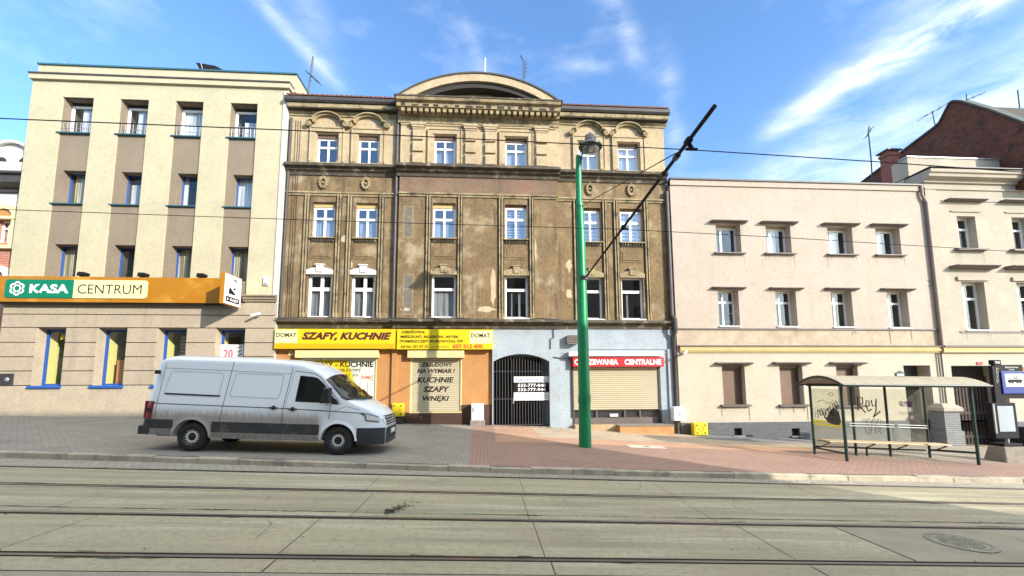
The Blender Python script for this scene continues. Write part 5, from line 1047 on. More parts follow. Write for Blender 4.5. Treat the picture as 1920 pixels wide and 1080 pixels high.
def street():
    xs = [-60+2*k for k in range(61)]
    xs = sorted(set(xs + [round(-24+.5*k, 2) for k in range(100)]))
    m = MB()
    for a, b in zip(xs, xs[1:]):
        ys = [kerb_y(a)+.16]; n = 8
        for k in range(n):
            P = []
            for x, t in ((a, k/n), (b, k/n), (b, (k+1)/n), (a, (k+1)/n)):
                y = kerb_y(x)+.155+(YP+.25-kerb_y(x)-.155)*t; P.append((x, y, pav(x, y)))
            m.quad(*P)
    # paver colours follow the laid areas
    p0 = PV(884, 806); p1 = PV(880, 866); xa = p1[0]
    def ex(N, L, pos, c, mix, noise, ramp, b):
        sp = N.new('ShaderNodeSeparateXYZ'); L.new(pos, sp.inputs[0]); X, Yc = sp.outputs[0], sp.outputs[1]
        cb = N.new('ShaderNodeCombineXYZ'); L.new(X, cb.inputs[0]); L.new(Yc, cb.inputs[1])
        wob = N.new('ShaderNodeMath'); wob.operation = 'MULTIPLY_ADD'; L.new(noise(.9, 3), wob.inputs[0]); wob.inputs[1].default_value = .1
        def brick(c1, c2, mo, w=.2, h=.1, ms=.008):
            t = N.new('ShaderNodeTexBrick'); L.new(cb.outputs[0], t.inputs[0]); t.inputs['Scale'].default_value = 1; t.inputs['Brick Width'].default_value = w; t.inputs['Row Height'].default_value = h
            t.inputs['Mortar Size'].default_value = ms; t.inputs['Mortar Smooth'].default_value = .2; t.inputs['Bias'].default_value = -.1
            for k, q in (('Color1', c1), ('Color2', c2), ('Mortar', mo)): t.inputs[k].default_value = (*q, 1)
            return t.outputs[0]
        def step(v, e, w=.03): return ramp(v, e-w, e+w)
        def lin(v, k, add):
            q = N.new('ShaderNodeMath'); q.operation = 'MULTIPLY_ADD'; L.new(v, q.inputs[0]); q.inputs[1].default_value = k
            if isinstance(add, (int, float)): q.inputs[2].default_value = add
            else: L.new(add, q.inputs[2])
            return q.outputs[0]
        def both(u, v): q = N.new('ShaderNodeMath'); q.operation = 'MULTIPLY'; L.new(u, q.inputs[0]); L.new(v, q.inputs[1]); return q.outputs[0]
        grey = brick((.31, .29, .24), (.245, .23, .195), (.125, .115, .095)); red = brick((.36, .215, .16), (.285, .18, .135), (.13, .095, .075))
        tan_ = brick((.50, .40, .27), (.42, .34, .24), (.22, .18, .13)); orange = brick((.52, .30, .18), (.44, .26, .17), (.22, .15, .11)); dk = brick((.20, .20, .20), (.15, .15, .155), (.09, .09, .09))
        sl = (p0[0]-p1[0])/(p0[1]-p1[1]); u = lin(Yc, -sl, X)
        r = mix(step(u, p1[0]-sl*p1[1]), grey, red)
        # tan margin in front of the shops, orange walk further right, grey repair in front of the pink house
        r = mix(both(step(Yc, 14.4, .08), step(X, .4)), r, orange)
        r = mix(both(step(Yc, 15.6, .06), step(X, 2.0)), r, tan_)
        r = mix(both(both(step(X, 8.9, .1), step(lin(X, .22, Yc), 17.2+.22*9, .2)), step(lin(X, -1, 30), 30-16.5, .5)), r, dk)
        r = mix(both(step(X, 12.5, 1.2), both(step(Yc, 13.2, .5), ramp(Yc, 17.6, 18.0, 1, 0))), r, mix(.5, tan_, dk))
        r = mix(ramp(noise(.8, 6), .4, .75, 0, .38), r, (.13, .115, .10)); r = mix(ramp(noise(26, 3, .6), .58, .75, 0, .5), r, (.40, .36, .30))
        bp = N.new('ShaderNodeBump'); bp.inputs['Strength'].default_value = .5; bp.inputs['Distance'].default_value = .01; L.new(grey, bp.inputs['Height']); L.new(bp.outputs[0], b.inputs['Normal'])
        return r
    struct(m.build('pavement', mat('paver_surface', (.2, .2, .2), .9, extra=ex), smooth=True))
    m = MB(); x = -40.0; r = random.Random(2)
    while x < 40:
        L_ = .98+r.uniform(-.03, .03); x2 = x+L_; dz = r.uniform(-.012, .012); dy = r.uniform(-.012, .012)
        def pr(xx):
            y = kerb_y(xx)+dy; z_ = gz(xx)+KH+dz; return [(xx, y+.17, z_-.3), (xx, y+.17, z_), (xx, y+.035, z_), (xx, y+.006, z_-.02), (xx, y-.012, z_-.3)]
        A, B_ = pr(x), pr(x2-.012); k = len(A)
        for i in range(k): m.quad(A[i], B_[i], B_[(i+1) % k], A[(i+1) % k])
        m.quad(*A); m.quad(*B_[::-1]); x = x2
    struct(m.build('kerb', mat('granite_kerb', (.42, .37, .28), .9, var=.22, vscale=2.2, bump=.6, bscale=60, stain=((.12, .11, .1), .35, 1.2, .7))))
    # road: dark sub-base, asphalt edges, concrete slabs between the rails
    def wear(N, L, pos, c, mix, noise, ramp, b):
        c = mix(ramp(noise(1.3, 6, .6, (.12, 2.2, 1)), .44, .64, 0, .75), c, (.235, .215, .15)); c = mix(ramp(noise(2.0, 5, .6, (.10, 1.6, 1)), .50, .70, 0, .7), c, (.50, .46, .34))
        c = mix(ramp(noise(.45, 5), .48, .66, 0, .4), c, (.38, .29, .20)); c = mix(ramp(noise(12, 6, .75), .46, .66, 0, .55), c, (.22, .20, .14)); c = mix(ramp(noise(38, 3, .7), .56, .70, 0, .6), c, (.20, .18, .13)); return mix(ramp(noise(31, 3, .7), .62, .74, 0, .4), c, (.58, .54, .42))
    conc = mat('worn_concrete_slab', extra=wear, col=(.365, .338, .215), rough=.88, var=.09, vscale=.6, bump=.5, bscale=70, stain=((.29, .265, .18), .3, .8, .55), spots=((.14, .13, .11), .745, 2.1))
    asph = mat('old_asphalt', (.33, .30, .215), .9, var=.14, vscale=1.2, bump=.9, bscale=110, spots=((.5, .48, .43), .62, 60))
    m = MB()
    far = 200
    for a, b in ((-far, -60), (-60, 60), (60, far)): m.quad((a, -120, gz(a)-.012), (b, -120, gz(b)-.012), (b, 120, gz(b)-.012), (a, 120, gz(a)-.012))
    struct(m.build('ground', mat('ground_base', (.17, .155, .115), .95, var=.2), fix=False))
    def strip(m, y0, y1, joints, gap=.006, h=0.0):
        js = [-60]+joints+[60]
        for a, b in zip(js, js[1:]):
            s = .0; m.quad((a+gap, y0, gz(a+gap)+h), (b-gap, y0, gz(b-gap)+h), (b-gap, y1, gz(b-gap)+h), (a+gap, y1, gz(a+gap)+h))
    m = MB(); r1, r2, r3, r4 = RAIL; e = .075
    def J(pxs, y, st):   # slab joints surveyed on one line of the road, continued at the same spacing
        q = sorted(GP(p, yy)[0] for p, yy in pxs); lo = q[0]
        while lo > -30: lo -= st*(1+random.uniform(-.03, .03)); q.insert(0, lo)
        hi = q[-1]
        while hi < 30: hi += st; q.append(hi)
        return q
    j34 = J(((562, 1005), (1010, 1010), (1432, 1015)), 0, 3.1); j23 = J(((120, 945), (675, 950), (985, 950), (1305, 955)), 0, 3.2); j12 = J(((265, 895), (700, 905), (978, 910), (1235, 912), (1510, 920)), 0, 3.0)
    xas = GP(1640, 1020)[0]
    j34 = [j for j in j34 if j < xas-.6]
    js = [-60]+j34+[xas]
    for a, b in zip(js, js[1:]): m.quad((a+.007, r4+e, gz(a)), (b-.007, r4+e, gz(b)), (b-.007, r3-e, gz(b)), (a+.007, r3-e, gz(a)))
    ysplit = r2+(r3-r2)*.80
    strip(m, r3+e, r3+.27, j23, .006); strip(m, r3+.285, r2-e-.10, j23, .006); strip(m, r2-e-.085, r2-e, j12, .008)
    strip(m, r2+e, r1-e, j12); strip(m, r4-.42, r4-e, [j+.05 for j in j34], .01)
    struct(m.build('road', conc))
    m = MB(); m.quad((-60, -6, gz(-60)-.004), (60, -6, gz(60)-.004), (60, r4-.43, gz(60)-.004), (-60, r4-.43, gz(-60)-.004)); m.quad((xas+.02, r4+e, gz(xas)), (60, r4+e, gz(60)), (60, r3-e, gz(60)), (xas+.02, r3-e, gz(xas)))
    struct(m.build('asphalt_strip', asph))
    m = MB(); xs2 = [-60+1.0*k for k in range(121)]
    for a, b in zip(xs2, xs2[1:]): m.quad((a, r1+e, gz(a)), (b, r1+e, gz(b)), (b, kerb_y(b)+.05, gz(b)+.0), (a, kerb_y(a)+.05, gz(a)+.0))
    struct(m.build('street_gutter', mat('cobbled_gutter', (.28, .265, .22), .9, extra=brickify((.38, .35, .275), (.31, .285, .23), (.18, .165, .13), .18, .14, .012, axes='xy'))))
    m = MB(); rc = random.Random(12)
    def crack(pts, w):
        P = []
        for (x0, y0), (x1, y1) in zip(pts, pts[1:]):
            n = max(2, int(math.hypot(x1-x0, y1-y0)/.12))
            for i in range(n): P.append((x0+(x1-x0)*i/n+rc.gauss(0, .012), y0+(y1-y0)*i/n+rc.gauss(0, .012)))
        for p, q in zip(P, P[1:]):
            d = Vector((q[0]-p[0], q[1]-p[1])); d = Vector((-d.y, d.x)).normalized()*w*rc.uniform(.3, 1)
            m.quad((p[0]-d.x, p[1]-d.y, gz(p[0])+.004), (q[0]-d.x, q[1]-d.y, gz(q[0])+.004), (q[0]+d.x, q[1]+d.y, gz(q[0])+.004), (p[0]+d.x, p[1]+d.y, gz(p[0])+.004))
    for k in range(26): x = rc.uniform(-9, 10); crack([(x, r3+.275), (x+rc.uniform(.3, 1.3), r3+.275+rc.gauss(0, .015))], .016)
    for k in range(9): x = rc.uniform(-8, 9); y = rc.choice((r3+.6, r2+.5, r4+.5)); crack([(x, y), (x+rc.uniform(-.3, .3), y+rc.uniform(.3, .7)), (x+rc.uniform(-.4, .4), y+.9)], .005)
    for k in range(30): x = rc.uniform(-9, 10); y = rc.choice(RAIL)+rc.choice((-.085, .085)); crack([(x, y), (x+rc.uniform(.2, .9), y)], .014)
    struct(m.build('road_cracks', mat('crack_filler', (.07, .062, .045), .95), fix=False))
    # grooved tram rails
    steel = mat('tram_rail_steel', (.20, .185, .18), .32, metal=.75, var=.15, vscale=3); rust_ = mat('tram_rail_rust', (.085, .055, .045), .7, var=.3, vscale=4)
    labs = ('tram rail nearest the kerb, running past the parked van', 'second tram rail from the kerb, set in pale concrete', 'shiny tram rail in the middle of the road, beside the leaf litter', 'tram rail nearest the viewer along the bottom of the picture')
    for k, y in enumerate(RAIL):
        T = thing('tram_rail', labs[k], 'tram rail', (0, y, 0), 'grooved tram rails in the road'); sgn = 1 if k in (0, 2) else -1   # groove lies inside the track
        def bar(y0, y1, h, nm, mt):
            q = MB(); q.quad((-60, y0, gz(-60)+h), (60, y0, gz(60)+h), (60, y1, gz(60)+h), (-60, y1, gz(-60)+h)); q.quad((-60, y0, gz(-60)-.03), (60, y0, gz(60)-.03), (60, y0, gz(60)+h), (-60, y0, gz(-60)+h)); q.quad((-60, y1, gz(-60)-.03), (60, y1, gz(60)-.03), (60, y1, gz(60)+h), (-60, y1, gz(-60)+h)); q.build(nm, mt, T)
        a, b = y-sgn*.012, y+sgn*.05; bar(min(a, b), max(a, b), .006, 'rail_head', steel)
        a, b = y-sgn*.055, y-sgn*.07; bar(min(a, b), max(a, b), .004, 'check_lip', rust_)
        a, b = y-sgn*.014, y-sgn*.054; bar(min(a, b), max(a, b), -.02, 'groove', M['dark'])
    # things let into the ground
    x, y = GP(1800, 1018); T = thing('manhole_cover', 'round worn manhole cover in the dark asphalt at lower right', 'manhole cover', (x, y, gz(x)))
    mh = mat('manhole_iron', (.33, .305, .235), .75, var=.25, vscale=14, bump=1, bscale=45); al = math.atan(-G)
    m = MB(); m.lathe((x, y, gz(x)+.003), [(.40, 0), (.40, .012), (.33, .012), (.33, .004), (.0, .004)][:-1]+[(.01, .004)], 40); m.build('frame', mat('manhole_frame', (.25, .23, .18), .8, var=.2), T)
    m = MB(); m.lathe((x, y, gz(x)+.008), [(.315, 0), (.315, .006), (.01, .006)], 40)
    for i in range(-5, 6):
        for j in range(-5, 6):
            if i*i+j*j < 28: m.box(x+i*.052-.016, x+i*.052+.016, y+j*.052-.016, y+j*.052+.016, gz(x)+.014, gz(x)+.021)
    m.build('lid', mh, T)
    for o in T.children: o.rotation_euler = (0, -al, 0)
    x, y = GP(732, 873.5); T = thing('drain_grate', 'rusty rectangular drain grate in the gutter by the van', 'drain', (x, y, gz(x)))
    m = MB(); w, d = .42, .20
    for k in range(12): m.box(x-w+2*w*k/12, x-w+2*w*k/12+.032, y-d+.03, y+d-.03, gz(x)+.004, gz(x)+.022)
    m.box(x-w-.04, x+w+.04, y-d, y-d+.03, gz(x)+.004, gz(x)+.022); m.box(x-w-.04, x+w+.04, y+d-.03, y+d, gz(x)+.004, gz(x)+.022); m.build('grating', mat('rusty_grate', (.11, .085, .065), .8, var=.3), T)
    m = MB(); m.quad((x-w, y-d+.03, gz(x)+.006), (x+w, y-d+.03, gz(x)+.006), (x+w, y+d-.03, gz(x)+.006), (x-w, y+d-.03, gz(x)+.006)); m.build('pit', M['dark'], T, fix=False)
    for o in T.children: o.rotation_euler = (0, -al, 0)
    x, y = PV(1212, 838); T = thing('access_cover', 'pale concrete inspection cover in the pavement near the green post', 'access cover', (x, y, pav(x, y)))
    m = MB(); P = [(x+dx, y+dy, pav(x+dx, y+dy)+.006) for dx, dy in ((-.62, -.3), (.62, -.3), (.62, .3), (-.62, .3))]; m.quad(*P); m.build('slab', mat('pale_cover', (.50, .45, .36), .9, var=.1), T, fix=False)
    m = MB(); m.quad(*[(x+dx, y+dy, pav(x+dx, y+dy)+.011) for dx, dy in ((-.07, -.05), (.12, -.05), (.12, .06), (-.07, .06))]); m.build('finger_hole', M['dark'], T, fix=False)
    m = MB(); r = random.Random(9)
    for k in range(150):
        px = 722+abs(r.gauss(0, 26)); py = 962-(px-722)*.32+r.gauss(0, 3.2); x, y = GP(px, py); s = r.uniform(.012, .035); a = r.uniform(0, 6.3); z_ = gz(x)+.006+r.uniform(0, .02)
        u = Vector((math.cos(a), math.sin(a), r.uniform(-.3, .3)))*s; v = Vector((-math.sin(a), math.cos(a), r.uniform(-.2, .6)))*s*.5; c = Vector((x, y, z_)); m.quad(c-u, c-v, c+u, c+v)
    for k in range(260):
        x = r.uniform(-9, 11); y = r.choice((r3+.28+r.gauss(0, .02), r.uniform(5.2, 10.3), r1+.3+r.gauss(0, .12))); s = r.uniform(.008, .022); a = r.uniform(0, 6.3); c = Vector((x, y, gz(x)+.006)); u = Vector((math.cos(a), math.sin(a), 0))*s; v = Vector((-math.sin(a), math.cos(a), .4))*s*.6; m.quad(c-u, c-v, c+u, c+v)
    o = m.build('leaf_litter', mat('dry_dark_leaf', (.06, .05, .03), .9), fix=False); tag(o, 'scattered dark dry leaves and crumbs lying on the road by the middle rail', 'leaf litter', kind='stuff')
    # dirt and rubble heaped along the shop plinth
    m = MB()
    for k in range(230):
        px = r.uniform(765, 1035); x = F(px, 796, YP-.1)[0]; y = YP-.02-abs(r.gauss(0, .18)); s = r.uniform(.015, .05); z_ = pav(x, y)
        m.lathe((x, y, z_-s*.3), [(.001, 0), (s*r.uniform(.8, 1.2), s*.3), (s*.7, s*.8), (.001, s)], 5)
    o = m.build('rubble', mat('plaster_crumb', (.20, .17, .14), .95, var=.3), fix=False); tag(o, 'plaster crumbs and dirt lying along the foot of the shop wall', 'rubble', kind='stuff')
street()

# ------------------------------------------------------------------ green post with bracket arm, lantern and tram wires
def lamp_post():
    x, y = PV(1097, 838); zg = pav(x, y)
    T = thing('lamp_post', 'tall green tapered steel post with a hanging lantern and a long black bracket arm', 'lamp post', (x, y, zg))
    def C_(px0, px1, py): a, z_ = F(px0, py, y); b, _z = F(px1, py, y); return ((a+b)/2, y, z_), (b-a)/2
    rows = ((1085.5, 1109, 838), (1085, 1107, 760), (1083.5, 1104.5, 680), (1082.5, 1102, 600), (1082, 1099.5, 520), (1081, 1097, 440), (1080.3, 1094, 392), (1080.2, 1091.5, 384), (1079.6, 1090.5, 330), (1079.6, 1088.5, 292))
    P, Rr = zip(*[C_(*r) for r in rows]); P = list(P); Rr = list(Rr); P.insert(0, (P[0][0], y, zg-.1)); Rr.insert(0, Rr[0])
    m = MB(); m.tube(P, Rr, 20); m.build('post', M['pole'], T, smooth=True)
    for py, e in ((385, .02), (745, .012), (752, .012)):
        m = MB(); c, r = C_(1080.2 if py < 400 else 1084.5, 1092.5 if py < 400 else 1107, py); m.tube([(c[0], y, c[2]-.05), (c[0], y, c[2]+.05)], r+e, 20); m.build('collar', M['pole'], T, smooth=True)
    # lantern on a thin swan neck
    yl = y-.55; cx, cz = F(1107, 274, yl)
    m = MB(); c0, _ = C_(1079.6, 1088.5, 300); m.tube([(c0[0]+.06, y, c0[2]-.5), (c0[0]+.10, y-.05, c0[2]+.1), (c0[0]+.24, y-.3, c0[2]+.42), (cx-.12, yl+.1, cz+.42), (cx, yl, cz+.44)], .028, 8); m.build('lantern_arm', M['dksteel'], T, smooth=True)
    Rs = 23.5*yl/F_PX
    m = MB(); m.lathe((cx, yl, cz), [(Rs*.82, -.03), (Rs, -.05), (Rs*1.0, -.02), (Rs*.72, .10), (Rs*.50, .14), (Rs*.47, .26), (Rs*.40, .29), (Rs*.36, .36), (Rs*.16, .40), (.03, .47), (.001, .5)], 32); sh = m.build('lamp_shade', mat('dark_grey_lantern_shade', (.045, .045, .048), .35, metal=.2), T, smooth=True)
    m = MB(); m.lathe((cx, yl, cz-.03), [(Rs*.72, 0), (Rs*.70, -.08), (Rs*.58, -.17), (Rs*.35, -.235), (.001, -.255)], 28); m.build('globe', M['globe'], sh, smooth=True)
    m = MB(); m.lathe((cx, yl, cz-.03), [(.05, .02), (.07, -.05), (.065, -.14), (.001, -.17)], 14); m.build('bulb', M['signwhite'], sh, smooth=True)
    # bracket arm over the road: horizontal tube seen against the sky
    a0 = Vector((P[5][0]+.1, y-.02, F(1092, 522, y)[1])); pt = F(1340, 199, RAIL[3]-1.35+.4); yt = RAIL[3]-.55
    dt = ray(1340, 199); best = None
    k = (a0.z-CAM.z)/dt.z; tip = CAM+dt*k                        # level arm: tip at the same height as the root
    ARM = (a0, tip)
    m = MB(); m.tube([a0, a0.lerp(tip, .55), tip], [.026, .029, .028], 12); m.build('bracket_arm', M['black'], T, smooth=True)
    m = MB(); m.tube([(a0.x-.05, y, a0.z-.07), (a0.x-.05, y, a0.z+.07)], Rr[5]+.03, 16); m.build('arm_clamp', M['dksteel'], T, smooth=True)
    # stay from the arm back to the post
    st = a0.lerp(tip, .865); c0, _ = C_(1080.2, 1092, 388); m = MB(); m.tube([(c0[0], y, c0[2]), st+Vector((0, 0, .06))], .009, 5); m.build('stay_wire', M['black'], T)
    m = MB()
    for u in (.80, .865): p = a0.lerp(tip, u); d = (tip-a0).normalized(); m.tube([p-d*.06, p+d*.06], .045, 10)
    m.build('stay_clamp', M['dksteel'], T)
    # two contact wires with their hangers
    def at_px(px, py, axis_y): return Vector((F(px, py, axis_y)[0], axis_y, F(px, py, axis_y)[1]))
    for k, (pts, hang, lab) in enumerate((((((0, 222), (540, 244), (960, 264), (1297, 281)), ((1297, 281), (1640, 303), (1920, 323))), (1296, 270), 'upper black tram contact wire crossing the whole street view'), ((((0, 392.5), (530, 411), (960, 424), (1171, 430)), ((1171, 430), (1480, 446), (1920, 473))), (1165, 424), 'lower black tram contact wire crossing the whole street view'))):
        # wire depth from the arm: the point of the arm seen at the hanger pixel
        dh = ray(*hang); best = min((((CAM+dh*((a0.lerp(tip, u).y)/dh.y)) - a0.lerp(tip, u)).length, u) for u in [i/400 for i in range(401)]); q = a0.lerp(tip, best[1]); Yw = q.y
        Tw = thing('contact_wire', lab, 'wire', (q.x, Yw, q.z), 'tram contact wires')
        P1 = [at_px(*p, Yw) for p in pts[0]]; P2 = [at_px(*p, Yw) for p in pts[1]]
        P1.insert(0, P1[0]+(P1[0]-P1[1])*1.2); P2.append(P2[-1]+(P2[-1]-P2[-2])*1.2)
        m = MB(); m.tube(P1, .007, 6); m.tube(P2, .007, 6); m.build('wire', M['black'], Tw)
        e = P2[0]; m = MB(); m.tube([q, q+Vector((0, 0, -.03)), Vector((e.x, e.y, e.z+.03)), e], .03, 8); m.tube([e+Vector((-.08, 0, .01)), e+Vector((.08, 0, .01))], .022, 8); m.tube([q-(tip-a0).normalized()*.05, q+(tip-a0).normalized()*.05], .05, 10); m.build('hanger', M['black'], Tw)
lamp_post()

# ------------------------------------------------------------------ tram stop shelter
def shelter():
    xa, yb = PV(1527, 852); xf, yf = PV(1596.5, 866); xr, yr = PV(1745, 858); xq, yq = PV(1837, 871)
    xl = (xa+xf)/2; xr = (xr+xq)/2; yb = (yb+yr)/2+.0; yf = (yf+yq)/2
    g = lambda x, y: pav(x, y)
    T = thing('bus_shelter', 'dark green tram stop shelter with glass panes and milky vaulted roof', 'shelter', ((xl+xr)/2, yb, g((xl+xr)/2, yb)))
    ztl = F(1590, 722, yf)[1]; ztr = F(1830, 724, yf)[1]; zt = lambda x: ztl+(ztr-ztl)*(x-xl)/(xr-xl)
    r = .038
    def post(x, y, z1, rr=r): m = MB(); m.tube([(x, y, g(x, y)), (x, y, z1)], rr, 12); m.build('post', M['dkgreen'], T, smooth=True)
    bx_ = [xl, F(1601, 800, yb)[0], F(1665, 800, yb)[0], F(1738, 800, yb)[0]]
    post(xl, yf, ztl, .045); post(xr, yf, ztr, .045)
    for i, x in enumerate(bx_): post(x, yb, zt(x), .04)
    zb = lambda x: g(x, yb)
    m = MB(); 
    m.tube([(xl, yf, g(xl, yf)+.22), (xl, yb, zb(xl)+.22)], .03, 8); m.tube([(bx_[0], yb, zb(bx_[0])+.26), (bx_[-1], yb, zb(bx_[-1])+.24)], .03, 8); m.tube([(bx_[-1], yb, zb(bx_[-1])+.26), (xr, yf, g(xr, yf)+.36)], .035, 8)
    m.tube([(xl-.05, yf-.05, ztl+.0), (xr+.05, yf-.05, ztr+.0)], .05, 10); m.tube([(xl-.05, yb+.05, ztl), (xr+.05, yb+.05, ztr)], .045, 8); m.build('frame_rail', M['dkgreen'], T, smooth=True)
    m = MB(); 
    for h in (.98, 1.06): m.tube([(bx_[1]-.2, yb-.05, zb(bx_[1])+h), (bx_[-1]-.05, yb-.05, zb(bx_[-1])+h)], .014, 6)
    m.build('back_bar', M['steel'], T)
    def pane(x0, y0, x1, y1, h0, h1):
        m = MB(); m.quad((x0, y0, g(x0, y0)+h0), (x1, y1, g(x1, y1)+h0), (x1, y1, zt(x1)-.12), (x0, y0, zt(x0)-.12)); return m.build('pane', M['shelterglass'], T, fix=False)
    pl = pane(xl, yf+.05, xl, yb-.05, .3, 0); ps = [pane(a+.05, yb, b-.05, yb, .3, 0) for a, b in zip(bx_, bx_[1:])]
    m = MB(); zz = g(xl, yb)
    for h in (.98, 1.08): m.quad((xl-.006, yf+.05, g(xl, yf)+h), (xl-.006, yb-.05, zz+h), (xl-.006, yb-.05, zz+h+.06), (xl-.006, yf+.05, g(xl, yf)+h+.06))
    m.build('yellow_stripe', mat('bright_yellow_film', (.9, .74, .02), .4), pl, fix=False)
    # scribbles on the glass
    def scrib(fn, pts, rad, par, mt):
        m = MB(); [m.tube([fn(*q) for q in p], rad, 4) for p in pts]; m.build('graffiti', M[mt], par)
    rd = random.Random(4)
    hL = ztl-zz
    fl = lambda u, v: (xl-.012, yf+.05+(yb-yf-.1)*u, zz+.3+(hL-.4)*v)
    def blob(cx, cy, w, h, n): return [(cx+rd.uniform(-w, w), cy+rd.uniform(-h, h)) for _ in range(n)]
    L_ = []
    for k in range(9): cx = .12+.09*k; cy = .76-.03*k+rd.uniform(-.03, .03); L_.append([(cx+.06*math.cos(t*.9+k), cy+.055*math.sin(t*1.3+k*2)) for t in range(7)])
    for k in range(6): cx = .3+.09*k; cy = .60+rd.uniform(-.03, .03); L_.append([(cx+.07*math.cos(t*.8+k), cy+.05*math.sin(t*1.1+k)) for t in range(8)])
    L_.append([(.05, .8), (.15, .72), (.25, .79), (.4, .74), (.6, .80), (.8, .76)]); L_.append([(.3+.08*math.cos(t), .9+.025*math.sin(t)) for t in [i*.6 for i in range(12)]])
    scrib(fl, L_, .007, pl, 'black')
    bk = lambda i: (lambda u, v: (bx_[i]+.05+(bx_[i+1]-bx_[i]-.1)*u, yb-.008, zb(bx_[i])+.3+(zt(bx_[i])-zb(bx_[i])-.42)*v))
    rey = [[(.12, .62), (.16, .86), (.30, .84), (.30, .74), (.17, .71), (.36, .58)], [(.38, .68), (.50, .70), (.50, .78), (.42, .79), (.39, .70), (.46, .60), (.56, .64)], [(.58, .80), (.60, .69), (.70, .70), (.74, .82), (.70, .60), (.60, .50), (.84, .60)]]
    scrib(bk(1), rey, .022, ps[1], 'maroon')
    sc = []
    for k in range(7): cx = .3+.08*k; sc.append([(cx+.05*math.cos(t*1.2+k), .34+.14*math.sin(t*.9+k*1.7)) for t in range(8)])
    scrib(bk(1), sc, .007, ps[1], 'greyink')
    sc = [[(.35+.05*k+.04*math.cos(t*1.4+k), .74+.05*math.sin(t*1.1+k)) for t in range(7)] for k in range(7)]; scrib(bk(2), sc, .009, ps[2], 'purple')
    sc = [[(.3+.06*k+.04*math.cos(t*1.4+k), .58+.03*math.sin(t*1.1+k)) for t in range(5)] for k in range(5)]; scrib(bk(2), sc, .005, ps[2], 'greyink')
    # a dark hooded silhouette sticker on the side pane
    m = MB(); pts = [(.42, .50), (.55, .44), (.60, .58), (.72, .62), (.92, .66), (.98, .40), (.9, .28), (.62, .30), (.46, .40), (.40, .47)]
    m.quad(*[(xl-.010, fl(1-u, v)[1], fl(1-u, v)[2]) for u, v in [(.40, .56), (.50, .50), (.60, .60), (.74, .68), (.92, .62), (.97, .47), (.90, .40), (.70, .40), (.52, .43), (.42, .50)]]); m.build('torn_poster', M['dksteel'], pl, fix=False)
    # bench
    x0, x1 = xl+.12, F(1768, 830, yb-.25)[0]; m = MB(); hh = .47
    for k in range(3): ya = yb-.52+.16*k; m.v; n = len(m.v); [m.v.append((x, y_, g(x, yb)+h_)) for x in (x0, x1) for y_ in (ya, ya+.14) for h_ in (hh, hh+.04)]; m.f += [tuple(n+i for i in q) for q in ((0, 1, 3, 2), (4, 6, 7, 5), (0, 4, 5, 1), (2, 3, 7, 6), (0, 2, 6, 4), (1, 5, 7, 3))]
    m.build('bench_seat', M['wood'], T)
    for x in (x0+.05, bx_[1]+.25, bx_[2]+.15, bx_[3]+.1):
        m = MB(); m.tube([(x, yb-.02, zb(x)+.24), (x+.0, yb-.48, zb(x)+.44)], .02, 6); m.tube([(x, yb, zb(x)+.45), (x, yb-.5, zb(x)+.45)], .018, 6); m.build('bench_bracket', M['dkgreen'], T)
    for x in (F(1638, 850, yb-.3)[0], ): m = MB(); m.tube([(x, yb-.05, g(x, yb)), (x, yb-.05, g(x, yb)+.26)], .03, 8); m.build('foot', M['dkgreen'], T)
    # vaulted roof
    n = 14; rise = .27; th = .02
    ya, yc = yf-.36, yb+.30; xa0 = F(1580, 722, ya)[0]; xb0 = F(1860, 722, ya)[0]
    m = MB(); zr = lambda x: zt(x)+.03
    def cs(x, d): 
        return [(x, ya+(yc-ya)*k/n, zr(x)-.02+rise*math.sin(math.pi*k/n)**.85+d) for k in range(n+1)]
    nx = 6
    for i in range(nx):
        xs0 = xa0+(xb0-xa0)*i/nx; xs1 = xa0+(xb0-xa0)*(i+1)/nx-.012
        for d in (0, th):
            A, B_ = cs(xs0, d), cs(xs1, d)
            for k in range(n): m.quad(A[k], A[k+1], B_[k+1], B_[k])
    m.build('roof', M['roofpoly'], T, fix=False, smooth=True)
    m = MB()
    for x in [xa0+.01]+[xa0+(xb0-xa0)*i/nx for i in (2, 4)]+[xb0-.02]: m.tube([(p[0], p[1], p[2]+.0) for p in cs(x, -.03)], .028, 6)
    for k in (0, n): m.tube([(cs(xa0, 0)[k]), (cs(xb0, 0)[k])], .03, 8)
    m.build('roof_rib', M['dkgreen'], T, smooth=True)
shelter()

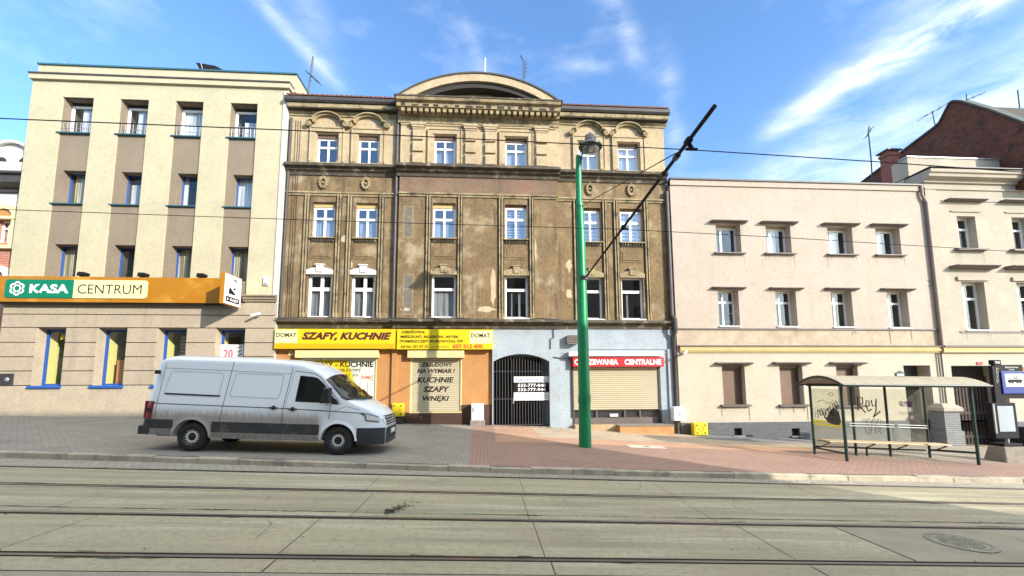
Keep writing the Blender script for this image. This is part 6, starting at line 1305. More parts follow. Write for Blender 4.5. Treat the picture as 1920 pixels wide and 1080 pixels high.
# ------------------------------------------------------------------ tram stop totem
def totem():
    x, y = PV(1889, 868); y += .35; x, _z = F(1889, 868, y); zg = pav(x, y)
    T = thing('tram_stop_sign', 'black tram stop post with blue tram sign and lit timetable on a concrete foot', 'stop sign', (x, y, zg))
    b = lambda *p: bx(*p, y)
    a, c, d, e = b(1863, 1916, 836, 869); k = .12
    m = MB(); n = len(m.v); m.v += [(a-.0, y-.35, zg-.02), (c, y-.35, zg-.02), (c, y+.35, zg-.02), (a, y+.35, zg-.02), (a+k, y-.24, e), (c-k, y-.24, e), (c-k, y+.24, e), (a+k, y+.24, e)]
    m.f += [tuple(n+i for i in q) for q in ((4, 5, 6, 7), (0, 1, 5, 4), (1, 2, 6, 5), (2, 3, 7, 6), (3, 0, 4, 7))]; m.build('concrete_foot', M['concrete'], T, bevel=.04)
    m = MB(); m.box(a+k+.05, c-k-.05, y-.2, y+.2, e, e+.1); m.build('base_plate', M['black'], T, bevel=.02)
    px0 = F(1868, 740, y)[0]; px1 = F(1880, 740, y)[0]; zt = F(1870, 676, y)[1]
    m = MB(); m.tube([(F(1889, 835, y)[0], y, e), (F(1889, 818, y)[0], y, F(1889, 815, y)[1])], .05, 10); m.build('post', M['steel'], T)
    m = MB(); a, c, d, e2 = b(1858, 1902, 755, 822); m.box(a, c, y-.09, y+.09, d, e2); cab = m.build('timetable_case', M['black'], T, bevel=.02)
    m = MB(); a, c, d, e3 = b(1866, 1895, 761, 808.5); m.box(a, c, y-.10, y-.091, d, e3); m.build('timetable', mat('pale_blue_timetable', (.33, .40, .47), .4), cab)
    m = MB(); h = (e3-d)/6
    for q in range(1, 6): m.box(a+.02, c-.02, y-.104, y-.1005, d+h*q-.008, d+h*q+.008)
    for q in range(6):
        for s in range(2): m.box(a+.04, a+.04+(c-a-.1)*random.uniform(.4, .9), y-.104, y-.1005, d+h*q+h*(.3+.3*s), d+h*q+h*(.42+.3*s))
    m.build('printed_lines', M['greyink'], cab)
    m = MB(); a, c, d, e4 = b(1858, 1863, 757, 812); m.box(a-.02, a+.02, y-.13, y-.09, d, e4); m.build('case_edge', M['steel'], cab)
    m = MB(); m.box(px0, px1, y-.06, y+.06, F(1875, 757, y)[1], zt); m.build('mast', M['black'], T)
    a, c, d, e5 = b(1861, 1872.5, 686, 758); m = MB(); m.box(a-.02, px0+.02, y-.07, y+.05, d, e5); sp = m.build('line_panel', M['black'], T)
    for i, s in enumerate('PRZYST'): t = MB(); A = b(1863, 1868, 690+5*i, 694+5*i); add_text(t, s, A[0], A[1], A[2], A[3], y-.075, .0); t.build('lettering', M['greyink'], sp, fix=False)
    a, c, d, e6 = b(1858, 1872, 675, 684); m = MB(); m.box(a, c, y-.08, y+.08, d, e6); bxx = m.build('number_box', M['black'], T, bevel=.01); t = MB(); A = b(1860.5, 1869.5, 677.5, 681.5); add_text(t, '26', A[0], A[1], A[2], A[3], y-.085, .02); t.build('lettering', M['signwhite'], bxx, fix=False)
    a, c, d, e7 = b(1868, 1914, 684, 697); m = MB(); m.box(a, c, y-.05, y+.05, d-.9, e7); hp = m.build('header_panel', M['black'], T); t = MB(); A = b(1881, 1905, 687, 690); add_text(t, 'Zabrze Centrum', A[0], A[1], A[2], A[3], y-.055, 0); A = b(1888, 1898, 691.5, 694); add_text(t, 'Katowicka', A[0], A[1], A[2], A[3], y-.055, 0); t.build('lettering', M['signwhite'], hp, fix=False)
    a, c, d, e8 = b(1873, 1921, 696.5, 738); m = MB(); m.box(a, c, y-.10, y-.051, d, e8); bs = m.build('blue_sign', M['navy'], T, bevel=.01)
    A = b(1878.5, 1913, 701, 725); m = MB(); m.box(A[0], A[1], y-.104, y-.1005, A[2], A[3]); m.build('white_field', M['signwhite'], bs)
    w, h = A[1]-A[0], A[3]-A[2]; X = lambda u: A[0]+w*u; Z = lambda v: A[2]+h*v; m = MB()
    pts = [(.10, .34), (.10, .48), (.18, .56), (.84, .56), (.90, .48), (.90, .34)]; m.prism([(X(u), Z(v)) for u, v in pts], y-.108, y-.1045)
    for u in (.22, .36, .62, .76): m.lathe((X(u), y-.107, Z(.31)), [(.001, -.002), (w*.05, -.002), (w*.05, .002)], 14, 'y')
    m.prism([(X(.12), Z(.60)), (X(.88), Z(.60)), (X(.88), Z(.65)), (X(.12), Z(.65))], y-.108, y-.1045)
    m.ring([(X(.55+.09*math.cos(t)), Z(.76+.1*math.sin(t))) for t in [i*math.pi/8 for i in range(17)]], [(X(.55+.05*math.cos(t)), Z(.76+.06*math.sin(t))) for t in [i*math.pi/8 for i in range(17)]], y-.108, y-.1045)
    m.build('tram_pictogram', M['black'], bs)
    # second sign behind, half outside the picture
    y2 = y+.5; a, c, d, e9 = bx(1916, 1950, 688, 740, y2); T2 = thing('stop_panel', 'white panel with an orange corner partly cut by the right picture edge', 'sign', ((a+c)/2, y2, pav(x+.6, y2))); m = MB(); m.box(a, c, y2-.03, y2+.03, d, e9); m.build('panel', M['signwhite'], T2); m = MB(); m.box(a, c, y2-.035, y2-.031, e9-.22, e9); m.build('orange_band', M['orange'], T2); m = MB(); m.tube([((a+c)/2+.1, y2+.06, pav(x+.6, y2)), ((a+c)/2+.1, y2+.06, e9)], .04, 8); m.build('post', M['steel'], T2)
    yb_ = YP-1.2; a, c, d, e = bx(1904, 1935, 801, 836, yb_); T3 = thing('litter_bin', 'black litter bin on the pavement behind the tram stop sign', 'bin', ((a+c)/2, yb_, d)); m = MB(); m.lathe(((a+c)/2, yb_, d-.05), [((c-a)*.42, 0), ((c-a)*.5, .1), ((c-a)*.5, (e-d)*.95), ((c-a)*.44, e-d+.05), ((c-a)*.40, e-d+.05), ((c-a)*.40, (e-d)*.7)], 20); m.build('drum', M['black'], T3, smooth=True); m = MB(); m.tube([((a+c)/2, yb_+.4, pav((a+c)/2, yb_)-.05), ((a+c)/2, yb_+.4, e)], .04, 8); m.build('stand', M['dksteel'], T3)
totem()

# ------------------------------------------------------------------ meter boxes and shop steps
def boxes():
    def gasbox(p, Y, lab):
        a, b, c, d = bx(*p, Y); T = thing('gas_meter_box', lab, 'gas box', ((a+b)/2, Y, c), 'yellow gas boxes'); m = MB(); m.box(a, b, Y, Y+.28, c, d); m.build('cabinet', M['gasyellow'], T, bevel=.02)
        m = MB(); m.box(a+.05, b-.05, Y-.018, Y, c+.05, d-.05); w, h = b-a, d-c
        dr = m.build('door', M['gasyellow'], T, bevel=.01); m = MB()
        for u, v in ((.22, .2), (.78, .2), (.22, .8), (.78, .8)): m.lathe((a+w*u, Y-.02, c+h*v), [(.001, -.004), (.035, -.004), (.035, .004)], 10, 'y')
        m.build('vent_hole', M['dark'], dr); m = MB(); m.ring([(a+w*(.5+.22*math.cos(t)), c+h*(.5+.2*math.sin(t))) for t in [i*math.pi/10 for i in range(21)]], [(a+w*(.5+.17*math.cos(t)), c+h*(.5+.16*math.sin(t))) for t in [i*math.pi/10 for i in range(21)]], Y-.026, Y-.018); m.build('embossed_ring', M['yellowdk'], dr)
        m = MB(); m.box(a+.04, b-.04, Y+.05, Y+.25, c-.3, c); m.build('foot', M['dark'], T); return T
    gasbox((735, 756.5, 756, 781), YW-.36, 'yellow gas box with vent holes on the orange shop wall behind the van')
    gasbox((1301, 1327.5, 792.5, 816.5), YP-.42, 'yellow gas box standing before the blue tiled plinth of the pink house')
    Y = YW-.42; a, b, c, d = bx(883.5, 907, 757, 800, Y); T = thing('cable_cabinet', 'white electrical cabinet beside the iron gate on brown plinth', 'cabinet', ((a+b)/2, Y, c))
    zm = c+(d-c)*.27; m = MB(); m.box(a, b, Y, Y+.36, zm, d); m.build('body', M['signwhite'], T, bevel=.02); m = MB(); m.box(a+.04, b-.04, Y-.012, Y, zm+.05, d-.06); dr = m.build('door', M['signwhite'], T); m = MB(); m.box(a+.07, a+.1, Y-.03, Y-.012, zm+.35, zm+.55); m.build('handle', M['dark'], dr)
    m = MB(); m.box(a-.05, b+.05, Y-.04, Y+.4, c-.1, zm); m.build('foot', M['concrete'], T, bevel=.03)
    Y = YP-.36; a, b, c, d = bx(1263.5, 1286, 763, 789, Y); T = thing('electric_box', 'white electric meter box on the wall by the black downpipe', 'box', ((a+b)/2, Y, c)); m = MB(); m.box(a, b, Y, YP-.02, c, d); m.build('casing', M['signwhite'], T, bevel=.02); m = MB(); m.box(a+.04, b-.04, Y-.012, Y, c+.05, d-.05); dr = m.build('door', M['signwhite'], T)
    m = MB(); m.box((a+b)/2-.06, (a+b)/2+.04, Y-.016, Y-.0125, (c+d)/2-.08, (c+d)/2+.06); m.build('sticker', M['greyink'], dr)
    # clinker steps
    a, b = F(1163, 806, YW-.9)[0], F(1264, 806, YW-.9)[0]; zt = F(1213, 797.5, YW-.9)[1]; zb = F(1213, 816, YW-.9)[1]-.15
    T = thing('shop_step', 'orange clinker step below the shutter under the red sign', 'step', ((a+b)/2, YW-.9, zb)); m = MB(); m.box(a, b, YW-.9, YW-.03, zb, zt-.03); m.build('riser', M['step'], T); m = MB(); m.box(a-.02, b+.02, YW-.93, YW-.03, zt-.03, zt); m.build('tread', M['concrete'], T)
    a = F(1079, 800, YW-.45)[0]; b2 = F(1240, 800, YW-.45)[0]; zt = F(1150, 796.5, YW-.45)[1]; T = thing('shop_step', 'low pale tiled threshold along the foot of the lowered shutter', 'step', ((a+b2)/2, YW-.45, zb)); m = MB(); m.box(a, b2, YW-.45, YW-.03, zb-.2, zt); m.build('riser', mat('tan_tile', (.45, .32, .18), .8, extra=brickify((.47, .33, .19), (.40, .28, .16), (.22, .16, .1), .3, .3, .01)), T)
boxes()

# ------------------------------------------------------------------ white delivery van
def van():
    xr_, yr_ = PV(355, 847); xf_, yf_ = PV(631, 854); hw = .98
    wb = xf_-xr_; k = wb/3.6
    slope = math.atan((pav(xf_, yf_)-pav(xr_, yr_))/wb)
    yawv = math.atan((yf_-yr_)/wb)*.6
    T = thing('delivery_van', 'white high roofed panel van with dirty flanks parked on the pavement', 'van', (xr_, yr_+hw*k-.02, pav(xr_, yr_)), rot=(0, -slope, yawv)); T.scale = (k, k, k)
    AX, FX, RW = 0.0, 3.6, .365
    top = [(-1.2, 2.34), (-1.05, 2.40), (-.6, 2.425), (.5, 2.43), (1.6, 2.425), (2.3, 2.40), (2.62, 2.365), (2.9, 2.28), (3.1, 2.18), (3.28, 2.05), (3.6, 1.79), (4.02, 1.44), (4.2, 1.36), (4.42, 1.26), (4.58, 1.15), (4.66, 1.05), (4.71, .92), (4.73, .8)]
    side = [(-1.2, 2.14), (-.6, 2.2), (2.0, 2.2), (2.45, 2.16), (2.8, 2.08), (3.05, 1.96), (3.3, 1.72), (3.62, 1.37), (3.85, 1.28), (4.2, 1.18), (4.45, 1.05), (4.6, .95), (4.70, .85), (4.73, .74)]
    def W(x, z):
        w = 1.0 if z < 1.12 else 1.0-.115*(z-1.12)/1.1
        if z < .5: w -= .03*(.5-z)/.2
        if x > 3.75: t = (x-3.75)/.98; w *= 1-.40*t**2.6
        if x < -1.0: w *= 1-.05*((-1.0-x)/.2)**2
        return w*hw
    arch = .44
    def zlow(x):
        b = .42 if x < 4.2 else .42-.14*min(1, (x-4.2)/.3)
        if x < -.6: b = .40
        for c in (AX, FX):
            d = abs(x-c)
            if d < arch: b = max(b, .37+math.sqrt(max(0, arch**2-d*d)))
        return b
    def shear(x, z): return x + (.20*max(0, min(1, (z-.6)/1.8))*min(1, max(0, (-.75-x)/.4)) if x < -.75 else 0)
    def S(x, v):    # point of the near-side half: v in 0..1 flank from bottom to shoulder, 1..2 shoulder to roof centre
        zs = interp(side, x); zt = interp(top, x); zl = min(zlow(x), zs-.02)
        if v <= 1: z = zl+(zs-zl)*v; return Vector((shear(x, z), -W(x, z), z))
        t = (v-1)*math.pi/2; e = .62 if x < 2.6 else .62+.3*min(1, (x-2.6)/.6); z = zs+(zt-zs)*max(0, math.sin(t))**e; y = W(x, zs)*max(0, math.cos(t))**e
        return Vector((shear(x, z), -y, z))
    xs = sorted(set([round(-1.2+.05*i, 3) for i in range(119)] + [4.66, 4.69, 4.72, 4.73] + [c+s*arch*math.sin(t*math.pi/24) for c in (AX, FX) for s in (-1, 1) for t in range(13)]))
    vs = [i/12 for i in range(13)] + [1+i/12 for i in range(1, 13)]
    def grid(sy):
        m = MB(); n = len(vs)
        for x in xs:
            for v in vs: p = S(x, v); m.v.append((p.x, p.y*sy, p.z))
        for i in range(len(xs)-1):
            for j in range(n-1): m.f.append((i*n+j, (i+1)*n+j, (i+1)*n+j+1, i*n+j+1))
        m.f.append(tuple(range(n-1, -1, -1))); return m
    a, b = grid(1), grid(-1); n0 = len(a.v); a.v += b.v; a.f += [tuple(n0+i for i in reversed(f)) for f in b.f]
    # front end closed between the two halves
    ne = len(vs); e0 = (len(xs)-1)*ne; a.f.append(tuple([e0+j for j in range(ne)]+[n0+e0+j for j in range(ne-2, -1, -1)]))
    def dirt(N, L, pos, c, mix, noise, ramp, b):
        sp = N.new('ShaderNodeSeparateXYZ'); L.new(pos, sp.inputs[0]); z = sp.outputs[2]
        s = N.new('ShaderNodeMath'); s.operation = 'MULTIPLY_ADD'; L.new(noise(7, 6, .7, (3.5, 1, .4)), s.inputs[0]); s.inputs[1].default_value = .35; L.new(z, s.inputs[2])
        xm = ramp(sp.outputs[0], 3.0, 3.25, 1, .12)
        q = N.new('ShaderNodeMath'); q.operation = 'MULTIPLY'; L.new(ramp(s.outputs[0], 1.02, 1.32, .75, 0), q.inputs[0]); L.new(xm, q.inputs[1])
        yy = N.new('ShaderNodeMath'); yy.operation = 'ABSOLUTE'; L.new(sp.outputs[1], yy.inputs[0])
        q2 = N.new('ShaderNodeMath'); q2.operation = 'MULTIPLY'; L.new(q.outputs[0], q2.inputs[0]); L.new(ramp(yy.outputs[0], .85, .93), q2.inputs[1])
        return mix(q2.outputs[0], c, (.19, .125, .07))
    paint = mat('white_van_paint', (.82, .87, .92), .22, coat=.6, obj=True, extra=dirt)
    body = a.build('body', paint, T, local=True, smooth=True)
    def half(m, fn):   # both flanks
        for sy in (1, -1): fn(m, sy)
    def strip(m, pts, w, off=.006, sy=1):   # line drawn on the flank through (x,z) points
        P = []
        for (x0, z0), (x1, z1) in zip(pts, pts[1:]):
            n = max(1, int(math.hypot(x1-x0, z1-z0)/.08)); P += [(x0+(x1-x0)*i/n, z0+(z1-z0)*i/n) for i in range(n)]
        P.append(pts[-1]); out = []
        for i, (x, z) in enumerate(P):
            a_, b_ = P[max(0, i-1)], P[min(len(P)-1, i+1)]; dx, dz = b_[0]-a_[0], b_[1]-a_[1]; l = math.hypot(dx, dz) or 1; nx, nz = -dz/l*w/2, dx/l*w/2
            out.append([(shear(x+s*nx, z+s*nz), (-flank(x+s*nx, z+s*nz)-off)*sy, z+s*nz) for s in (-1, 1)])
        for p, q in zip(out, out[1:]): m.quad(p[0], q[0], q[1], p[1])
    def flank(x, z):
        zs = interp(side, x)
        if z <= zs: return W(x, z)
        zt = interp(top, x); e = .62 if x < 2.6 else .62+.3*min(1, (x-2.6)/.6); s = min(1, ((z-zs)/(zt-zs)))**(1/e); return W(x, zs)*max(0, math.cos(math.asin(s)))**e
    def area(m, poly, off=.006, sy=1, step=.07):  # filled area on the flank, column by column
        x0, x1 = min(p[0] for p in poly), max(p[0] for p in poly); n = max(2, int((x1-x0)/step)); cols = []
        ps = sorted({p[0] for p in poly}|{x0+(x1-x0)*i/n for i in range(n+1)})
        for x in ps:
            xx = min(max(x, x0+1e-4), x1-1e-4); zz = []
            for (a_, c_), (b_, d_) in zip(poly, poly[1:]+poly[:1]):
                if (a_-xx)*(b_-xx) < 0: zz.append(c_+(d_-c_)*(xx-a_)/(b_-a_))
            if len(zz) >= 2: cols.append((x, min(zz), max(zz)))
        for (xa, l0, h0), (xb, l1, h1) in zip(cols, cols[1:]):
            for q in range(4):
                f = lambda x, l, h, t: (shear(x, l+(h-l)*t), (-flank(x, l+(h-l)*t)-off)*sy, l+(h-l)*t)
                m.quad(f(xa, l0, h0, q/4), f(xb, l1, h1, q/4), f(xb, l1, h1, (q+1)/4), f(xa, l0, h0, (q+1)/4))
    def both(name, mt, fn, parent=body, smooth=False):
        for sy in (1, -1): m = MB(); fn(m, sy); o = m.build(name, mt, parent, local=True, fix=False, smooth=smooth)
        return o
    clad = mat('grey_plastic_cladding', (.036, .037, .04), .6, var=.15, stain=((.18, .15, .12), .3, 3, .5)); blk = mat('black_plastic', (.016, .016, .018), .5); gl = mat('dark_side_glass', (.008, .010, .010), .05, spec=.6)
    seam = mat('panel_seam', (.05, .055, .06), .7)
    # cladding, sills
    both('side_cladding', clad, lambda m, sy: area(m, [(-1.16, .56), (-.46, .56), (-.46, .78), (-1.14, .78)], .012, sy), T)
    both('side_cladding', clad, lambda m, sy: area(m, [(.47, .50), (3.12, .50), (3.12, .76), (.47, .76)], .012, sy), T)
    def sl(m, sy):
        m.box(.46, 3.14, *(sorted((-(hw+.005)*sy, -(hw-.08)*sy))), .40, .455); m.box(.46, 3.14, *(sorted((-(hw+.03)*sy, -(hw-.05)*sy))), .355, .401)
    both('rear_sill', mat('scuffed_rear_sill', (.25, .24, .22), .5, metal=.3, var=.3, vscale=8), lambda m, sy: m.box(-1.02, -.46, *(sorted((-(hw+.005)*sy, -(hw-.08)*sy))), .40, .54), T)
    both('sill', mat('scuffed_sill', (.25, .24, .22), .5, metal=.3, var=.3, vscale=8), sl, T)
    # wheel arches
    for c in (AX, FX):
        def wa(m, sy, c=c):
            n = 22; P = [(c+(arch+.07)*math.cos(math.pi*i/n), .37+(arch+.08)*math.sin(math.pi*i/n)) for i in range(n+1)]; Q = [(c+(arch-.01)*math.cos(math.pi*i/n), .37+(arch-.01)*math.sin(math.pi*i/n)) for i in range(n+1)]
            for i in range(n):
                f = lambda p, o: (p[0], (-W(p[0], p[1])-o)*sy, p[1])
                m.quad(f(P[i], .008), f(P[i+1], .008), f(Q[i+1], .035), f(Q[i], .035)); m.quad(f(Q[i], .035), f(Q[i+1], .035), (Q[i+1][0], -.7*sy, Q[i+1][1]), (Q[i][0], -.7*sy, Q[i][1]))
        both('wheel_arch', paint, wa, body, smooth=True)
    m = MB(); m.box(-1.0, 4.4, -.72, .72, .34, .60)
    for c in (AX, FX):
        n = 16
        for sy in (1, -1):
            P = [(c+(arch-.005)*math.cos(math.pi*i/n), .37+(arch-.005)*math.sin(math.pi*i/n)) for i in range(n+1)]
            for i in range(n): m.quad((P[i][0], -.93*sy, P[i][1]), (P[i+1][0], -.93*sy, P[i+1][1]), (P[i+1][0], -.6*sy, P[i+1][1]), (P[i][0], -.6*sy, P[i][1]))
            m.quad(*[(x, -.62*sy, z) for x, z in P])
    m.build('underbody', blk, T, local=True, fix=False)
    # wheels
    tyre = mat('tyre_rubber', (.022, .021, .02), .85, var=.3, vscale=10); rim = mat('steel_rim', (.035, .035, .037), .5, metal=.3, var=.2); silv = mat('silver_hub', (.62, .62, .62), .45, metal=.2)
    for c in (AX, FX):
        for sy in (1, -1):
            y0 = -(hw-.02)*sy; s = sy; m = MB(); m.lathe((c, y0, RW), [(.22, .02*s), (.235, .0), (.30, -.004*s), (.345, .02*s), (RW, .06*s), (RW, .20*s), (.34, .24*s), (.22, .24*s)], 40, 'y', False); w = m.build('wheel', tyre, T, local=True, smooth=True)
            m = MB(); m.lathe((c, y0, RW), [(.23, .03*s), (.215, .012*s), (.20, .03*s), (.15, .075*s), (.10, .06*s), (.001, .06*s)], 32, 'y', False); r_ = m.build('rim', rim, w, local=True, smooth=True)
            m = MB()
            for i in range(16):
                t = 2*math.pi*i/16; m.lathe((c+.168*math.cos(t), y0+.052*s, RW+.168*math.sin(t)), [(.001, -.012*s), (.013, -.012*s), (.014, .01*s)], 8, 'y')
            m.ring([(c+.145*math.cos(t), RW+.145*math.sin(t)) for t in [i*math.pi/16 for i in range(33)]], [(c+.10*math.cos(t), RW+.10*math.sin(t)) for t in [i*math.pi/16 for i in range(33)]], *sorted((y0+.035*s, y0+.06*s)))
            m.build('hub_ring', silv, w, local=True)
            m = MB(); m.lathe((c, y0+.03*s, RW), [(.001, -.012*s), (.05, -.008*s), (.06, .03*s)], 16, 'y'); m.build('hub_cap', blk, w, local=True)
    # windows
    def sw(m, sy): area(m, [(2.46, 1.32), (3.52, 1.31), (3.44, 1.42), (3.15, 1.78), (2.98, 1.93), (2.86, 1.965), (2.47, 1.99)], .008, sy, .05)
    both('side_window', gl, sw, T)
    def qw(m, sy): area(m, [(3.16, 1.30), (3.58, 1.28), (3.50, 1.40), (3.42, 1.45), (3.16, 1.44)], .012, sy, .04)
    both('mirror_base', blk, qw, T)
    m = MB(); n1, n2 = 14, 16
    def wsp(u, v):   # windscreen: u across -1..1, v bottom to top
        t = abs(u); x_top = 3.27-.11*t**2; x_bot = 4.00-.36*t**2.2; x = x_bot+(x_top-x_bot)*v; vv = 2-(t*.93); p = S(x, vv); return Vector((p.x+.004, p.y*(-1 if u > 0 else 1), p.z+.012))
    for i in range(n1):
        for j in range(n2):
            u0, u1 = -1+2*j/n2, -1+2*(j+1)/n2; v0, v1 = i/n1, (i+1)/n1; m.quad(wsp(u0, v0), wsp(u1, v0), wsp(u1, v1), wsp(u0, v1))
    m.build('windscreen', mat('windscreen_glass', (.012, .016, .014), .04, spec=.7), T, local=True, fix=False, smooth=True)
    m = MB()
    for u0, u1 in ((-.55, -.08), (.02, .5)): m.tube([wsp(u0, .0)+Vector((.02, 0, .015)), wsp(u0+.05, .02)+Vector((.03, 0, .03)), wsp(u1, .34)+Vector((.01, 0, .02))], .012, 6)
    m.build('wiper', blk, T, local=True)
    m = MB()
    for j in range(n2): u0, u1 = -1+2*j/n2, -1+2*(j+1)/n2; a_, b_ = wsp(u0, 0), wsp(u1, 0); m.quad(a_+Vector((.004, 0, .004)), b_+Vector((.004, 0, .004)), b_+Vector((.11, 0, -.035)), a_+Vector((.11, 0, -.035)))
    m.build('scuttle', blk, T, local=True, fix=False)
    # seams and stampings
    def se(m, sy):
        w = .014
        strip(m, [(-.93, .56), (-.93, 2.2)], w, .004, sy); strip(m, [(.62, .50), (.70, 1.2), (.80, 2.28)], w, .004, sy) if sy > 0 else None
        strip(m, [(2.17, .46), (2.17, 1.1), (2.30, 2.2)], w, .004, sy); strip(m, [(2.36, 2.08), (2.24, 1.3), (2.20, .7)], .006, .004, sy); strip(m, [(2.36, 2.1), (2.85, 2.06), (3.02, 1.97), (3.3, 1.66), (3.62, 1.28)], w, .004, sy)
        strip(m, [(3.34, .90), (3.36, 1.28)], w, .004, sy); strip(m, [(-1.05, 1.17), (.6, 1.155), (2.17, 1.14), (3.3, 1.11), (4.12, 1.08)], .020, .003, sy)
        strip(m, [(-.98, 2.06), (.7, 2.05), (2.3, 2.02)], .008, .004, sy); strip(m, [(3.4, 1.10), (3.75, 1.24), (4.1, 1.16)], .008, .004, sy)
    both('panel_seam', seam, se)
    def stp(m, sy):
        for a_, b_ in ((-.78, .60), (.82, 2.1)):
            P = [(a_+.02, 1.40), (a_, 1.46), (a_+.08, 1.94), (a_+.13, 1.99), (b_-.05, 1.98), (b_, 1.93), (b_-.05, 1.44), (b_-.1, 1.38), (a_+.02, 1.40)]
            strip(m, P, .030, .003, sy)
    both('stamped_panel', mat('van_paint_shade', (.60, .62, .65), .35), stp)  # crease shade of the stampings drawn as flat, greyer strips
    def rl(m, sy): strip(m, [(-.76, 1.42), (.60, 1.40)], .035, .012, sy)
    both('door_rail', blk, rl, T)
    def hd(m, sy):
        for x, z in ((1.94, 1.15), (2.42, 1.13)):
            y = -W(x, z)*sy; m.tube([(x-.1, y-.03*sy, z), (x+.12, y-.035*sy, z)], .018, 8); m.lathe((x, y-.0*sy, z), [(.001, -.015*sy), (.05, -.012*sy), (.055, .0)], 14, 'y')
    both('handle', blk, hd, T)
    def mi(m, sy):
        x, z = 3.30, 1.42; y = -W(x, z)*sy
        n = len(m.v); f = lambda dx, dy, dz: (x+dx*1.35, y-dy*sy, z+dz*1.3+.03)
        sec = [[(-.07, .10, -.10), (.07, .10, -.08), (.05, .10, .14), (-.05, .10, .13)], [(-.10, .16, -.12), (.10, .16, -.10), (.08, .17, .20), (-.07, .17, .19)], [(-.09, .28, -.10), (.07, .30, -.08), (.05, .30, .17), (-.06, .28, .17)]]
        for s_ in sec: m.v += [f(*q) for q in s_]
        for i in range(2): m.f += [(n+4*i+j, n+4*i+(j+1) % 4, n+4*i+4+(j+1) % 4, n+4*i+4+j) for j in range(4)]
        m.f += [(n, n+1, n+2, n+3), (n+8, n+9, n+10, n+11)]
        m.tube([(x+.06, y+.02*sy, z-.1), (x, y-.14*sy, z-.11)], .04, 8)
    both('wing_mirror', blk, mi, T, smooth=False)
    def ml(m, sy): x, z = 3.30, 1.36; y = -W(x, z)*sy; m.box(x-.08, x+.12, *sorted((y-.30*sy, y-.14*sy)), z-.06, z-.045)
    both('mirror_trim', silv, ml, T)
    # front: lamps, grille, bumper, plate, emblem
    def frontp(y, z, off=.0):   # x of the nose at lateral y, height z
        best = 4.0
        for x in [4.0+.01*i for i in range(74)]:
            zt = interp(top, x); zs = interp(side, x)
            if z <= zs: ok = W(x, z) >= abs(y)
            else: ok = flank(x, z) >= abs(y) and z <= zt
            if ok: best = x
        return best+off
    def nose(m, poly, off, nu=6):   # patch on the nose given by rows of (y0, y1, z)
        for (a0, a1, za), (b0, b1, zb) in zip(poly, poly[1:]):
            for i in range(nu):
                f = lambda c0, c1, z, t: (frontp(c0+(c1-c0)*t, z, off), c0+(c1-c0)*t, z)
                m.quad(f(a0, a1, za, i/nu), f(a0, a1, za, (i+1)/nu), f(b0, b1, zb, (i+1)/nu), f(b0, b1, zb, i/nu))
    lampg = mat('headlight_glass', (.78, .80, .82), .08, metal=.35, spec=.8)
    def hl(m, sy): area(m, [(4.13, 1.07), (4.22, 1.02), (4.22, .88), (4.32, .84), (4.58, .82), (4.60, .90), (4.52, .99), (4.30, 1.05)], .010, sy, .03)
    both('headlight', lampg, hl, T)
    def hb(m, sy): strip(m, [(4.13, 1.07), (4.24, 1.02), (4.27, .89), (4.55, .86)], .03, .014, sy); strip(m, [(4.13, 1.08), (4.32, 1.055), (4.55, .98)], .022, .014, sy)
    both('headlight_trim', blk, hb, T)
    m = MB(); nose(m, [(-.60, .60, .76), (-.66, .66, .84), (-.68, .68, .92), (-.62, .62, 1.01)], .012, 14); m.build('grille', blk, T, local=True, fix=False)
    m = MB()
    for z in (.81, .88, .95): nose(m, [(-.62, .62, z), (-.62, .62, z+.018)], .020, 14)
    m.build('grille_bar', silv, T, local=True, fix=False)
    m = MB(); c = (frontp(0, .90)+.03, 0, .90); n = 28; rr = .085
    def em(r0, r1): 
        for i in range(n): t0, t1 = 2*math.pi*i/n, 2*math.pi*(i+1)/n; m.quad(*[(c[0], r*math.cos(t), c[2]+r*math.sin(t)) for r, t in ((r0, t0), (r1, t0), (r1, t1), (r0, t1))])
    em(rr*.86, rr)
    def bar(p, q, w=.014): d = Vector((0, q[0]-p[0], q[1]-p[1])).normalized(); nrm = Vector((0, -d.z, d.y))*w/2; P = Vector((c[0]+.001, p[0], c[2]+p[1])); Q = Vector((c[0]+.001, q[0], c[2]+q[1])); m.quad(P-nrm, Q-nrm, Q+nrm, P+nrm)
    for s_ in (-1, 1): bar((s_*.026, .07), (0, .012)); bar((s_*.062, .042), (s_*.030, -.068)); bar((s_*.030, -.068), (0, -.005))
    m.build('round_emblem', silv, T, local=True, fix=False)
    # bumper in black plastic wrapped round the nose
    m = MB()
    zz = [.27, .36, .48, .60, .70]
    xs3 = [4.06+.04*i for i in range(17)]
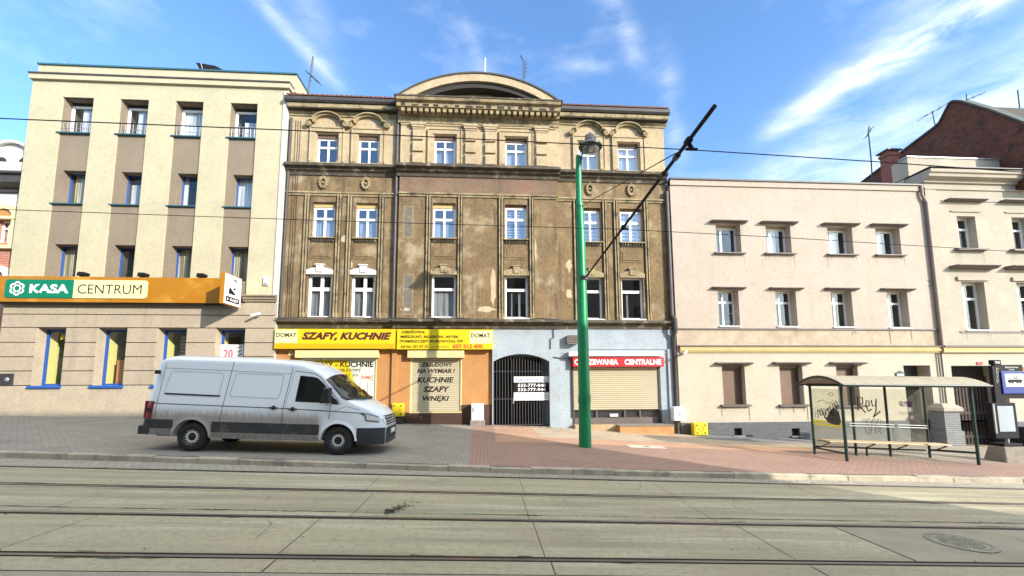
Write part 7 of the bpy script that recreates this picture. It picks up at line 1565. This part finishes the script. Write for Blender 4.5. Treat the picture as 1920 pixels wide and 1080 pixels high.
    for sy in (1, -1):
        for x0, x1 in zip(xs3, xs3[1:]):
            for za, zb in zip(zz, zz[1:]):
                lo = lambda x: .70-.16*max(0, (4.22-x)/.16) if x < 4.22 else .72
                f = lambda x, z: (x+.012*(x > 4.5), (-W(x, z)-.018)*sy, min(z, .72))
                m.quad(f(x0, za), f(x1, za), f(x1, zb), f(x0, zb))
        xe = 4.70
        for za, zb in zip(zz, zz[1:]):
            for i in range(6): y0, y1 = W(xe, .5)*i/6*sy, W(xe, .5)*(i+1)/6*sy; xo = lambda y: 4.74+.02*(1-abs(y)/W(xe, .5)); m.quad((xo(y0), y0, za), (xo(y1), y1, za), (xo(y1), y1, zb), (xo(y0), y0, zb))
    m.build('front_bumper', mat('dark_blue_grey_bumper', (.022, .025, .032), .55, var=.15), T, local=True, fix=False, smooth=True)
    m = MB()
    for z in (.42, .52, .60):
        for i in range(8): 
            y0, y1 = -.5+i*.125, -.5+(i+1)*.125; xo = 4.775; m.quad((xo, y0, z), (xo, y1, z), (xo, y1, z+.03), (xo, y0, z+.03))
    m.build('bumper_slot', M['dark'], T, local=True, fix=False)
    m = MB(); m.box(4.77, 4.785, -.26, .26, .52, .63); pl = m.build('number_plate', M['signwhite'], T, local=True)
    m = MB(); m.quad((4.787, -.26, .52), (4.787, -.215, .52), (4.787, -.215, .63), (4.787, -.26, .63)); m.build('blue_strip', M['navy'], pl, local=True, fix=False)
    # rear: lamps, bumper, rear doors
    def rlmp(m, sy): area(m, [(-1.19, .78), (-1.0, .79), (-1.0, 1.22), (-1.19, 1.22)], .010, sy, .05); m.box(-1.21, -1.15, *sorted((-.80*sy, -.94*sy)), .78, 1.22)
    both('rear_light', mat('red_lamp_glass', (.22, .01, .015), .2), rlmp, T)
    m = MB(); m.box(-1.30, -1.12, -.97, .97, .40, .62); m.build('rear_bumper', clad, T, local=True, bevel=.03)
    def rb(m, sy): area(m, [(-1.19, .40), (-1.0, .40), (-1.0, .78), (-1.19, .78)], .014, sy, .05)
    both('bumper_corner', clad, rb, T)
    m = MB(); m.box(-1.225, -1.2, -.012, .012, .62, 2.2); m.build('rear_door_seam', seam, T, local=True)
    m = MB()
    for z in (.95, 1.9): m.box(-1.17+(z-.6)*.1, -1.05+(z-.6)*.1, -.99, -.94, z, z+.1)
    m.build('hinge', blk, T, local=True)
    m = MB(); m.tube([(2.75, .0, 2.32), (2.62, 0, 2.50)], .012, 6); m.build('aerial', blk, T, local=True)
van()
